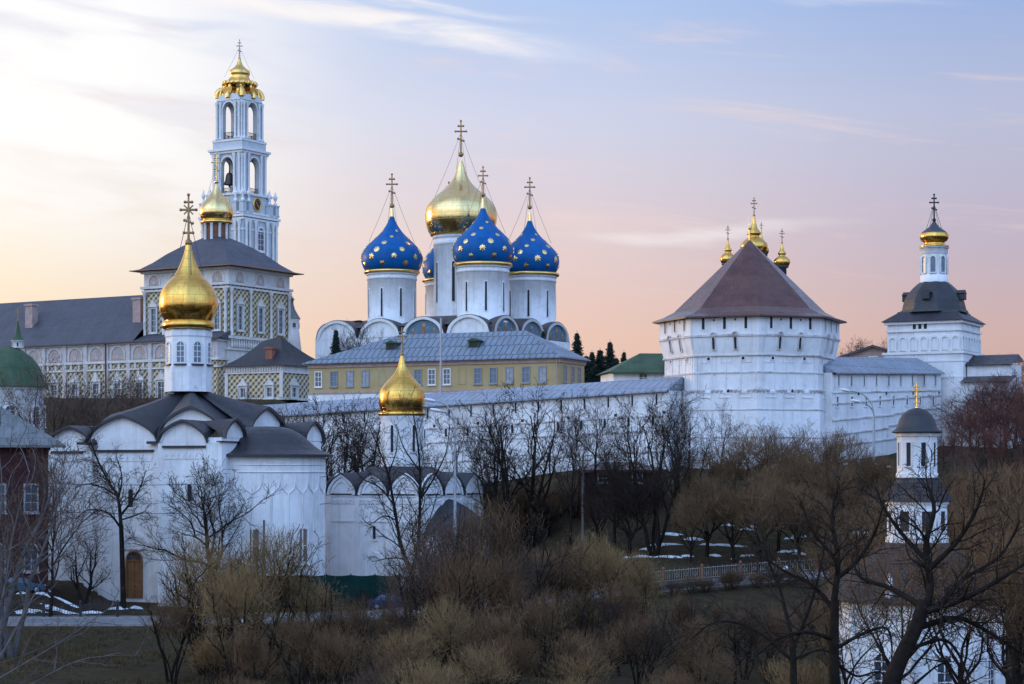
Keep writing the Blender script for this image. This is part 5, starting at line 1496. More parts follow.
# ------------------------------------------------------------------ the large white church on the left
def white_church():
    D = 185.0
    p = Wp(225, HY, D); base = ground(p.x, D + 6) - .8
    t = thing('white_church', 'large white church with black ogee gabled roof and one big gold onion dome', 'church', (p.x, D, base), R(-20))
    Z = lambda py, DD=D: zz(py, DD) - base
    W = M['white']
    th = R(20)
    def lx(px, y=0.0):
        u = (px - 512) / FPX; c_, s_ = math.cos(th), math.sin(th)
        return (u * (D + y * c_) - p.x - y * s_) / (c_ + u * s_)
    w = 13.6; w2 = 12.2
    zs = Z(441)
    mb = MB()
    mb.box(-w, 0, 0, w2, 0, zs)                                  # main cube
    mb.box(lx(45), -w - .005, .7, 9.0, 0, Z(443.5))               # left annex
    mb.build('wall', W, t)
    fr = MB(); fr.box(lx(158, -3.4), lx(222, -3.4), -3.4, .6, 0, Z(442.5)); fr.box(.002, 3.4, 9.2, 13.5, 0, Z(440)); fr.build('annex_wall', W, t)
    # east apse: flat front with a rounded far corner
    ap = MB()
    yf, yb = -1.9, 8.6
    ec, eb = (yf + yb) / 2, (yb - yf) / 2
    def ept(a, ea): return (.3 + ea * max(0.0, math.cos(a)) ** .8, ec + eb * math.copysign(abs(math.sin(a)) ** .8, math.sin(a)))
    def epx(q): 
        X = p.x + q[0] * math.cos(th) + q[1] * math.sin(th); Y = D - q[0] * math.sin(th) + q[1] * math.cos(th)
        return 512 + X / Y * FPX
    ea = 2.0
    angs = [-math.pi / 2 + math.pi * i / 32 for i in range(33)]
    while max(epx(ept(a, ea)) for a in angs) < 325.5: ea += .02
    out = [ept(a, ea) for a in angs]
    L2 = ea
    def onap(px, z):
        best = min(range(4, 30), key=lambda i: abs(epx(out[i]) - px) + (100 if i > 20 else 0))
        a, b, c = out[best - 1], out[best], out[best + 1]
        return Matrix.Translation((b[0], b[1], z)) @ Matrix.Rotation(math.atan2(c[1] - a[1], c[0] - a[0]), 4, 'Z')
    za = Z(454.5)
    for i in range(len(out) - 1):
        a, b = out[i], out[i + 1]; ap.poly([(a[0], a[1], 0), (b[0], b[1], 0), (b[0], b[1], za), (a[0], a[1], za)], 0, False)
    ap.build('apse_wall', W, t)
    # roofs
    r = MB()
    cxy = (-7.0, 6.1)
    apex = (cxy[0], cxy[1], Z(384.5, 191))
    r.M = Matrix.Identity(4)
    x2a, x2b = lx(89), lx(158)
    gA = gable_curve(x2b - x2a, Z(414) - Z(441.5), 20, .30)
    FA = T3((x2a + x2b) / 2, 0, zs - .1)
    gB = gable_curve(-.2 - lx(162), Z(406.5) - Z(434), 20, .30)
    FB = T3((lx(162) - .2) / 2, 0, Z(434))
    F2 = Matrix.Rotation(math.pi / 2, 4, 'Z')
    gC = gable_curve(6.9, Z(405) - Z(430), 20, .30)
    FC = F2 @ T3(8.0, 0, Z(430))
    gback = gable_curve(w / 2, Z(410) - Z(438), 20, .3)
    FD = [Matrix.Translation((-w * .25, w2, zs)) @ Matrix.Rotation(math.pi, 4, 'Z'), Matrix.Translation((-w * .75, w2, zs)) @ Matrix.Rotation(math.pi, 4, 'Z'),
          Matrix.Translation((-w, w * .25, zs)) @ Matrix.Rotation(-math.pi / 2, 4, 'Z'), Matrix.Translation((-w, w * .75, zs)) @ Matrix.Rotation(-math.pi / 2, 4, 'Z')]
    pan = MB()
    def gable(cv, Fm, apx, over=.55, sag=.10):
        pan.M = Fm; pan.poly([(x, -.01, z) for x, z in cv][::-1]); pan.M = Matrix.Identity(4)
        inn = [(x * .90, z * .90) for x, z in cv]
        pan.M = Fm
        for i in range(len(cv) - 1):
            a, b, c, d = cv[i], cv[i + 1], inn[i + 1], inn[i]
            pan.poly([(d[0], -.12, d[1]), (c[0], -.12, c[1]), (b[0], -.12, b[1]), (a[0], -.12, a[1])]); pan.poly([(c[0], -.12, c[1]), (d[0], -.12, d[1]), (d[0], 0, d[1]), (c[0], 0, c[1])])
        pan.M = Matrix.Identity(4)
        kokoshnik_roof(r, cv, Fm, apx, over, .10, .26, 0, 7, sag)
    pan2 = []
    gable(gA, FA, apex); gable(gB, FB, apex); gable(gC, FC, apex)
    for f in FD: gable(gback, f, apex)
    # body filling under side gables
    pan.box(-.4, -.02, 4.3, w2 - .3, zs, Z(430)); pan.box(lx(162), -.3, .02, .4, zs, Z(434))
    # left annex
    xa0, xa1 = lx(46), lx(88.5)
    gL = gable_curve(xa1 - xa0, Z(424.5) - Z(443), 18, .32)
    gable(gL, T3((xa0 + xa1) / 2, .7, Z(443.5)), (-w + .5, 8.0, Z(421)), .6, .05)
    r.poly([(xa0 - .7, .2, Z(443.4)), (xa0 - .7, 9.0, Z(443.4)), (-w + .4, 9.0, Z(424)), (-w + .4, 4.0, Z(424))])
    # right front annex with its two gables
    xb0, xb1 = lx(158.5, -3.4), lx(222, -3.4)
    gF = gable_curve(lx(208, -3.4) - lx(160, -3.4), Z(421) - Z(442.5), 18, .30)
    mid = (lx(208, -3.4) + lx(160, -3.4)) / 2
    gable(gF, T3(mid, -3.4, Z(442.5)), (mid + 1.2, 2.0, Z(421.5)), .55, .0)
    pan.box(lx(208, -3.4), xb1 - .04, -3.3, .4, Z(442.5), Z(438))
    gS = gable_curve(3.9, Z(419) - Z(437.5), 16, .28)
    gable(gS, Matrix.Translation((xb1, -1.45, Z(438))) @ F2, (mid + .6, -1.2, Z(421)), .5, .06)
    # rear right annex gable
    gD = gable_curve(4.2, Z(420.5, 193) - Z(440, 193), 16, .28)
    gable(gD, Matrix.Translation((3.4, 11.4, Z(439.5))) @ F2, (-1.0, 11.4, Z(421)), .5, .04)
    Q_ = [(-w + .1, .1, zs + .2), (-.1, .1, Z(434)), (-.1, w2 - .1, Z(431)), (-w + .1, w2 - .1, zs + .2)]
    for k in range(4): r.poly([Q_[k], Q_[(k + 1) % 4], (apex[0], apex[1], apex[2] - .25)])
    r.build('roof', M['black_roof'], t)
    pan.build('gable', W, t)
    # dark tile slabs on the springs and strips under the gables
    st = MB()
    for px, py in ((88.5, 442.5), (158.5, 442.0)):
        x = lx(px); st.box(x - .85, x + .85, -.75, .1, Z(py) - .15, Z(py) + .1)
    for a, b, py, y in ((52, 86, 451.5, .7), (95, 154, 450.5, 0), (163, 206, 447.0, -3.4)):
        st.box(lx(a, y), lx(b, y), y - .22, y + .02, Z(py) - .1, Z(py) + .1)
    st.box(xb1 - .3, xb1 + .25, -3.9, .3, Z(442.5), Z(441.5))
    st.build('tile_ledge', M['black_roof'], t)
    # little triangle frieze under the gables
    fz = MB()
    for a, b, n, y, py in ((94, 156, 10, 0, 461), (50, 86, 6, .7, 461), (164, 206, 7, -3.4, 459)):
        for i in range(n):
            x = lx(a, y) + (lx(b, y) - lx(a, y)) * (i + .5) / n
            fz.ring([(x - .27, Z(py)), (x + .27, Z(py)), (x, Z(py) + .62)], [(x - .15, Z(py) + .07), (x + .15, Z(py) + .07), (x, Z(py) + .42)], y - .07, y + .02)
    # pilasters
    for px, y in ((47, .7), (88.5, 0), (158.5, 0)): fz.box(lx(px) - .45, lx(px) + .45, y - .12, y + .02, 0, Z(452))
    # blind arcade relief on the apse
    def ap3(f, py, o=.03):
        q = ept(-math.pi / 2 + f * math.pi, ea)
        n_ = Vector((q[0] - .3 + .01, q[1] - ec, 0)).normalized() * o
        return (q[0] + n_.x, q[1] + n_.y, Z(py))
    for k in range(6):
        f = .115 + .085 * k; h_ = .040
        for sg in (-1, 1):
            fz.tube([ap3(f + sg * h_, 474), ap3(f + sg * h_, 482), ap3(f + sg * h_ * .8, 488), ap3(f + sg * h_ * .3, 491.5), ap3(f, 494)], .075, 5)
        fz.tube([ap3(f, 494), ap3(f, 592)], .085, 5)
    fz.tube([ap3(.06 + .02 * q, 472) for q in range(26)], .075, 5)
    fz.tube([ap3(.06 + .02 * q, 465) for q in range(26)], .06, 5)
    fz.build('relief', M['white_worn'], t)
    # apse roof: bulging
    ar = MB()
    cx, cy = 3.2, 3.6
    zt = Z(427, 190)
    n = 8
    oo = []
    for i, (x, y) in enumerate(out):
        nx_, ny_ = x - .3, y - ec; l = math.hypot(nx_, ny_); oo.append((x + .75 * nx_ / l, y + .75 * ny_ / l))
    oo[0] = (.3, yf - .75); oo[-1] = (.3, yb + .7)
    rows = []
    for k in range(n + 1):
        q = k / n
        s1 = [1.0, .89, .78, .67, .56, .445, .32, .18, .0][k]
        f = [0.0, .06, .16, .33, .54, .74, .88, .97, 1.0][k]
        rows.append([(cx + (x - cx) * s1 if x > .31 else .3, cy + (y - cy) * s1, za + (zt - za) * f) for x, y in oo])
    for k in range(n):
        for i in range(len(oo) - 1): ar.poly([rows[k][i], rows[k][i + 1], rows[k + 1][i + 1], rows[k + 1][i]], 0, True)
    for i in range(len(oo) - 1):
        a, b = oo[i], oo[i + 1]; c, d = out[i], out[i + 1]
        ar.poly([(a[0], a[1], za - .22), (b[0], b[1], za - .22), (b[0], b[1], za), (a[0], a[1], za)]); ar.poly([(c[0], c[1], za - .1), (d[0], d[1], za - .1), (b[0], b[1], za - .22), (a[0], a[1], za - .22)])
    ar.build('apse_roof', M['black_roof'], t)
    # drum, cornice, dome, cross
    dx, dy = -7.25, 6.1
    Dd = 193.0; s = sc(Dd)
    q = Vector((p.x + math.cos(th) * dx + math.sin(th) * dy, 0, 0))
    zb, ztp = Z(392, Dd), Z(329, Dd)
    rd = 22.6 * s
    m = MB(); H = ztp - zb
    m.lathe([(rd * 1.05, 0), (rd * 1.05, H * .40), (rd * 1.01, H * .42), (rd, H * .44), (rd, H * .86), (rd * 1.04, H * .88), (rd * 1.04, H * .96), (rd * .9, H)], 8, (dx, dy, zb), 0, False, math.pi / 8 + R(8))
    dro = m.build('drum', W, t)
    for k in range(8):
        a = k * math.pi / 4 + R(8)
        Mx = T3(dx, dy, zb + H * .46) @ Matrix.Rotation(a, 4, 'Z') @ T3(0, -rd * math.cos(math.pi / 8) - .01, 0)
        window(dro, Mx, .72, 1.95, M['white_trim'], M['glass_blue'], True, .14, .10, (1, 3), False)
        lb = MB(); lb.M = Mx; lb.box(-.62, .62, -.3, .0, -.3, -.16); lb.build('sill', M['black_roof'], dro)
    c = MB(); c.lathe([(rd * .9, 0), (rd * 1.12, .06), (rd * 1.18, .25), (rd * 1.16, .6), (rd * 1.05, .85), (rd * .88, .95)], 32, (dx, dy, ztp - .05)); c.build('cornice', M['gold'], dro)
    zd = Z(327.5, Dd)
    pts = spline([(0.66, 0.0), (0.81, 0.075), (0.95, 0.17), (1.0, 0.27), (0.965, 0.38), (0.865, 0.465), (0.71, 0.535), (0.54, 0.60), (0.40, 0.665), (0.31, 0.73), (0.235, 0.795), (0.17, 0.86), (0.12, 0.93), (0.085, 1.0)], 4)
    d = MB(); d.lathe(onion_prof(29.2 * s, Z(243, Dd) - zd, 2.0, pts), 48, (dx, dy, zd)); d.build('dome', M['gold'], t)
    cross(t, dx, dy, Z(244.5, Dd), Z(194.5, Dd) - Z(244.5, Dd), M['gold_old'], chains=3.2, chain_r=1.5, rot=R(20), ornate=True)
    # windows and the arched door
    slit(t, T3(lx(131), 0, Z(508)), .55, 1.75, 'window', True, M['white_trim'], .2, .12)
    slit(t, T3(lx(190, -3.4), -3.4, Z(501)), .5, 1.6, 'window', True, M['white_trim'], .2, .12)
    window(t, onap(303, Z(561)), .85, 3.0, M['white_trim'], M['wood_shutter'], False, .2, .12, (0, 1), True)
    window(t, onap(246, Z(561)), .85, 3.0, M['white_trim'], M['wood_shutter'], False, .2, .12, (0, 1), True)
    dm = MB(); x = lx(134.5); z0 = Z(600)
    dm.ring(arch_pts(1.85, Z(552) - z0, 12, z0), arch_pts(1.6, Z(553.5) - z0, 12, z0), -.14, .02, 1)
    dm.poly([(q_, -.03, z) for q_, z in arch_pts(1.6, Z(562) - z0, 1, z0, True)], 0)
    dm.poly([(.8 * math.cos(a), -.03, Z(562) + .02 + .8 * math.sin(a)) for a in [i * math.pi / 12 for i in range(13)]], 2)
    dm.box(-.03, .03, -.07, -.02, z0, Z(562), 1); dm.box(-.8, .8, -.09, -.02, Z(562) - .06, Z(562) + .06, 1)
    for a in (.6, 1.05, 1.57, 2.09, 2.54): dm.tube([(0, -.06, Z(562)), (.78 * math.cos(a), -.06, Z(562) + .78 * math.sin(a))], .025, 4, 1)
    do = dm.build('door', [M['door'], M['door'], M['glass']], t, (x, 0, 0))
    hb = MB(); hb.ring(arch_pts(3.0, 1.6, 14, Z(551)), arch_pts(2.5, 1.25, 14, Z(551)), -.16, .01); hb.build('door_arch', M['white_worn'], t, (x, 0, 0))
    hm = MB(); hm.ball((.12, -.1, z0 + 1.1), .05); hm.build('handle', M['iron'], do)
white_church()

# ------------------------------------------------------------------ the smaller church with the row of pointed gables
def small_church():
    D = 193.0
    p = Wp(421, HY, D); base = ground(p.x, D + 4) - 1.0
    t = thing('small_church', 'smaller white church with a row of pointed gables and bright gold onion dome', 'church', (p.x, D, base), R(-31))
    Z = lambda py, DD=D: zz(py, DD) - base
    W = M['white']
    w = 11.3
    zs = Z(495.5)
    mb = MB(); mb.box(-w, 0, 0, w, 0, zs); mb.build('wall', W, t)
    r = MB(); pan = MB(); rel = MB()
    ctr = (-5.95, 5.5)
    zap = Z(466.5, 198)
    F1 = T3(-w, 0, 0); F2 = Matrix.Rotation(math.pi / 2, 4, 'Z')
    F3 = Matrix.Translation((0, w, 0)) @ Matrix.Rotation(math.pi, 4, 'Z'); F4 = Matrix.Translation((-w, w, 0)) @ Matrix.Rotation(-math.pi / 2, 4, 'Z')
    gw = w / 3
    cv = []
    for i in range(17):
        tt = -1 + i / 8; a = abs(tt)
        cv.append((tt * gw * .47, 2.15 * (.62 * math.sqrt(1 - a ** 2.2) + .38 * (1 - a) ** 1.1)))
    for Fm in (F1, F2, F3, F4):
        for i in range(3):
            G = Fm @ T3(gw * (i + .5), 0, zs)
            pan.M = G
            pan.poly([(x, -.01, z) for x, z in cv][::-1])
            for k0, dep in ((1.0, .2), (.78, .12)):
                k1 = k0 - .16
                for j in range(16):
                    a, b = cv[j], cv[j + 1]
                    pan.poly([(a[0] * k1, -dep, a[1] * k1), (b[0] * k1, -dep, b[1] * k1), (b[0] * k0, -dep, b[1] * k0), (a[0] * k0, -dep, a[1] * k0)])
                    pan.poly([(b[0] * k1, -dep, b[1] * k1), (a[0] * k1, -dep, a[1] * k1), (a[0] * k1, 0, a[1] * k1), (b[0] * k1, 0, b[1] * k1)])
                    if k0 == 1.0: pan.poly([(a[0], -dep, a[1]), (b[0], -dep, b[1]), (b[0], .3, b[1]), (a[0], .3, a[1])])
            pan.M = Matrix.Identity(4)
            x_mid = gw * (i + .5)
            far = Fm @ Vector((w / 2 + (x_mid - w / 2) * .45, 3.6, zap - .5))
            kokoshnik_roof(r, [(x * 1.06, z) for x, z in cv], G, far, .32, .05, .12, 0, 4, .02)
            rel.M = Fm
            for q in range(7):
                x = gw * i + gw * (q + .75) / 7.5
                rel.ring(arch_pts(.34, .45, 6, Z(504.5)) and [(x + a, b) for a, b in arch_pts(.34, .45, 6, Z(504.5))], [(x + a, b) for a, b in arch_pts(.2, .36, 6, Z(504.5))], -.09, .02)
            rel.box(gw * i + .45, gw * (i + 1) - .45, -.10, .02, Z(497.2), Z(497.2) + .16)
        rel.M = Fm
        for i in range(4):
            x = min(w - .3, max(.3, gw * i)); rel.box(x - .28, x + .28, -.12, .02, 0, zs - .1)
        rel.box(0, w, -.08, .02, Z(523), Z(523) + .14)
    r.M = Matrix.Identity(4)
    A = [(-w + .3, .3, zs + .3), (-.3, .3, zs + .3), (-.3, w - .3, zs + .3), (-w + .3, w - .3, zs + .3)]
    B = [(ctr[0] - 2.2, ctr[1] - 2.2, zap), (ctr[0] + 2.2, ctr[1] - 2.2, zap), (ctr[0] + 2.2, ctr[1] + 2.2, zap), (ctr[0] - 2.2, ctr[1] + 2.2, zap)]
    for k in range(4): r.poly([A[k], A[(k + 1) % 4], B[(k + 1) % 4], B[k]])
    r.poly(B)
    r.build('roof', M['black_roof'], t); pan.build('gable', W, t); rel.build('relief', M['white_worn'], t)
    st = MB()
    for Fm in (F1, F2):
        st.M = Fm
        for i in range(3): st.box(gw * i + .6, gw * (i + 1) - .6, -.18, -.02, Z(497.2) + .17, Z(497.2) + .30)
    st.build('tile_ledge', M['black_roof'], t)
    Dd = 199.0; s = sc(Dd)
    zb, zt = Z(470, Dd), Z(415.5, Dd)
    rd = 21.2 * s
    drum(t, ctr[0], ctr[1], zb, zt, rd, W, 6, .34, 2.7, Z(452, Dd), M['gold'], a0=R(31 - 24), band=False)
    zd = Z(413.5, Dd)
    d = MB(); d.lathe(onion_prof(23.4 * s, Z(353, Dd) - zd, 1.8, ONION_FULL), 44, (ctr[0], ctr[1], zd)); d.build('dome', M['gold'], t)
    cross(t, ctr[0], ctr[1], Z(354.5, Dd), Z(327, Dd) - Z(354.5, Dd), M['gold_old'], rot=R(31))
    # apse with a dark half-cone roof, tucked low on the right
    apm = MB(); apm.lathe([(4.4, 0), (4.4, Z(534))], 18, (-.5, 5.0, 0), 0, True, -math.pi / 2, math.pi / 2); apm.build('apse_wall', W, t)
    ar = MB(); H_ = Z(499) - Z(534); ar.lathe([(5.2, 0), (4.6, .25), (3.6, H_ * .36), (2.0, H_ * .74), (.6, H_ * .97), (.05, H_)], 18, (-.1, 5.0, Z(534.5)), 0, True, -math.pi / 2, math.pi / 2); ar.build('apse_roof', M['black_roof'], t)
    om = MB(); om.M = T3(-w + gw * 1.55, 0, Z(583)); om.ring(arch_pts(2.3, 2.9, 12), arch_pts(1.7, 2.5, 12), -.2, .02); om.poly([(x, -.03, zq) for x, zq in arch_pts(1.7, 2.5, 12)], 0); om.build('blind_portal', M['white_worn'], t)
    slit(t, T3(-w + gw * 1.55, 0, Z(540)), .4, 1.3, 'window', True, M['white_trim'], .2, .12)
small_church()

# ------------------------------------------------------------------ the well chapel, eight sided and stepped
def well_chapel():
    D = 124.0
    p = Wp(917, HY, D); base = ground(p.x, D) - .6
    t = thing('well_chapel', 'stepped octagonal white chapel with shingle roof and gold cross in the foreground', 'chapel', (p.x, D, base), R(8))
    Z = lambda py, DD=D: zz(py, DD) - base
    s = sc(D); W = M['white_worn']
    a0 = math.pi / 8
    def oct(name, prof, m, parent=t):
        q = MB(); q.lathe(prof, 8, (0, 0, 0), 0, False, a0); return q.build(name, m, parent)
    r1 = 80 * s / math.cos(math.pi / 8) * .965
    z1 = Z(601, 120)
    oct('wall', [(r1 * 1.02, 0), (r1 * 1.02, 1.0), (r1, 1.05), (r1, z1 - .6), (r1 * 1.03, z1 - .55), (r1 * 1.03, z1 - .3), (r1 * 1.05, z1 - .25), (r1 * 1.05, z1)], W)
    r2 = 29.5 * s
    z2 = Z(541)
    oct('roof', [(r1 * 1.02, z1 - .1), (r1 * 1.12, z1 - .16), (r1 * 1.12, z1 - .02), (r1 * .8, z1 + (z2 - z1) * .46), (r1 * .55, z1 + (z2 - z1) * .78), (r2 * 1.0, z2)], M['shingle'])
    z3 = Z(500)
    oct('upper_wall', [(r2 * 1.06, z2 - .5), (r2 * 1.06, z2 + .25), (r2, z2 + .3), (r2, z3 - .3), (r2 * 1.06, z3 - .25), (r2 * 1.06, z3)], W)
    r3 = 19.8 * s; z4 = Z(476)
    oct('upper_roof', [(r2 * 1.0, z3 - .04), (r2 * 1.2, z3 - .06), (r2 * 1.2, z3 + .02), (r2 * .9, z3 + (z4 - z3) * .55), (r3, z4)], M['shingle'])
    z5 = Z(433)
    oct('lantern_wall', [(r3 * 1.05, z4 - .4), (r3 * 1.05, z4 + .15), (r3, z4 + .2), (r3, z5 - .25), (r3 * 1.08, z5 - .2), (r3 * 1.08, z5)], W)
    H = Z(408) - z5; rd = 25 * s
    q = MB(); q.lathe([(r3 * 1.05, -.02), (rd, .02), (rd * 1.0, .10), (rd * .86, .22), (rd * .78, H * .28), (rd * .72, H * .5), (rd * .58, H * .74), (rd * .36, H * .92), (rd * .1, H)], 24, (0, 0, z5)); q.build('dome', M['black_roof'], t)
    cross(t, 0, 0, z5 + H - .05, Z(383) - Z(409), M['gold_plain'], rot=R(-8), ornate=True)
    for k in range(8):
        a = k * math.pi / 4
        Rz = Matrix.Rotation(a, 4, 'Z')
        ap = math.cos(math.pi / 8)
        slit(t, Rz @ T3(0, -r3 * ap, z4 + .62), .30, 1.45, 'window', False, W, .07, .06)
        window(t, Rz @ T3(0, -r2 * ap, z2 + .62), .62, 1.25, W, M['hole'], False, .10, .06, None, False)
        window(t, Rz @ T3(0, -r1 * ap, 1.9), .9, 2.2, W, M['glass'], True, .2, .12, (1, 3), True)
        pb = MB(); pb.M = Matrix.Rotation(a + math.pi / 8, 4, 'Z'); pb.tube([(0, -r1 + .02, 0), (0, -r1 + .02, z1 - .6)], .16, 8); pb.build('corner_column', W, t)
    # a small white dormer cupola on the shingle roof
    q = MB(); q.M = Matrix.Rotation(R(-38), 4, 'Z'); yq = -r1 * .98; zq = z1 + .2
    q.lathe([(.30, 0), (.30, .55), (.36, .6), (.14, .8), (.24, 1.0), (.2, 1.2), (.02, 1.5)], 10, (0, yq, zq)); q.build('corner_urn', M['white_paint'], t)
well_chapel()

# ------------------------------------------------------------------ street lamps, poles, wires, fences, bollards
def street_lamp(label, px, D, top_py, arms, h_scale=1.0):
    p = Wp(px, HY, D); base = ground(p.x, D)
    t = thing('street_lamp', label, 'street lamp', (p.x, D, base))
    H = zz(top_py, D) - base
    m = MB(); m.tube([(0, 0, -.4), (0, 0, 1.4), (0, 0, 1.5), (0, 0, H - 2.2)], [.20, .20, .15, .11], 8)
    m.tube([(0, 0, 0), (0, 0, .25)], [.3, .28], 8)
    m.build('pole', M['lamp_grey'], t)
    for dx, dz, yo in arms:
        a = MB()
        a.tube(spline([(0, 0, H - 2.3), (dx * .12, yo * .1, H - 1.1 + dz * .6), (dx * .5, yo * .5, H - .25 + dz), (dx, yo, H + dz)], 5), .07, 6)
        ao = a.build('arm', M['lamp_grey'], t)
        hd = MB(); hd.M = T3(dx, yo, H + dz) @ Matrix.Rotation(R(12 if dx < 0 else -12), 4, 'Y')
        sg = -1 if dx < 0 else 1
        hd.lathe([(.02, -.11), (.22, -.08), (.28, 0), (.22, .11), (.02, .16)], 12, (sg * .3, 0, 0), 0, True, 0, None, 2.1, 1.0)
        ho = hd.build('lamp_head', M['white_paint'], ao)
        gl = MB(); gl.M = hd.M; gl.lathe([(.001, -.18), (.17, -.15), (.21, -.08)], 12, (sg * .32, 0, 0), 0, True, 0, None, 2.0, 1.0); gl.build('lens', M['lamp_glass'], ho)
street_lamp('tall double headed lamp post beside the small gold domed church', 455, 178, 403, ((-1.95, .2, .4), (-1.35, -.75, -1.2)))
street_lamp('double headed lamp post standing below the right hand fortress wall', 874, 207, 394, ((-2.6, .35, .5), (-1.8, -.85, -1.2)))

def plain_pole(name, label, px, D, top_py, r=.12, cat='pole', mtl='pole_wood', bar=True, foot=None):
    p = Wp(px, HY, D); base = ground(p.x, D)
    t = thing(name, label, cat, (p.x, D, base))
    H = zz(top_py, D) - base
    m = MB(); m.tube([(0, 0, -.5), (0, 0, H)], [r * 1.2, r * .8], 8); m.build('shaft', M[mtl], t)
    if bar:
        b = MB(); b.box(-.8, .8, -.06, .06, H - .6, H - .48)
        for x in (-.7, -.25, .25, .7): b.lathe([(.05, 0), (.07, .1), (.03, .18)], 6, (x, 0, H - .48))
        b.build('crossarm', M[mtl], t)
plain_pole('utility_pole', 'thin dark utility pole among the bare trees before the fortress wall', 583, 196, 455, .14)
plain_pole('mast', 'tall thin grey mast rising in front of the ochre building', 441, 262, 318, .16, 'mast', 'lamp_grey', False)
plain_pole('utility_pole', 'weathered pole standing before the white church apse', 264, 181, 520, .12, bar=False)

def wire(label, a, b, sag):
    m = MB(); a, b = Vector(a), Vector(b)
    pts = [a.lerp(b, i / 16) - Vector((0, 0, sag * 4 * (i / 16) * (1 - i / 16))) for i in range(17)]
    m.tube(pts, .034, 4)
    tag(m.build('overhead_wire', M['iron']), label, 'wire', 'wires strung across the white church')
wire('upper dark wire strung across the white church front', Wp(43, 483, 176), Wp(331, 476, 186), .45)
wire('lower dark wire strung across the white church front', Wp(43, 511, 176), Wp(331, 503, 186), .55)

def iron_fence(label, x0, x1, off, h, post_m, rail_m, step, pick=True, plinth=True):
    xm = (x0 + x1) / 2
    y0 = lambda x: road_y(x) + off
    base = CZ + road_z(xm)
    t = thing('iron_fence', label, 'fence', (xm, y0(xm), base))
    n = max(2, int(round((x1 - x0) / step)))
    P_ = [Vector((x0 + (x1 - x0) * i / n - xm, y0(x0 + (x1 - x0) * i / n) - y0(xm), road_z(x0 + (x1 - x0) * i / n) - road_z(xm) + .13)) for i in range(n + 1)]
    pm_ = MB(); pm_.box(-.11, .11, -.11, .11, -.5, h + .12); pm_.lathe([(.16, 0), (.14, .08), (.02, .2)], 8, (0, 0, h + .12)); pme = pm_.mesh('post', [post_m])
    for q in P_: link('post', pme, t, q)
    for a, b in zip(P_, P_[1:]):
        r = MB()
        up = Vector((0, 0, 1))
        for z in (.22, h - .08): r.tube([a + up * z, b + up * z], .035, 4)
        L = (b - a).length; k = int(L / .22)
        for i in range(1, k):
            q = a.lerp(b, i / k); r.tube([q + up * .2, q + up * (h + (.06 if i % 2 else -.05))], .022, 3)
        for i in range(int(L / .88)):
            q = a.lerp(b, (i + .5) / (L / .88)); 
            r.tube([q + up * (h * .55) + Vector((.16 * math.cos(an), 0, .16 * math.sin(an))) for an in [j * math.pi / 4 for j in range(9)]], .022, 3)
        r.build('panel', rail_m, t)
iron_fence('black iron fence with white snowy foot before the big white church', -47, -34.2, 4.6, 1.15, M['iron'], M['iron'], 3.2)
iron_fence('low iron fence along the road below the small gold domed church', -17.5, 6.0, 4.6, 1.15, M['iron'], M['iron'], 3.4)
iron_fence('road railing with rusty orange posts below the octagonal tower', 10.0, 28.0, 4.6, 1.2, M['orange_rust'], M['concrete'], 3.6)

bm_ = MB(); bm_.lathe([(.22, 0), (.22, .1), (.16, .14), (.16, .9), (.2, .95), (.2, 1.05), (.13, 1.18), (.001, 1.24)], 14)
bme = bm_.mesh('bollard', [M['white_paint']])
for px, D, lab in ((244, 164.0, 'white bollard at the near road edge behind the olive willow'), (500, 166.6, 'white bollard on the near verge below the small church'), (786, 173.6, 'white bollard at the near road edge below the tower railing')):
    x = (px - 512) / FPX * D
    o = link('bollard', bme, None, (x, road_y(x) - RW - .35, CZ + road_z(x) + .1)); tag(o, lab, 'bollard', 'white bollards along the near road edge')
    b2 = MB(); b2.lathe([(.166, .6), (.168, .62), (.168, .78), (.166, .8)], 14); b2.build('band', M['iron'], o)

def netting_fence():
    D = 181.5
    a, b = Wp(206, HY, D), Wp(399, HY, D)
    base = ground((a.x + b.x) / 2, D)
    t = thing('netting_fence', 'dark green netting fence along the foot of the two white churches', 'fence', ((a.x + b.x) / 2, D, base))
    L = b.x - a.x; h = 3.0; n = 8
    pm_ = MB(); pm_.tube([(0, 0, -.4), (0, 0, h + .1)], .06, 6); pme = pm_.mesh('post', [M['iron']])
    for i in range(n + 1): link('post', pme, t, (-L / 2 + L * i / n, 0.08, 0))
    rg = random.Random(4)
    for i in range(n):
        m = MB(); x0 = -L / 2 + L * i / n; w = L / n
        for u in range(8):
            for v in range(4):
                def q(uu, vv):
                    return (x0 + w * uu / 8, -.02 - .10 * math.sin(uu / 8 * math.pi) * math.sin(vv / 4 * math.pi) + .03 * math.sin(uu * 2.1 + i), .05 + (h - .05) * vv / 4 - .10 * math.sin(uu / 8 * math.pi) * (vv / 4) ** 2)
                m.poly([q(u, v), q(u + 1, v), q(u + 1, v + 1), q(u, v + 1)], 0, True)
        m.build('net', M['net_green'], t)
netting_fence()

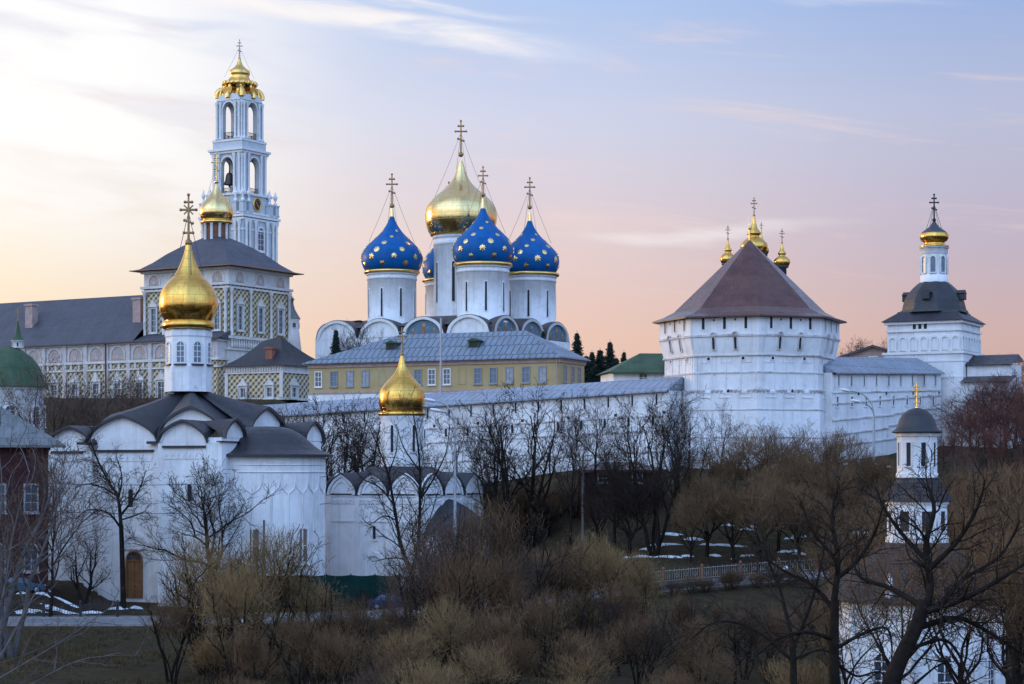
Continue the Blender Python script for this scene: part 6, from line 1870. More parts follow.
def car(label, px, D, rz, paint, z_lift=0.0):
    p = Wp(px, HY, D)
    t = thing('parked_car', label, 'car', (p.x, D, ground(p.x, D) + .02 + z_lift), R(rz))
    m = MB(); L, W2 = 4.1, .82
    low = [(-2.05, .34), (-1.6, .26), (1.7, .26), (2.02, .36), (2.05, .62), (1.95, .78), (1.0, .90), (-1.25, .95), (-2.0, .88), (-2.08, .6)]
    m.prism(low, -W2, W2)
    m.build('body', paint, t)
    c = MB()
    g = [(-1.45, .93, .76), (1.0, .90, .76), (.38, 1.36, .62), (-.98, 1.40, .62)]
    for sg in (-1, 1):
        pts = [(x, sg * w, z) for x, z, w in g]; c.poly(pts if sg < 0 else pts[::-1])
    q = g
    for a, b in ((0, 3), (3, 2), (2, 1)):
        c.poly([(q[a][0], -q[a][2], q[a][1]), (q[b][0], -q[b][2], q[b][1]), (q[b][0], q[b][2], q[b][1]), (q[a][0], q[a][2], q[a][1])])
    c.build('cabin', paint, t)
    gl = MB()
    for sg in (-1, 1):
        for xa, xb, xc, xd in ((-1.2, -.28, -.28, -.9), (-.18, .78, .34, -.18)):
            y0, y1 = sg * .755, sg * .645
            gl.poly([(xa, y0 + sg * .012, .97), (xb, y0 + sg * .012, .97), (xc, y1 + sg * .012, 1.31), (xd, y1 + sg * .012, 1.31)])
    gl.poly([(.98, -.66, .94), (.98, .66, .94), (.46, .55, 1.33), (.46, -.55, 1.33)]); gl.poly([(-1.44, -.66, .98), (-1.44, .66, .98), (-1.06, .55, 1.36), (-1.06, -.55, 1.36)])
    gl.build('windows', M['glass'], t)
    wm = MB(); wm.M = Matrix.Rotation(math.pi / 2, 4, 'X'); wm.lathe([(.18, -.09), (.30, -.1), (.32, -.06), (.32, .06), (.30, .1), (.18, .09)], 18); wme = wm.mesh('wheel', [M['rubber']])
    rm_ = MB(); rm_.M = Matrix.Rotation(math.pi / 2, 4, 'X'); rm_.lathe([(.001, -.07), (.12, -.09), (.19, -.08), (.19, .08), (.12, .09), (.001, .07)], 12); rme = rm_.mesh('rim', [M['lamp_grey']])
    for x in (-1.3, 1.3):
        for sg in (-1, 1):
            w = link('wheel', wme, t, (x, sg * .76, .32)); link('rim', rme, w, (0, sg * .025, 0))
    for sg in (-1, 1):
        h1 = MB(); h1.box(1.95, 2.06, sg * .62 - .16, sg * .62 + .16, .60, .74); h1.build('headlight', M['lamp_glass'], t)
        h2 = MB(); h2.box(-2.09, -2.0, sg * .66 - .13, sg * .66 + .13, .66, .82); h2.build('tail_light', M['orange_rust'], t)
car('teal blue parked car under the brick house at the left edge', 21, 177.2, 18, M['car_blue'])
car('navy blue parked car by the end of the green netting fence', 391, 178.6, 6, M['car_navy'])

def heap():
    D = 177.5; p = Wp(100, HY, D)
    m = MB(); rg = random.Random(9)
    n = 20; rows = []
    for k in range(5):
        f = k / 4
        rows.append([((1 - f) * 2.1 * math.cos(a) * (1 + .25 * mnoise.noise(Vector((math.cos(a), math.sin(a), k * .5)))), (1 - f) * 1.1 * math.sin(a), f * (1.0 + .25 * math.sin(3 * a)) - .05) for a in [2 * math.pi * i / n for i in range(n)]])
    for k in range(4):
        for i in range(n): m.poly([rows[k][i], rows[k][(i + 1) % n], rows[k + 1][(i + 1) % n], rows[k + 1][i]])
    o = m.build('earth_heap', M['bark_brown'], None, (p.x, D, ground(p.x, D))); tag(o, 'dark heap of earth beside the fence near the arched wooden door', 'heap')
heap()

# ------------------------------------------------------------------ trees, bare at the end of winter
class Tree:
    def __init__(s, seed): s.g = random.Random(seed); s.wood = MB(); s.fine = MB()
    def rot(s, d, ang, az):
        u = d.orthogonal().normalized(); w = d.cross(u)
        side = u * math.cos(az) + w * math.sin(az)
        return (d * math.cos(ang) + side * math.sin(ang)).normalized()
    def limb(s, p, d, L, r, lev, K):
        g = s.g; n = K['seg'][lev]
        pts = [p.copy()]; rad = [r]; dirs = [d]
        q = p.copy()
        tip = K['tip'][lev]
        for i in range(n):
            d = (d + Vector((g.gauss(0, 1), g.gauss(0, 1), g.gauss(0, .7))) * K['wander'][lev] + Vector((0, 0, 1)) * K['up'][lev]).normalized()
            q = q + d * (L / n); pts.append(q.copy()); dirs.append(d)
            rad.append(max(K['rmin'], r * (1 - (1 - tip) * (i + 1) / n)))
        wood = lev <= K['wood']
        (s.wood if wood else s.fine).tube(pts, rad, (7, 6, 4, 3, 3, 3)[lev], 0, lev < 3)
        if lev >= K['levels']: return
        k = K['n'][lev]; k = max(1, int(round(k * g.uniform(.8, 1.2) * (min(1.25, L / K['ref'][lev]) if lev else 1))))
        az = g.uniform(0, 6.28)
        for i in range(k):
            t = K['start'][lev] + (1 - K['start'][lev]) * ((i + g.uniform(.2, .8)) / k)
            f = t * n; j = min(n - 1, int(f)); u = f - j
            pp = pts[j].lerp(pts[j + 1], u); rr = rad[j] * (1 - u) + rad[j + 1] * u
            az += 2.4 + g.uniform(-.5, .5)
            ang = K['ang'][lev] * g.uniform(.75, 1.25)
            dd = s.rot(dirs[j + 1], ang, az)
            shape = K['shape'](t) if lev == 0 else 1.0 - .45 * t
            s.limb(pp, dd, L * K['ratio'][lev] * shape * g.uniform(.75, 1.2), max(K['rmin'], rr * K['rr'][lev]), lev + 1, K)

def upright_tree(seed, H=13.0, r=.30, dens=1.0, spread=1.0, rmin=.014):
    T = Tree(seed)
    K = dict(levels=4, wood=1, seg=(9, 7, 6, 5, 4), wander=(.08, .21, .22, .2, .2), up=(.06, .09, .06, .05, .04), tip=(.14, .2, .25, .35, .5), rmin=rmin,
             n=(int(12 * dens), 8, 6, 3), ref=(1, 4.5, 2.2, 1.3), start=(.26, .15, .12, .2), ang=(.80 * spread, .68, .62, .55), ratio=(.50, .52, .56, .6), rr=(.64, .60, .58, .65),
             shape=lambda t: .55 + 1.1 * math.sin(min(1, (1.08 - t) * 1.25) * 1.57) * (1.0 if t > .3 else .9) - .2)
    T.limb(Vector((0, 0, -.4)), Vector((T.g.gauss(0, .04), T.g.gauss(0, .04), 1)).normalized(), H * .95, r, 0, K)
    return T
def multi_stem(seed, H=12.0, stems=4, r=.22, rmin=.014, lean=.34, dens=1.0):
    T = Tree(seed)
    K = dict(levels=4, wood=1, seg=(9, 7, 6, 5, 4), wander=(.12, .2, .22, .2, .2), up=(.07, .08, .06, .05, .04), tip=(.15, .22, .3, .4, .5), rmin=rmin,
             n=(int(7 * dens), 6, 4, 3), ref=(1, 3.6, 2.0, 1.2), start=(.22, .16, .12, .2), ang=(.60, .60, .58, .52), ratio=(.44, .52, .56, .6), rr=(.62, .60, .58, .65), shape=lambda t: 1.25 - .55 * t)
    for i in range(stems):
        a = 6.28 * i / stems + T.g.uniform(-.4, .4)
        l = lean * T.g.uniform(.5, 1.35)
        T.limb(Vector((.25 * math.cos(a), .25 * math.sin(a), -.4)), Vector((math.cos(a) * l, math.sin(a) * l, 1)).normalized(), H * T.g.uniform(.72, 1.0), r * T.g.uniform(.7, 1.1), 0, K)
    return T
def shoots(T, cz, W, Hd, n, L, rmin, low=-.25, lobes=9):
    """fine upright shoots whose tips lie on and inside an uneven dome about height cz"""
    g = T.g
    lob = [(g.uniform(0, 6.28), g.uniform(-.3, .95), g.uniform(.62, 1.15)) for _ in range(lobes)]
    for i in range(n):
        a = g.uniform(0, 6.28); sn = low + (1 - low) * g.random() ** .8
        cs = math.sqrt(max(0, 1 - sn * sn))
        q = g.random()
        rad = (1 - .55 * q * q) * g.uniform(.86, 1.05)
        best = max(lob, key=lambda o: math.cos(a - o[0]) * cs * math.sqrt(max(0, 1 - o[1] ** 2)) + sn * o[1])
        rad *= best[2]
        tip = Vector((math.cos(a) * cs * rad * W, math.sin(a) * cs * rad * W, cz + sn * rad * Hd))
        out = Vector((math.cos(a) * cs / W, math.sin(a) * cs / W, sn / Hd)).normalized()
        d = (Vector((0, 0, 1)) * g.uniform(.2, .8) + out * g.uniform(.3, 1.1) + Vector((g.gauss(0, .34), g.gauss(0, .34), g.gauss(0, .25)))).normalized()
        l = L * g.uniform(.6, 1.35)
        b = tip - d * l; b.z = max(b.z, .05)
        mid = b.lerp(tip, .5) + Vector((g.gauss(0, .06), g.gauss(0, .06), -.02)) * l
        T.fine.tube([b, mid, tip], [rmin * 1.5, rmin * 1.15, rmin * .6], 3, 0, False)
        if i % 3 == 0:
            for k in range(2):
                u = g.uniform(.3, .85); p = b.lerp(tip, u)
                e = p + (d + Vector((g.gauss(0, .6), g.gauss(0, .6), g.gauss(0, .4)))).normalized() * l * .42
                T.fine.tube([p, e], [rmin * .9, rmin * .55], 3, 0, False)
def willow_bush(seed, H=6.0, W=3.4, stems=10, rmin=.0115, n=780):
    """many forked stems from the ground carrying a rounded brush of fine shoots"""
    T = Tree(seed); g = T.g
    K = dict(levels=2, wood=1, seg=(6, 5, 4), wander=(.13, .17, .18), up=(.07, .10, .10), tip=(.4, .35, .4), rmin=rmin * 1.4,
             n=(7, 6), ref=(1, 2.4), start=(.25, .2), ang=(.6, .6), ratio=(.6, .55), rr=(.6, .6), shape=lambda t: 1.15 - .4 * t)
    for i in range(stems):
        a = 6.28 * i / stems + g.uniform(-.3, .3); l = g.uniform(.15, 1.0) * W / H * 1.0
        T.limb(Vector((.35 * math.cos(a), .35 * math.sin(a), -.3)), Vector((math.cos(a) * l, math.sin(a) * l, 1)).normalized(), H * g.uniform(.6, .78), g.uniform(.05, .10), 0, K)
    shoots(T, H * .52, W, H * .48, n, 1.5, rmin, low=-.55)
    return T
def round_tree(seed, H=8.0, r=.2, rmin=.0115, W=3.2, n=820):
    """short trunk, crooked limbs and a dense rounded crown of fine shoots (pollarded willow)"""
    T = Tree(seed); g = T.g
    K = dict(levels=3, wood=2, seg=(5, 7, 5, 4), wander=(.07, .16, .2, .2), up=(.04, .06, .06, .06), tip=(.75, .3, .35, .4), rmin=rmin * 1.4,
             n=(7, 6, 5), ref=(1, 3.4, 1.6), start=(.6, .25, .2), ang=(.72, .65, .65), ratio=(1.25, .5, .5), rr=(.55, .55, .6), shape=lambda t: 1.0)
    T.limb(Vector((0, 0, -.4)), Vector((g.gauss(0, .06), g.gauss(0, .06), 1)).normalized(), H * .34, r, 0, K)
    shoots(T, H * .62, W, H * .38, n, 1.35, rmin, low=-.5)
    return T
def big_willow(seed, H=10.0, W=3.5, stems=5, n=1000, rmin=.0115):
    """an old unpruned willow: dark forked stems bare below, a loose rounded crown of fine shoots above"""
    T = Tree(seed); g = T.g
    K = dict(levels=3, wood=2, seg=(8, 7, 5, 4), wander=(.10, .17, .2, .2), up=(.07, .08, .08, .06), tip=(.3, .3, .35, .4), rmin=rmin * 1.3,
             n=(6, 5, 5), ref=(1, 3.6, 2.0), start=(.34, .25, .2), ang=(.58, .6, .6), ratio=(.42, .52, .55), rr=(.58, .58, .6), shape=lambda t: 1.2 - .45 * t)
    for i in range(stems):
        a = 6.28 * i / stems + g.uniform(-.4, .4); l = g.uniform(.12, .42)
        T.limb(Vector((.3 * math.cos(a), .3 * math.sin(a), -.4)), Vector((math.cos(a) * l, math.sin(a) * l, 1)).normalized(), H * g.uniform(.72, .9), g.uniform(.10, .19), 0, K)
    shoots(T, H * .64, W, H * .36, n, 1.7, rmin, low=-.65)
    return T
def crooked_tree(seed, trunk_pts, trunk_r, limbs, rmin=.010, dens=1.0):
    """a big old tree near the camera: given trunk and heavy sinuous limbs, then twigs at random"""
    T = Tree(seed); g = T.g
    K = dict(levels=4, wood=2, seg=(8, 8, 6, 5, 4), wander=(.1, .15, .2, .22, .22), up=(.02, .03, .03, .02, .0), tip=(.3, .28, .35, .45, .5), rmin=rmin,
             n=(6, int(9 * dens), int(6 * dens), 4), ref=(1, 3.5, 1.8, .9), start=(.2, .18, .12, .1), ang=(.7, .8, .75, .7), ratio=(.5, .42, .5, .55), rr=(.5, .48, .55, .6), shape=lambda t: 1.0)
    tp = spline(trunk_pts, 5)
    n = len(tp)
    T.wood.tube(tp, [trunk_r[0] + (trunk_r[1] - trunk_r[0]) * i / (n - 1) for i in range(n)], 10)
    for pts, r0, r1 in limbs:
        lp = spline(pts, 5); m = len(lp)
        rad = [r0 + (r1 - r0) * i / (m - 1) for i in range(m)]
        T.wood.tube(lp, rad, 7)
        L = sum((lp[i + 1] - lp[i]).length for i in range(m - 1))
        k = max(4, int(L * 2.1 * dens)); az = g.uniform(0, 6)
        for i in range(k):
            t = .12 + .88 * (i + g.uniform(.2, .8)) / k; f = t * (m - 1); j = min(m - 2, int(f)); u = f - j
            d = (lp[j + 1] - lp[j]).normalized(); az += 2.4
            dd = T.rot(d, .8 * g.uniform(.6, 1.2), az)
            T.limb(lp[j].lerp(lp[j + 1], u), dd, min(4.2, .30 * L * g.uniform(.6, 1.2) * (1.15 - .5 * t) + .5), max(.016, rad[j] * .42), 2, K)
    return T
def spruce(seed, H=11.0, W=2.6):
    T = Tree(seed); g = T.g
    T.wood.tube([(0, 0, -.3), (0, 0, H * .5), (0, 0, H)], [.2, .11, .02], 6)
    z = .6
    while z < H - .25:
        f = 1 - z / H
        n = 8 if f > .3 else 5
        a0 = g.uniform(0, 6)
        for i in range(n):
            a = a0 + 6.28 * i / n + g.uniform(-.3, .3); L = W * (f ** .8) * g.uniform(.5, 1.15) + .15
            dx, dy = math.cos(a), math.sin(a)
            k = 5
            for j in range(k):
                u = j / k; v = (j + 1.25) / k
                dr = g.uniform(.1, .5); zz0 = z - L * dr * u; zz1 = z - L * dr * v
                wd = .34 * (1.1 - u) * (.5 + f) + .08
                p0 = Vector((dx * L * u, dy * L * u, zz0)); p1 = Vector((dx * L * v, dy * L * v, zz1)); sd_ = Vector((-dy, dx, 0))
                T.fine.poly([p0 - sd_ * .05, p0 + sd_ * wd * g.uniform(.7, 1.2) - Vector((0, 0, .22)), p1 - Vector((0, 0, .1)), p0 - sd_ * wd * g.uniform(.7, 1.2) - Vector((0, 0, .22))])
                T.fine.poly([p0, p0 + Vector((dx * .1, dy * .1, -.34 * (1.1 - u))), p1 - Vector((0, 0, .16)), p1])
        z += .15 + .10 * f
    return T

TREE = {}
def variants(kind, makers):
    for i, T in enumerate(makers):
        T = T()
        TREE[(kind, i)] = (T.wood.mesh('trunk', []), T.fine.mesh('crown', []), max(v.z for v in (T.fine.v or T.wood.v)))
variants('upright', [lambda: upright_tree(11), lambda: upright_tree(12, 13.5, .28, .9, .85), lambda: upright_tree(13, 12, .30, 1.1, 1.15), lambda: upright_tree(14, 14, .26, .85, .8)])
variants('stems', [lambda: multi_stem(21), lambda: multi_stem(22, 12, 4, .22, lean=.38), lambda: multi_stem(23, 12, 3, .25, lean=.36)])
variants('bush', [lambda: willow_bush(31), lambda: willow_bush(32, 6, 3.6, 8), lambda: willow_bush(33, 5.5, 4.0, 10, n=900), lambda: willow_bush(34, 6.5, 3.0, 9), lambda: willow_bush(35, 6.5, 3.4, 11, rmin=.010, n=420)])
variants('round', [lambda: round_tree(41), lambda: round_tree(42, 8, .2, W=3.6), lambda: round_tree(43, 8, .18, W=2.8, n=650), lambda: round_tree(44, 8, .16, W=3.4, n=380, rmin=.009), lambda: round_tree(45, 8.5, .24, W=4.0, n=700, rmin=.011), lambda: round_tree(46, 9, .22, W=3.6, n=600, rmin=.011)])
variants('willow', [lambda: big_willow(81), lambda: big_willow(82, 10, 4.0, 6, 1100), lambda: big_willow(83, 10, 3.0, 4, 800), lambda: big_willow(84, 10.5, 3.6, 5, 600, .0105)])
variants('spruce', [lambda: spruce(51), lambda: spruce(52, 11, 2.2)])
MESHES = {}
def skin(kind, i, bark, twig):
    k = (kind, i, bark, twig)
    if k not in MESHES:
        a, b, h = TREE[(kind, i)]
        a2, b2 = a.copy(), b.copy()
        a2.materials.clear(); b2.materials.clear(); a2.materials.append(M[bark]); b2.materials.append(M[twig])
        MESHES[k] = (a2, b2, h)
    return MESHES[k]
rgt = random.Random(77)
def tree(name, label, cat, kind, var, px, D, top_py, bark='bark_dark', twig='twig_dark', wide=1.0, group=None, crown='crown', trunk='trunk', sink=0.0):
    a, b, h = skin(kind, var, bark, twig)
    x = (px - 512) / FPX * D
    z = ground(x, D) - sink
    k = max(.25, (zz(top_py, D) - z) / h)
    t = thing(name, label, cat, (x, D, z), rgt.uniform(0, 6.28), group)
    t.scale = (k * wide, k * wide, k)
    link(trunk, a, t); link(crown, b, t)
    return t

# --- single trees one can tell apart
tree('bare_tree', 'small forked bare tree before the white church between fence and doorway', 'tree', 'stems', 2, 84, 178, 516, wide=1.15)
tree('bare_tree', 'grey twiggy bare tree covering the front of the dark brick house', 'tree', 'stems', 0, 8, 150, 440, 'bark_grey', 'twig_grey', wide=1.15)
tree('bare_tree', 'slim bare tree rising at the corner of brick house and white church', 'tree', 'upright', 3, 50, 172.5, 428, 'bark_dark', 'twig_grey', wide=.8)
tree('bare_tree', 'wide crowned bare tree covering the middle of the big white church', 'tree', 'upright', 2, 214, 177.5, 448, 'bark_dark', 'twig_dark', wide=1.05)
tree('bare_tree', 'tall straight dark tree standing alone before the middle of the long wall', 'tree', 'upright', 3, 570, 197, 388, wide=.72)
tree('bare_tree', 'many stemmed dark tree spreading low before the long wall near its middle', 'tree', 'stems', 1, 509, 202, 392, wide=.95)
tree('bare_tree', 'dark tree with steeply forked stems just left of the octagonal tower', 'tree', 'stems', 0, 655, 190, 388, wide=.95)
tree('bare_tree', 'dark feathery bare tree before the left half of the octagonal tower', 'tree', 'upright', 1, 721, 212, 397, wide=.85)
tree('bare_tree', 'thin dark tree before the left edge of the octagonal tower', 'tree', 'stems', 1, 690, 203, 398, wide=.7)
tree('bare_tree', 'short dark tree with drooping twigs before the low part of the long wall', 'tree', 'upright', 0, 615, 192, 432, wide=.9)
tree('bare_tree', 'tall thin dark tree immediately right of the lamp post at the small church', 'tree', 'upright', 3, 486, 206, 398, wide=.8)
tree('bare_tree', 'bare tree rising between the two white churches before the wall', 'tree', 'stems', 1, 340, 214, 392, wide=1.0)
tree('bare_tree', 'dark tangled bare tree just behind the apse of the big white church', 'tree', 'upright', 2, 318, 216, 398, wide=.85)
tree('bare_tree', 'bare tree just right of the small golden dome before the wall', 'tree', 'stems', 2, 438, 210, 398, wide=.75)
tree('bare_tree', 'bare tree left of the octagonal tower with a thin leaning crown', 'tree', 'upright', 1, 630, 204, 394, wide=.75)
tree('bare_tree', 'low dark spreading tree before the middle of the wall foot', 'tree', 'round', 0, 628, 190, 470, 'bark_dark', 'twig_dark', wide=1.1)
tree('bare_tree', 'dark low branched tree beside the thin utility pole', 'tree', 'round', 2, 600, 195, 462, 'bark_dark', 'twig_dark', wide=1.0)
# --- brown feathery trees before the tower and the right wall
G = 'brown feathery trees under the octagonal tower'
L_ = 'brown feathery bare tree growing against the foot of the octagonal tower'
for px, D, top, v, w in ((768, 213, 414, 0, 1.2), (800, 214, 430, 1, 1.2), (832, 215, 424, 2, 1.2), (746, 212, 432, 2, 1.1), (784, 209, 440, 0, 1.2)):
    tree('bare_tree', L_, 'tree', 'upright', v, px, D, top, 'bark_brown', 'twig_brown', w, G)
for px, D, top, v, w in ((758, 206, 424, 4, 1.0), (784, 208, 430, 5, 1.0), (815, 206, 424, 5, 1.1), (842, 207, 428, 4, 1.0), (732, 205, 438, 5, .9), (864, 206, 446, 4, .9), (708, 203, 440, 4, .9), (798, 203, 446, 0, 1.1), (772, 200, 456, 1, 1.1)):
    tree('bare_tree', L_, 'tree', 'round', v, px, D, top, 'bark_brown', 'twig_brown', w, G)
G = 'round headed brown trees on the snowy bank'
L_ = 'small round headed brown tree on the bank with patches of snow'
for px, D, top, v, w in ((706, 190, 470, 0, 1.0), (734, 188, 478, 1, 1.0), (760, 186, 476, 2, 1.05), (778, 192, 468, 1, 1.0), (690, 186, 486, 2, .9), (800, 187, 480, 0, 1.0)):
    tree('round_tree', L_, 'tree', 'round', v, px, D, top, 'bark_dark', 'twig_brown', w, G)
G = 'reddish bare trees on the rise at the right edge'
L_ = 'reddish bare tree in the thicket at the right edge under the gate tower'
for px, D, top, v, w in ((962, 232, 398, 0, .9), (985, 236, 378, 1, 1.0), (1006, 240, 366, 2, 1.1), (1024, 236, 374, 3, 1.1), (975, 226, 402, 2, 1.0), (998, 228, 392, 1, 1.1), (1018, 222, 402, 0, 1.1),
                         (1036, 230, 380, 2, 1.1), (952, 221, 424, 3, .9), (986, 216, 422, 0, 1.1), (1010, 214, 420, 2, 1.1), (1046, 226, 392, 1, 1.1), (1062, 232, 384, 0, 1.1), (1030, 212, 430, 1, 1.1), (966, 212, 440, 1, 1.0), (970, 238, 382, 2, 1.3), (990, 237, 370, 0, 1.3), (1014, 238, 362, 1, 1.3), (956, 228, 404, 1, 1.2), (980, 224, 398, 3, 1.3), (1004, 226, 384, 2, 1.3), (944, 222, 428, 2, 1.1), (1024, 228, 380, 3, 1.3)):
    tree('bare_tree', L_, 'tree', 'upright', v, px, D, top, 'bark_brown', 'twig_red', w, G)
tree('bare_tree', 'pale stemmed bare tree just right of the lantern of the stepped chapel', 'tree', 'stems', 2, 962, 208, 440, 'bark_grey', 'twig_grey', 1.0)
G = 'reddish bare trees behind the right hand wall'
for px, D, top, v in ((846, 320, 346, 0), (858, 325, 338, 1), (872, 318, 333, 2), (884, 330, 336, 3), (1000, 330, 356, 1), (1018, 325, 352, 0), (1040, 330, 350, 2), (1064, 326, 352, 3)):
    tree('bare_tree', 'reddish bare treetop showing over the right hand fortress wall', 'tree', 'upright', v, px, D, top, 'bark_brown', 'twig_red', 1.0, G)
G = 'bare trees on the hill beyond the gate tower'
for i in range(26):
    tree('bare_tree', 'reddish bare tree on the open hill beyond the gate tower', 'tree', 'upright', i % 4, 1062 + i * 17 + rgt.uniform(-8, 8), rgt.uniform(175, 262), rgt.uniform(372, 450), 'bark_brown', 'twig_red', 1.1, G)
# --- bare trees between the white church and the refectory
G = 'grey bare trees between white church roof and refectory'
for px, D, top, v, w in ((56, 222, 352, 0, .9), (84, 226, 374, 1, .9), (112, 228, 362, 2, 1.0), (138, 224, 372, 3, 1.0), (30, 226, 372, 1, .9), (156, 230, 378, 0, .9), (262, 236, 384, 2, .8), (96, 220, 386, 3, .9), (126, 219, 388, 1, .9)):
    tree('bare_tree', 'grey brown bare tree behind the black roof of the big white church', 'tree', 'upright', v, px, D, top, 'bark_brown', 'twig_grey', w, G)
# --- spruces and dark trees beside the cathedral
G = 'dark spruces beside the cathedral'
for px, D, top, v, w, lab in ((577, 318, 333, 0, 1.0, 'dark spruce just behind the right corner of the ochre building'), (610, 322, 342, 1, 1.25, 'pointed dark spruce standing clear against the pink sky'),
                              (592, 316, 352, 0, 1.2, 'broad dark spruce low between two taller dark spruces'), (543, 318, 331, 1, .7, 'little spruce top poking over the hipped end of the blue roof'), (624, 330, 352, 0, 1.0, 'dark spruce touching the green roofed house'),
                              (336, 330, 330, 1, 1.0, 'dark spruce before the left end of the cathedral'), (290, 372, 344, 0, .9, 'dark spruce by the corner of the refectory porch')):
    tree('spruce_tree', lab, 'tree', 'spruce', v, px, D, top, 'bark_dark', 'needles', w, G)
for px, D, top, v, w in ((586, 312, 356, 1, 1.7), (600, 316, 350, 0, 1.5), (616, 314, 358, 1, 1.7), (630, 318, 362, 0, 1.7), (644, 322, 366, 1, 1.6), (594, 306, 366, 0, 1.8)):
    tree('spruce_tree', 'broad dark spruce in the dense clump right of the ochre building', 'tree', 'spruce', v, px, D, top, 'bark_dark', 'needles', w, 'dense clump of dark spruces')
G = 'dark bare trees around the cathedral foot'
for px, D, top, v, w in ((350, 336, 332, 2, .9), (584, 326, 362, 2, 1.4), (604, 328, 366, 1, 1.4), (640, 330, 362, 0, 1.0), (372, 352, 336, 1, .8), (359, 342, 318, 0, .8), (562, 322, 350, 0, .9), (596, 314, 372, 0, 1.5), (618, 318, 374, 2, 1.4)):
    tree('bare_tree', 'dark bare tree near the foot of the five domed cathedral', 'tree', 'upright', v, px, D, top, 'bark_dark', 'twig_dark', w, G)

# --- willow scrub in the hollow below the road
G = 'willow bushes in the hollow below the road'
def bush(px, D, top, v, tw, w=1.0, lab=None, g=G):
    return tree('willow_bush', lab or 'olive brown willow bush in the hollow below the road', 'bush', 'bush', v, px, D, top, 'bark_brown', tw, w, g, 'shoots', 'stems')
for a in ((555, 172, 545, 0, 'twig_olive', .9), (585, 174, 536, 1, 'twig_olive', 1.0), (612, 175, 540, 2, 'twig_olive', 1.0), (640, 174, 548, 3, 'twig_olive', .9), (530, 171, 540, 1, 'twig_brown', .9)):
    bush(*a, lab='rounded olive brown bush at the roadside below the middle of the wall', g='roadside bushes in the middle')
rb = random.Random(8)
tw = ['twig_brown', 'twig_brown', 'twig_brown', 'twig_olive', 'twig_grey']
for D, y0, y1, xa, xb, n in ((152, 592, 612, 300, 900, 8), (144, 604, 626, 180, 890, 10), (135, 614, 640, 160, 880, 10), (126, 626, 656, 200, 870, 9), (115, 644, 670, 240, 850, 8), (103, 660, 692, 250, 830, 6)):
    for i in range(n):
        px = xa + (xb - xa) * (i + rb.uniform(.05, .95)) / n
        top = rb.uniform(y0, y1)
        if 660 < px < 830 and D > 140: top += 8
        if rb.random() < .5:
            bush(px, D + rb.uniform(-4, 4), top, rb.randrange(5), tw[rb.randrange(5)], rb.uniform(1.0, 1.3))
        else:
            tree('willow_tree', 'crooked brown willow tree with a loose crown in the hollow below the road', 'tree', 'round', rb.choice((0, 1, 3, 4, 4, 5, 5)), px, D + rb.uniform(-4, 4), top - rb.uniform(6, 24), 'bark_dark', tw[rb.randrange(5)], rb.uniform(.95, 1.25), 'willow trees in the hollow below the road')
G = 'tall old willows standing in the hollow'
for px, D, top, v, tw_, w in ((208, 141, 528, 0, 'twig_olive', 1.05), (268, 143, 520, 0, 'twig_olive', 1.1), (316, 141, 552, 3, 'twig_olive', 1.0), (172, 138, 566, 3, 'twig_brown', 1.0), (238, 135, 556, 0, 'twig_olive', 1.0), (298, 132, 588, 3, 'twig_brown', 1.1), (352, 136, 592, 1, 'twig_brown', 1.0),
                         (444, 146, 502, 1, 'twig_grey', 1.0), (482, 148, 490, 0, 'twig_brown', 1.0), (516, 146, 508, 3, 'twig_grey', 1.0), (424, 141, 536, 0, 'twig_grey', 1.0), (462, 139, 540, 1, 'twig_brown', 1.0), (504, 139, 546, 2, 'twig_brown', 1.1),
                         (560, 150, 540, 0, 'twig_brown', 1.0), (600, 152, 526, 1, 'twig_olive', 1.0), (642, 150, 546, 2, 'twig_olive', 1.0), (580, 141, 568, 3, 'twig_brown', 1.1), (624, 140, 574, 0, 'twig_brown', 1.0), (542, 136, 584, 1, 'twig_brown', 1.0),
                         (684, 141, 586, 2, 'twig_brown', 1.0), (396, 137, 576, 3, 'twig_brown', 1.1), (448, 129, 592, 0, 'twig_olive', 1.0), (500, 126, 600, 1, 'twig_brown', 1.0), (570, 124, 612, 3, 'twig_olive', 1.1), (640, 127, 606, 1, 'twig_brown', 1.0),
                         (700, 128, 612, 0, 'twig_brown', 1.0), (744, 134, 590, 3, 'twig_brown', 1.0), (776, 130, 600, 2, 'twig_brown', 1.0), (330, 122, 622, 2, 'twig_brown', 1.1), (390, 118, 630, 3, 'twig_brown', 1.1), (250, 124, 618, 2, 'twig_brown', 1.1)):
    tree('willow_tree', 'tall old willow with dark forked stems and a fine brushy crown in the hollow', 'tree', 'willow', v, px, D, top, 'bark_dark', tw_, w, G)
for i in range(9):
    px = 655 + 17 * i + rb.uniform(-6, 6)
    tree('verge_bush', 'low dead brown bush on the near verge below the road railing', 'bush', 'bush', rb.randrange(5), px, 167.5 + i * .55, rb.uniform(586, 594), 'bark_brown', ('twig_brown', 'twig_grey')[i % 2], 1.7, 'low bushes on the verge below the railing', 'shoots', 'stems')
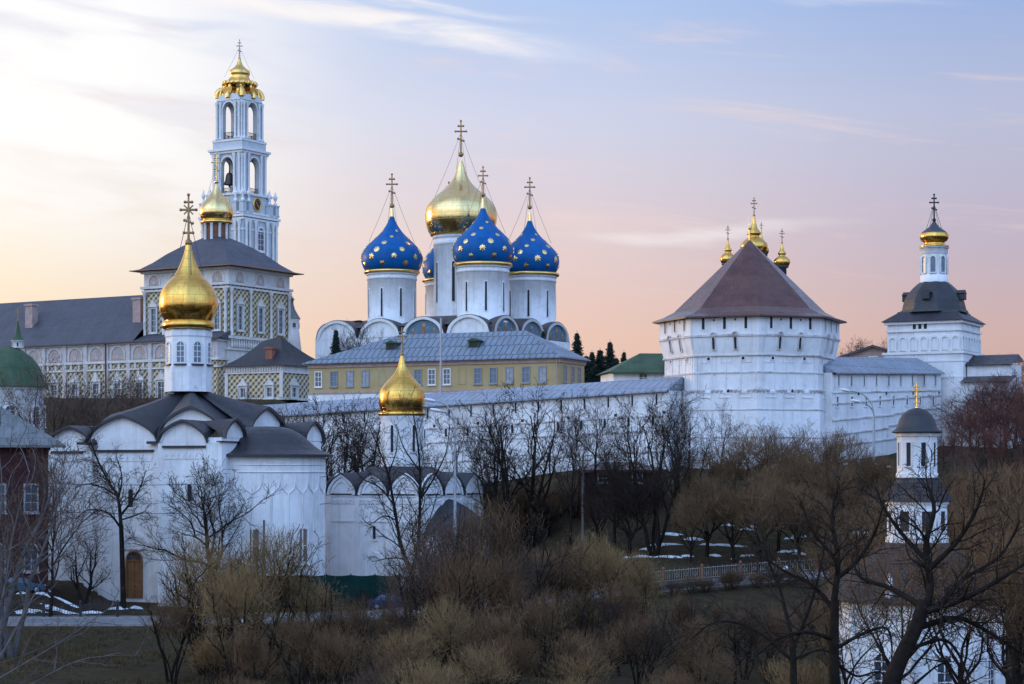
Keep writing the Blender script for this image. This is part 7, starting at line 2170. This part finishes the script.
# dark stemmed small trees standing in the scrub
G = 'dark little trees in the willow scrub'
for px, D, top, v in ((360, 146, 585, 0), (445, 148, 560, 1), (545, 140, 590, 2), (610, 136, 590, 0), (690, 140, 585, 1), (735, 130, 600, 2), (480, 130, 610, 1), (390, 132, 612, 2), (650, 124, 612, 0), (560, 118, 630, 1)):
    tree('bare_tree', 'dark little bare tree standing among the brown willow scrub', 'tree', 'upright', v, px, D, top, 'bark_dark', 'twig_dark', 1.25, G)
for px, D, top in ((905, 152, 494), (940, 154, 480), (975, 152, 470), (1010, 150, 462), (880, 158, 512), (960, 144, 494), (1000, 142, 490), (1030, 146, 474), (858, 154, 530), (838, 162, 520), (1020, 134, 520), (985, 132, 540), (855, 140, 560), (1035, 128, 560),
                   (930, 168, 470), (965, 172, 462), (1000, 170, 456), (900, 172, 486), (1035, 168, 452)):
    tree('round_tree', 'brown fine twigged tree in the thicket behind the stepped chapel', 'tree', 'round', rb.randrange(3), px, D, top, 'bark_dark', 'twig_brown', 1.15, 'brown trees around the stepped chapel')
for px, D, top, v in ((900, 106, 482, 3), (960, 104, 486, 3), (846, 108, 545, 3), (1016, 100, 505, 0)):
    tree('round_tree', 'thin brown crowned tree in front of the stepped chapel', 'tree', 'round', v, px, D, top, 'bark_dark', 'twig_brown', .85, 'thin brown trees before the stepped chapel')
# brown thicket on the bank at the foot of the walls
G = 'brown thicket at the foot of the fortress walls'
for i in range(34):
    px = 425 + (905 - 425) * (i + rb.uniform(.1, .9)) / 34
    D = rb.uniform(203, 219) if px < 680 else rb.uniform(206, 222)
    top = rb.uniform(474, 500) if px < 690 else rb.uniform(462, 488)
    tree('thicket_bush', 'low brown bush in the thicket at the foot of the fortress walls', 'bush', 'bush', rb.randrange(5), px, D, top, 'bark_dark', ('twig_dark', 'twig_grey', 'twig_brown')[rb.randrange(3)], rb.uniform(.9, 1.3), G, 'shoots', 'stems')
G = 'tall dark trees along the foot of the long wall'
for px, D, top, k, v in ((530, 204, 376, 'stems', 0), (600, 206, 386, 'upright', 1), (676, 200, 380, 'upright', 3), (300, 222, 392, 'stems', 0), (352, 220, 390, 'upright', 3)):
    tree('bare_tree', 'tall dark bare tree in the row along the foot of the long wall', 'tree', k, v, px, D, top, 'bark_dark', 'twig_dark', 1.05, G)
G = 'brown trees on the slope below the right hand wall'
for px, D, top, v in ((806, 200, 452, 0), (828, 197, 462, 1), (846, 201, 458, 2), (880, 205, 452, 0), (896, 199, 468, 1), (862, 194, 482, 2), (820, 189, 492, 0), (842, 186, 500, 1), (884, 188, 492, 2)):
    tree('round_tree', 'brown rounded bare tree on the slope below the right hand wall', 'tree', 'round', v, px, D, top, 'bark_dark', 'twig_brown', 1.05, G)

# --- the big near trees
def near_tree(label, px, D, T, bark, twig, rz=0.0, dz=0.0):
    x = (px - 512) / FPX * D; z = ground(x, D) - .3 + dz
    t = thing('old_tree', label, 'tree', (x, D, z), rz)
    T.wood.build('trunk', M[bark], t); T.fine.build('crown', M[twig], t)
def near_pts(px, D, L):
    """picture points (column, row, metres towards the back) to points about the tree's foot"""
    x0 = (px - 512) / FPX * D; z0 = ground(x0, D) - .3
    return [Vector((Wp(a, b, D + c).x - x0, c, Wp(a, b, D + c).z - z0)) for a, b, c in L]
N = lambda L: near_pts(878, 70, L)
limbs = [(N([(918, 625, 0), (930, 590, 0), (926, 545, .5), (934, 510, .5), (928, 486, .8)]), .17, .05),
         (N([(922, 612, 0), (950, 604, -.5), (985, 588, -.8), (1030, 560, -1)]), .15, .05),
         (N([(918, 628, 0), (958, 618, .6), (995, 636, 1), (1025, 655, 1.2)]), .12, .04),
         (N([(920, 605, 0), (890, 588, .8), (862, 578, 1.2), (852, 560, 1.5)]), .12, .03),
         (N([(928, 570, 0), (958, 540, -.4), (978, 506, -.8), (985, 480, -1)]), .11, .03),
         (N([(926, 560, 0), (902, 534, .5), (884, 508, .8), (876, 488, 1)]), .10, .03),
         (N([(908, 650, 0), (945, 640, 1.2), (965, 668, 1.6), (972, 700, 1.6)]), .08, .02),
         (N([(940, 604, -.2), (962, 580, .6), (1000, 556, 1), (1020, 520, 1)]), .10, .03)]
near_tree('big leaning dark tree with heavy sinuous limbs before the stepped chapel', 878, 70, crooked_tree(61, N([(878, 760, 0), (886, 700, 0), (900, 660, 0), (917, 625, 0), (924, 600, 0)]), (.36, .22), limbs, .0095, 1.5), 'bark_dark', 'twig_dark')
N2 = lambda L: near_pts(836, 78, L)
limbs = [(N2([(834, 600, 0), (838, 560, 0), (832, 520, .4), (838, 486, .5)]), .14, .04),
         (N2([(834, 610, 0), (812, 585, .4), (786, 572, .8), (756, 552, 1)]), .11, .03),
         (N2([(835, 580, 0), (858, 560, -.4), (876, 530, -.6), (884, 500, -.8)]), .10, .03),
         (N2([(834, 650, 0), (862, 634, .6), (886, 628, .8), (892, 648, 1), (890, 672, 1)]), .08, .02),
         (N2([(835, 640, 0), (806, 632, -.5), (776, 640, -.8), (750, 662, -1)]), .09, .025),
         (N2([(834, 660, 0), (856, 676, .4), (880, 672, .8), (894, 690, .8)]), .06, .02),
         (N2([(836, 560, 0), (812, 530, .4), (800, 500, .6)]), .08, .025)]
near_tree('upright dark old tree with drooping limbs at the left edge of the stepped chapel', 836, 78, crooked_tree(62, N2([(836, 780, 0), (835, 700, 0), (834, 650, 0), (835, 600, 0)]), (.27, .17), limbs, .0095, 1.5), 'bark_dark', 'twig_dark')
N3 = lambda L: near_pts(795, 96, L)
limbs = [(N3([(792, 640, 0), (780, 590, .4), (768, 560, .5), (762, 530, .5)]), .11, .03), (N3([(793, 650, 0), (812, 600, -.4), (822, 560, -.5), (826, 530, -.5)]), .10, .03),
         (N3([(792, 660, 0), (752, 628, .5), (716, 622, 1), (690, 640, 1)]), .10, .025), (N3([(793, 660, 0), (822, 650, .5), (846, 664, .8)]), .08, .02)]
near_tree('dark wide limbed tree beside the dark trunk left of the stepped chapel', 795, 96, crooked_tree(63, N3([(796, 740, 0), (794, 690, 0), (793, 655, 0), (792, 640, 0)]), (.22, .13), limbs, .013, .9), 'bark_dark', 'twig_dark')
# the knotty tree by the door and the double trunk before the small church
N5 = lambda L: near_pts(123, 176.8, L)
limbs = [(N5([(121, 525, 0), (118, 498, 0), (110, 484, .3), (99, 463, .6), (90, 440, .8)]), .17, .05), (N5([(121, 528, 0), (108, 513, -.4), (88, 510, -.8), (76, 519, -1)]), .12, .03),
         (N5([(121, 515, 0), (132, 501, .4), (140, 488, .6), (146, 470, .8)]), .12, .03), (N5([(117, 496, 0), (104, 488, -.5), (88, 484, -.9), (76, 488, -1)]), .09, .025),
         (N5([(121, 520, 0), (134, 516, -.6), (146, 512, -.9), (152, 520, -1)]), .08, .025), (N5([(118, 500, 0), (122, 478, .4), (116, 456, .6)]), .09, .03)]
near_tree('dark knotty bare tree standing right beside the arched wooden door', 123, 176.8, crooked_tree(71, N5([(123.5, 612, 0), (123, 590, 0), (122, 550, 0), (121, 524, 0)]), (.27, .19), limbs, .013, 1.3), 'bark_dark', 'twig_dark')
N6 = lambda L: near_pts(412, 172.5, L)
limbs = [(N6([(411, 574, 0), (401, 545, 0), (394, 505, .2), (386, 468, .4), (370, 428, .6)]), .20, .04), (N6([(412, 572, 0), (418, 545, 0), (420, 500, -.2), (419, 455, -.3), (413, 412, -.4)]), .21, .04),
         (N6([(394, 505, .2), (380, 488, .6), (362, 478, .9), (350, 462, 1)]), .08, .025), (N6([(420, 500, -.2), (434, 478, -.6), (446, 452, -.9), (450, 424, -1)]), .09, .025), (N6([(396, 520, 0), (384, 516, -.6), (370, 524, -.9), (362, 518, -1)]), .07, .02),
         (N6([(419, 470, -.2), (404, 448, .3), (396, 424, .6)]), .08, .025), (N6([(388, 475, .3), (396, 452, .6), (398, 432, .8)]), .07, .02)]
near_tree('dark double trunked bare tree in front of the small gold domed church', 412, 172.5, crooked_tree(72, N6([(412, 625, 0), (412, 600, 0), (412, 572, 0)]), (.30, .26), limbs, .012, .85), 'bark_dark', 'twig_dark')
# thin pale saplings close by at the left edge
N4 = lambda L: near_pts(-25, 52, L)
limbs = [(N4([(-20, 690, 0), (10, 640, .4), (40, 585, .8), (74, 540, 1)]), .035, .008), (N4([(-20, 680, 0), (2, 600, .3), (14, 530, .4), (30, 470, .5)]), .035, .008), (N4([(-20, 690, 0), (22, 665, .3), (70, 636, .6), (120, 600, 1)]), .03, .007),
         (N4([(-22, 660, 0), (-6, 560, 0), (2, 490, 0), (-4, 430, 0)]), .035, .008), (N4([(-20, 700, 0), (20, 690, .3), (80, 660, .6), (140, 655, .9)]), .026, .006), (N4([(-20, 640, 0), (14, 580, -.3), (52, 548, -.5), (96, 516, -.6)]), .028, .006)]
near_tree('pale slender sapling with thin branches reaching in at the left edge', -25, 52, crooked_tree(64, N4([(-25, 900, 0), (-23, 780, 0), (-21, 700, 0), (-22, 655, 0)]), (.06, .05), limbs, .005, .8), 'bark_grey', 'twig_grey')

# dry grass over the banks one can see
gr = MB(); rg2 = random.Random(3)
def tuft(x, y, h):
    z = ground(x, y) - .02
    for k in range(3):
        a = rg2.uniform(0, 6.28); l = rg2.uniform(.05, .45) * h
        w = .035 + .02 * h
        c, s_ = math.cos(a + 1.57) * w, math.sin(a + 1.57) * w
        gr.poly([(x - c, y - s_, z), (x + c, y + s_, z), (x + l * math.cos(a), y + l * math.sin(a), z + h * rg2.uniform(.6, 1.1))])
for (xa, xb, ya, yb, n, h) in ((-48, -14, 120, 163, 7500, .45), (-14, 30, 140, 166, 3000, .5), (5, 45, 184, 232, 6500, .35), (-12, 8, 178, 205, 2500, .35)):
    for i in range(n):
        x, y = rg2.uniform(xa, xb), rg2.uniform(ya, yb)
        if abs(y - road_y(x)) < RW + 2.4 and y > road_y(x) - RW - .5: continue
        if mnoise.noise(Vector((x * .18, y * .18, 1.0))) < -.12: continue
        tuft(x, y, h * rg2.uniform(.5, 1.3))
go = gr.build('dry_grass', M['grass']); go['kind'] = 'stuff'; go['label'] = 'dry brown winter grass on the banks'
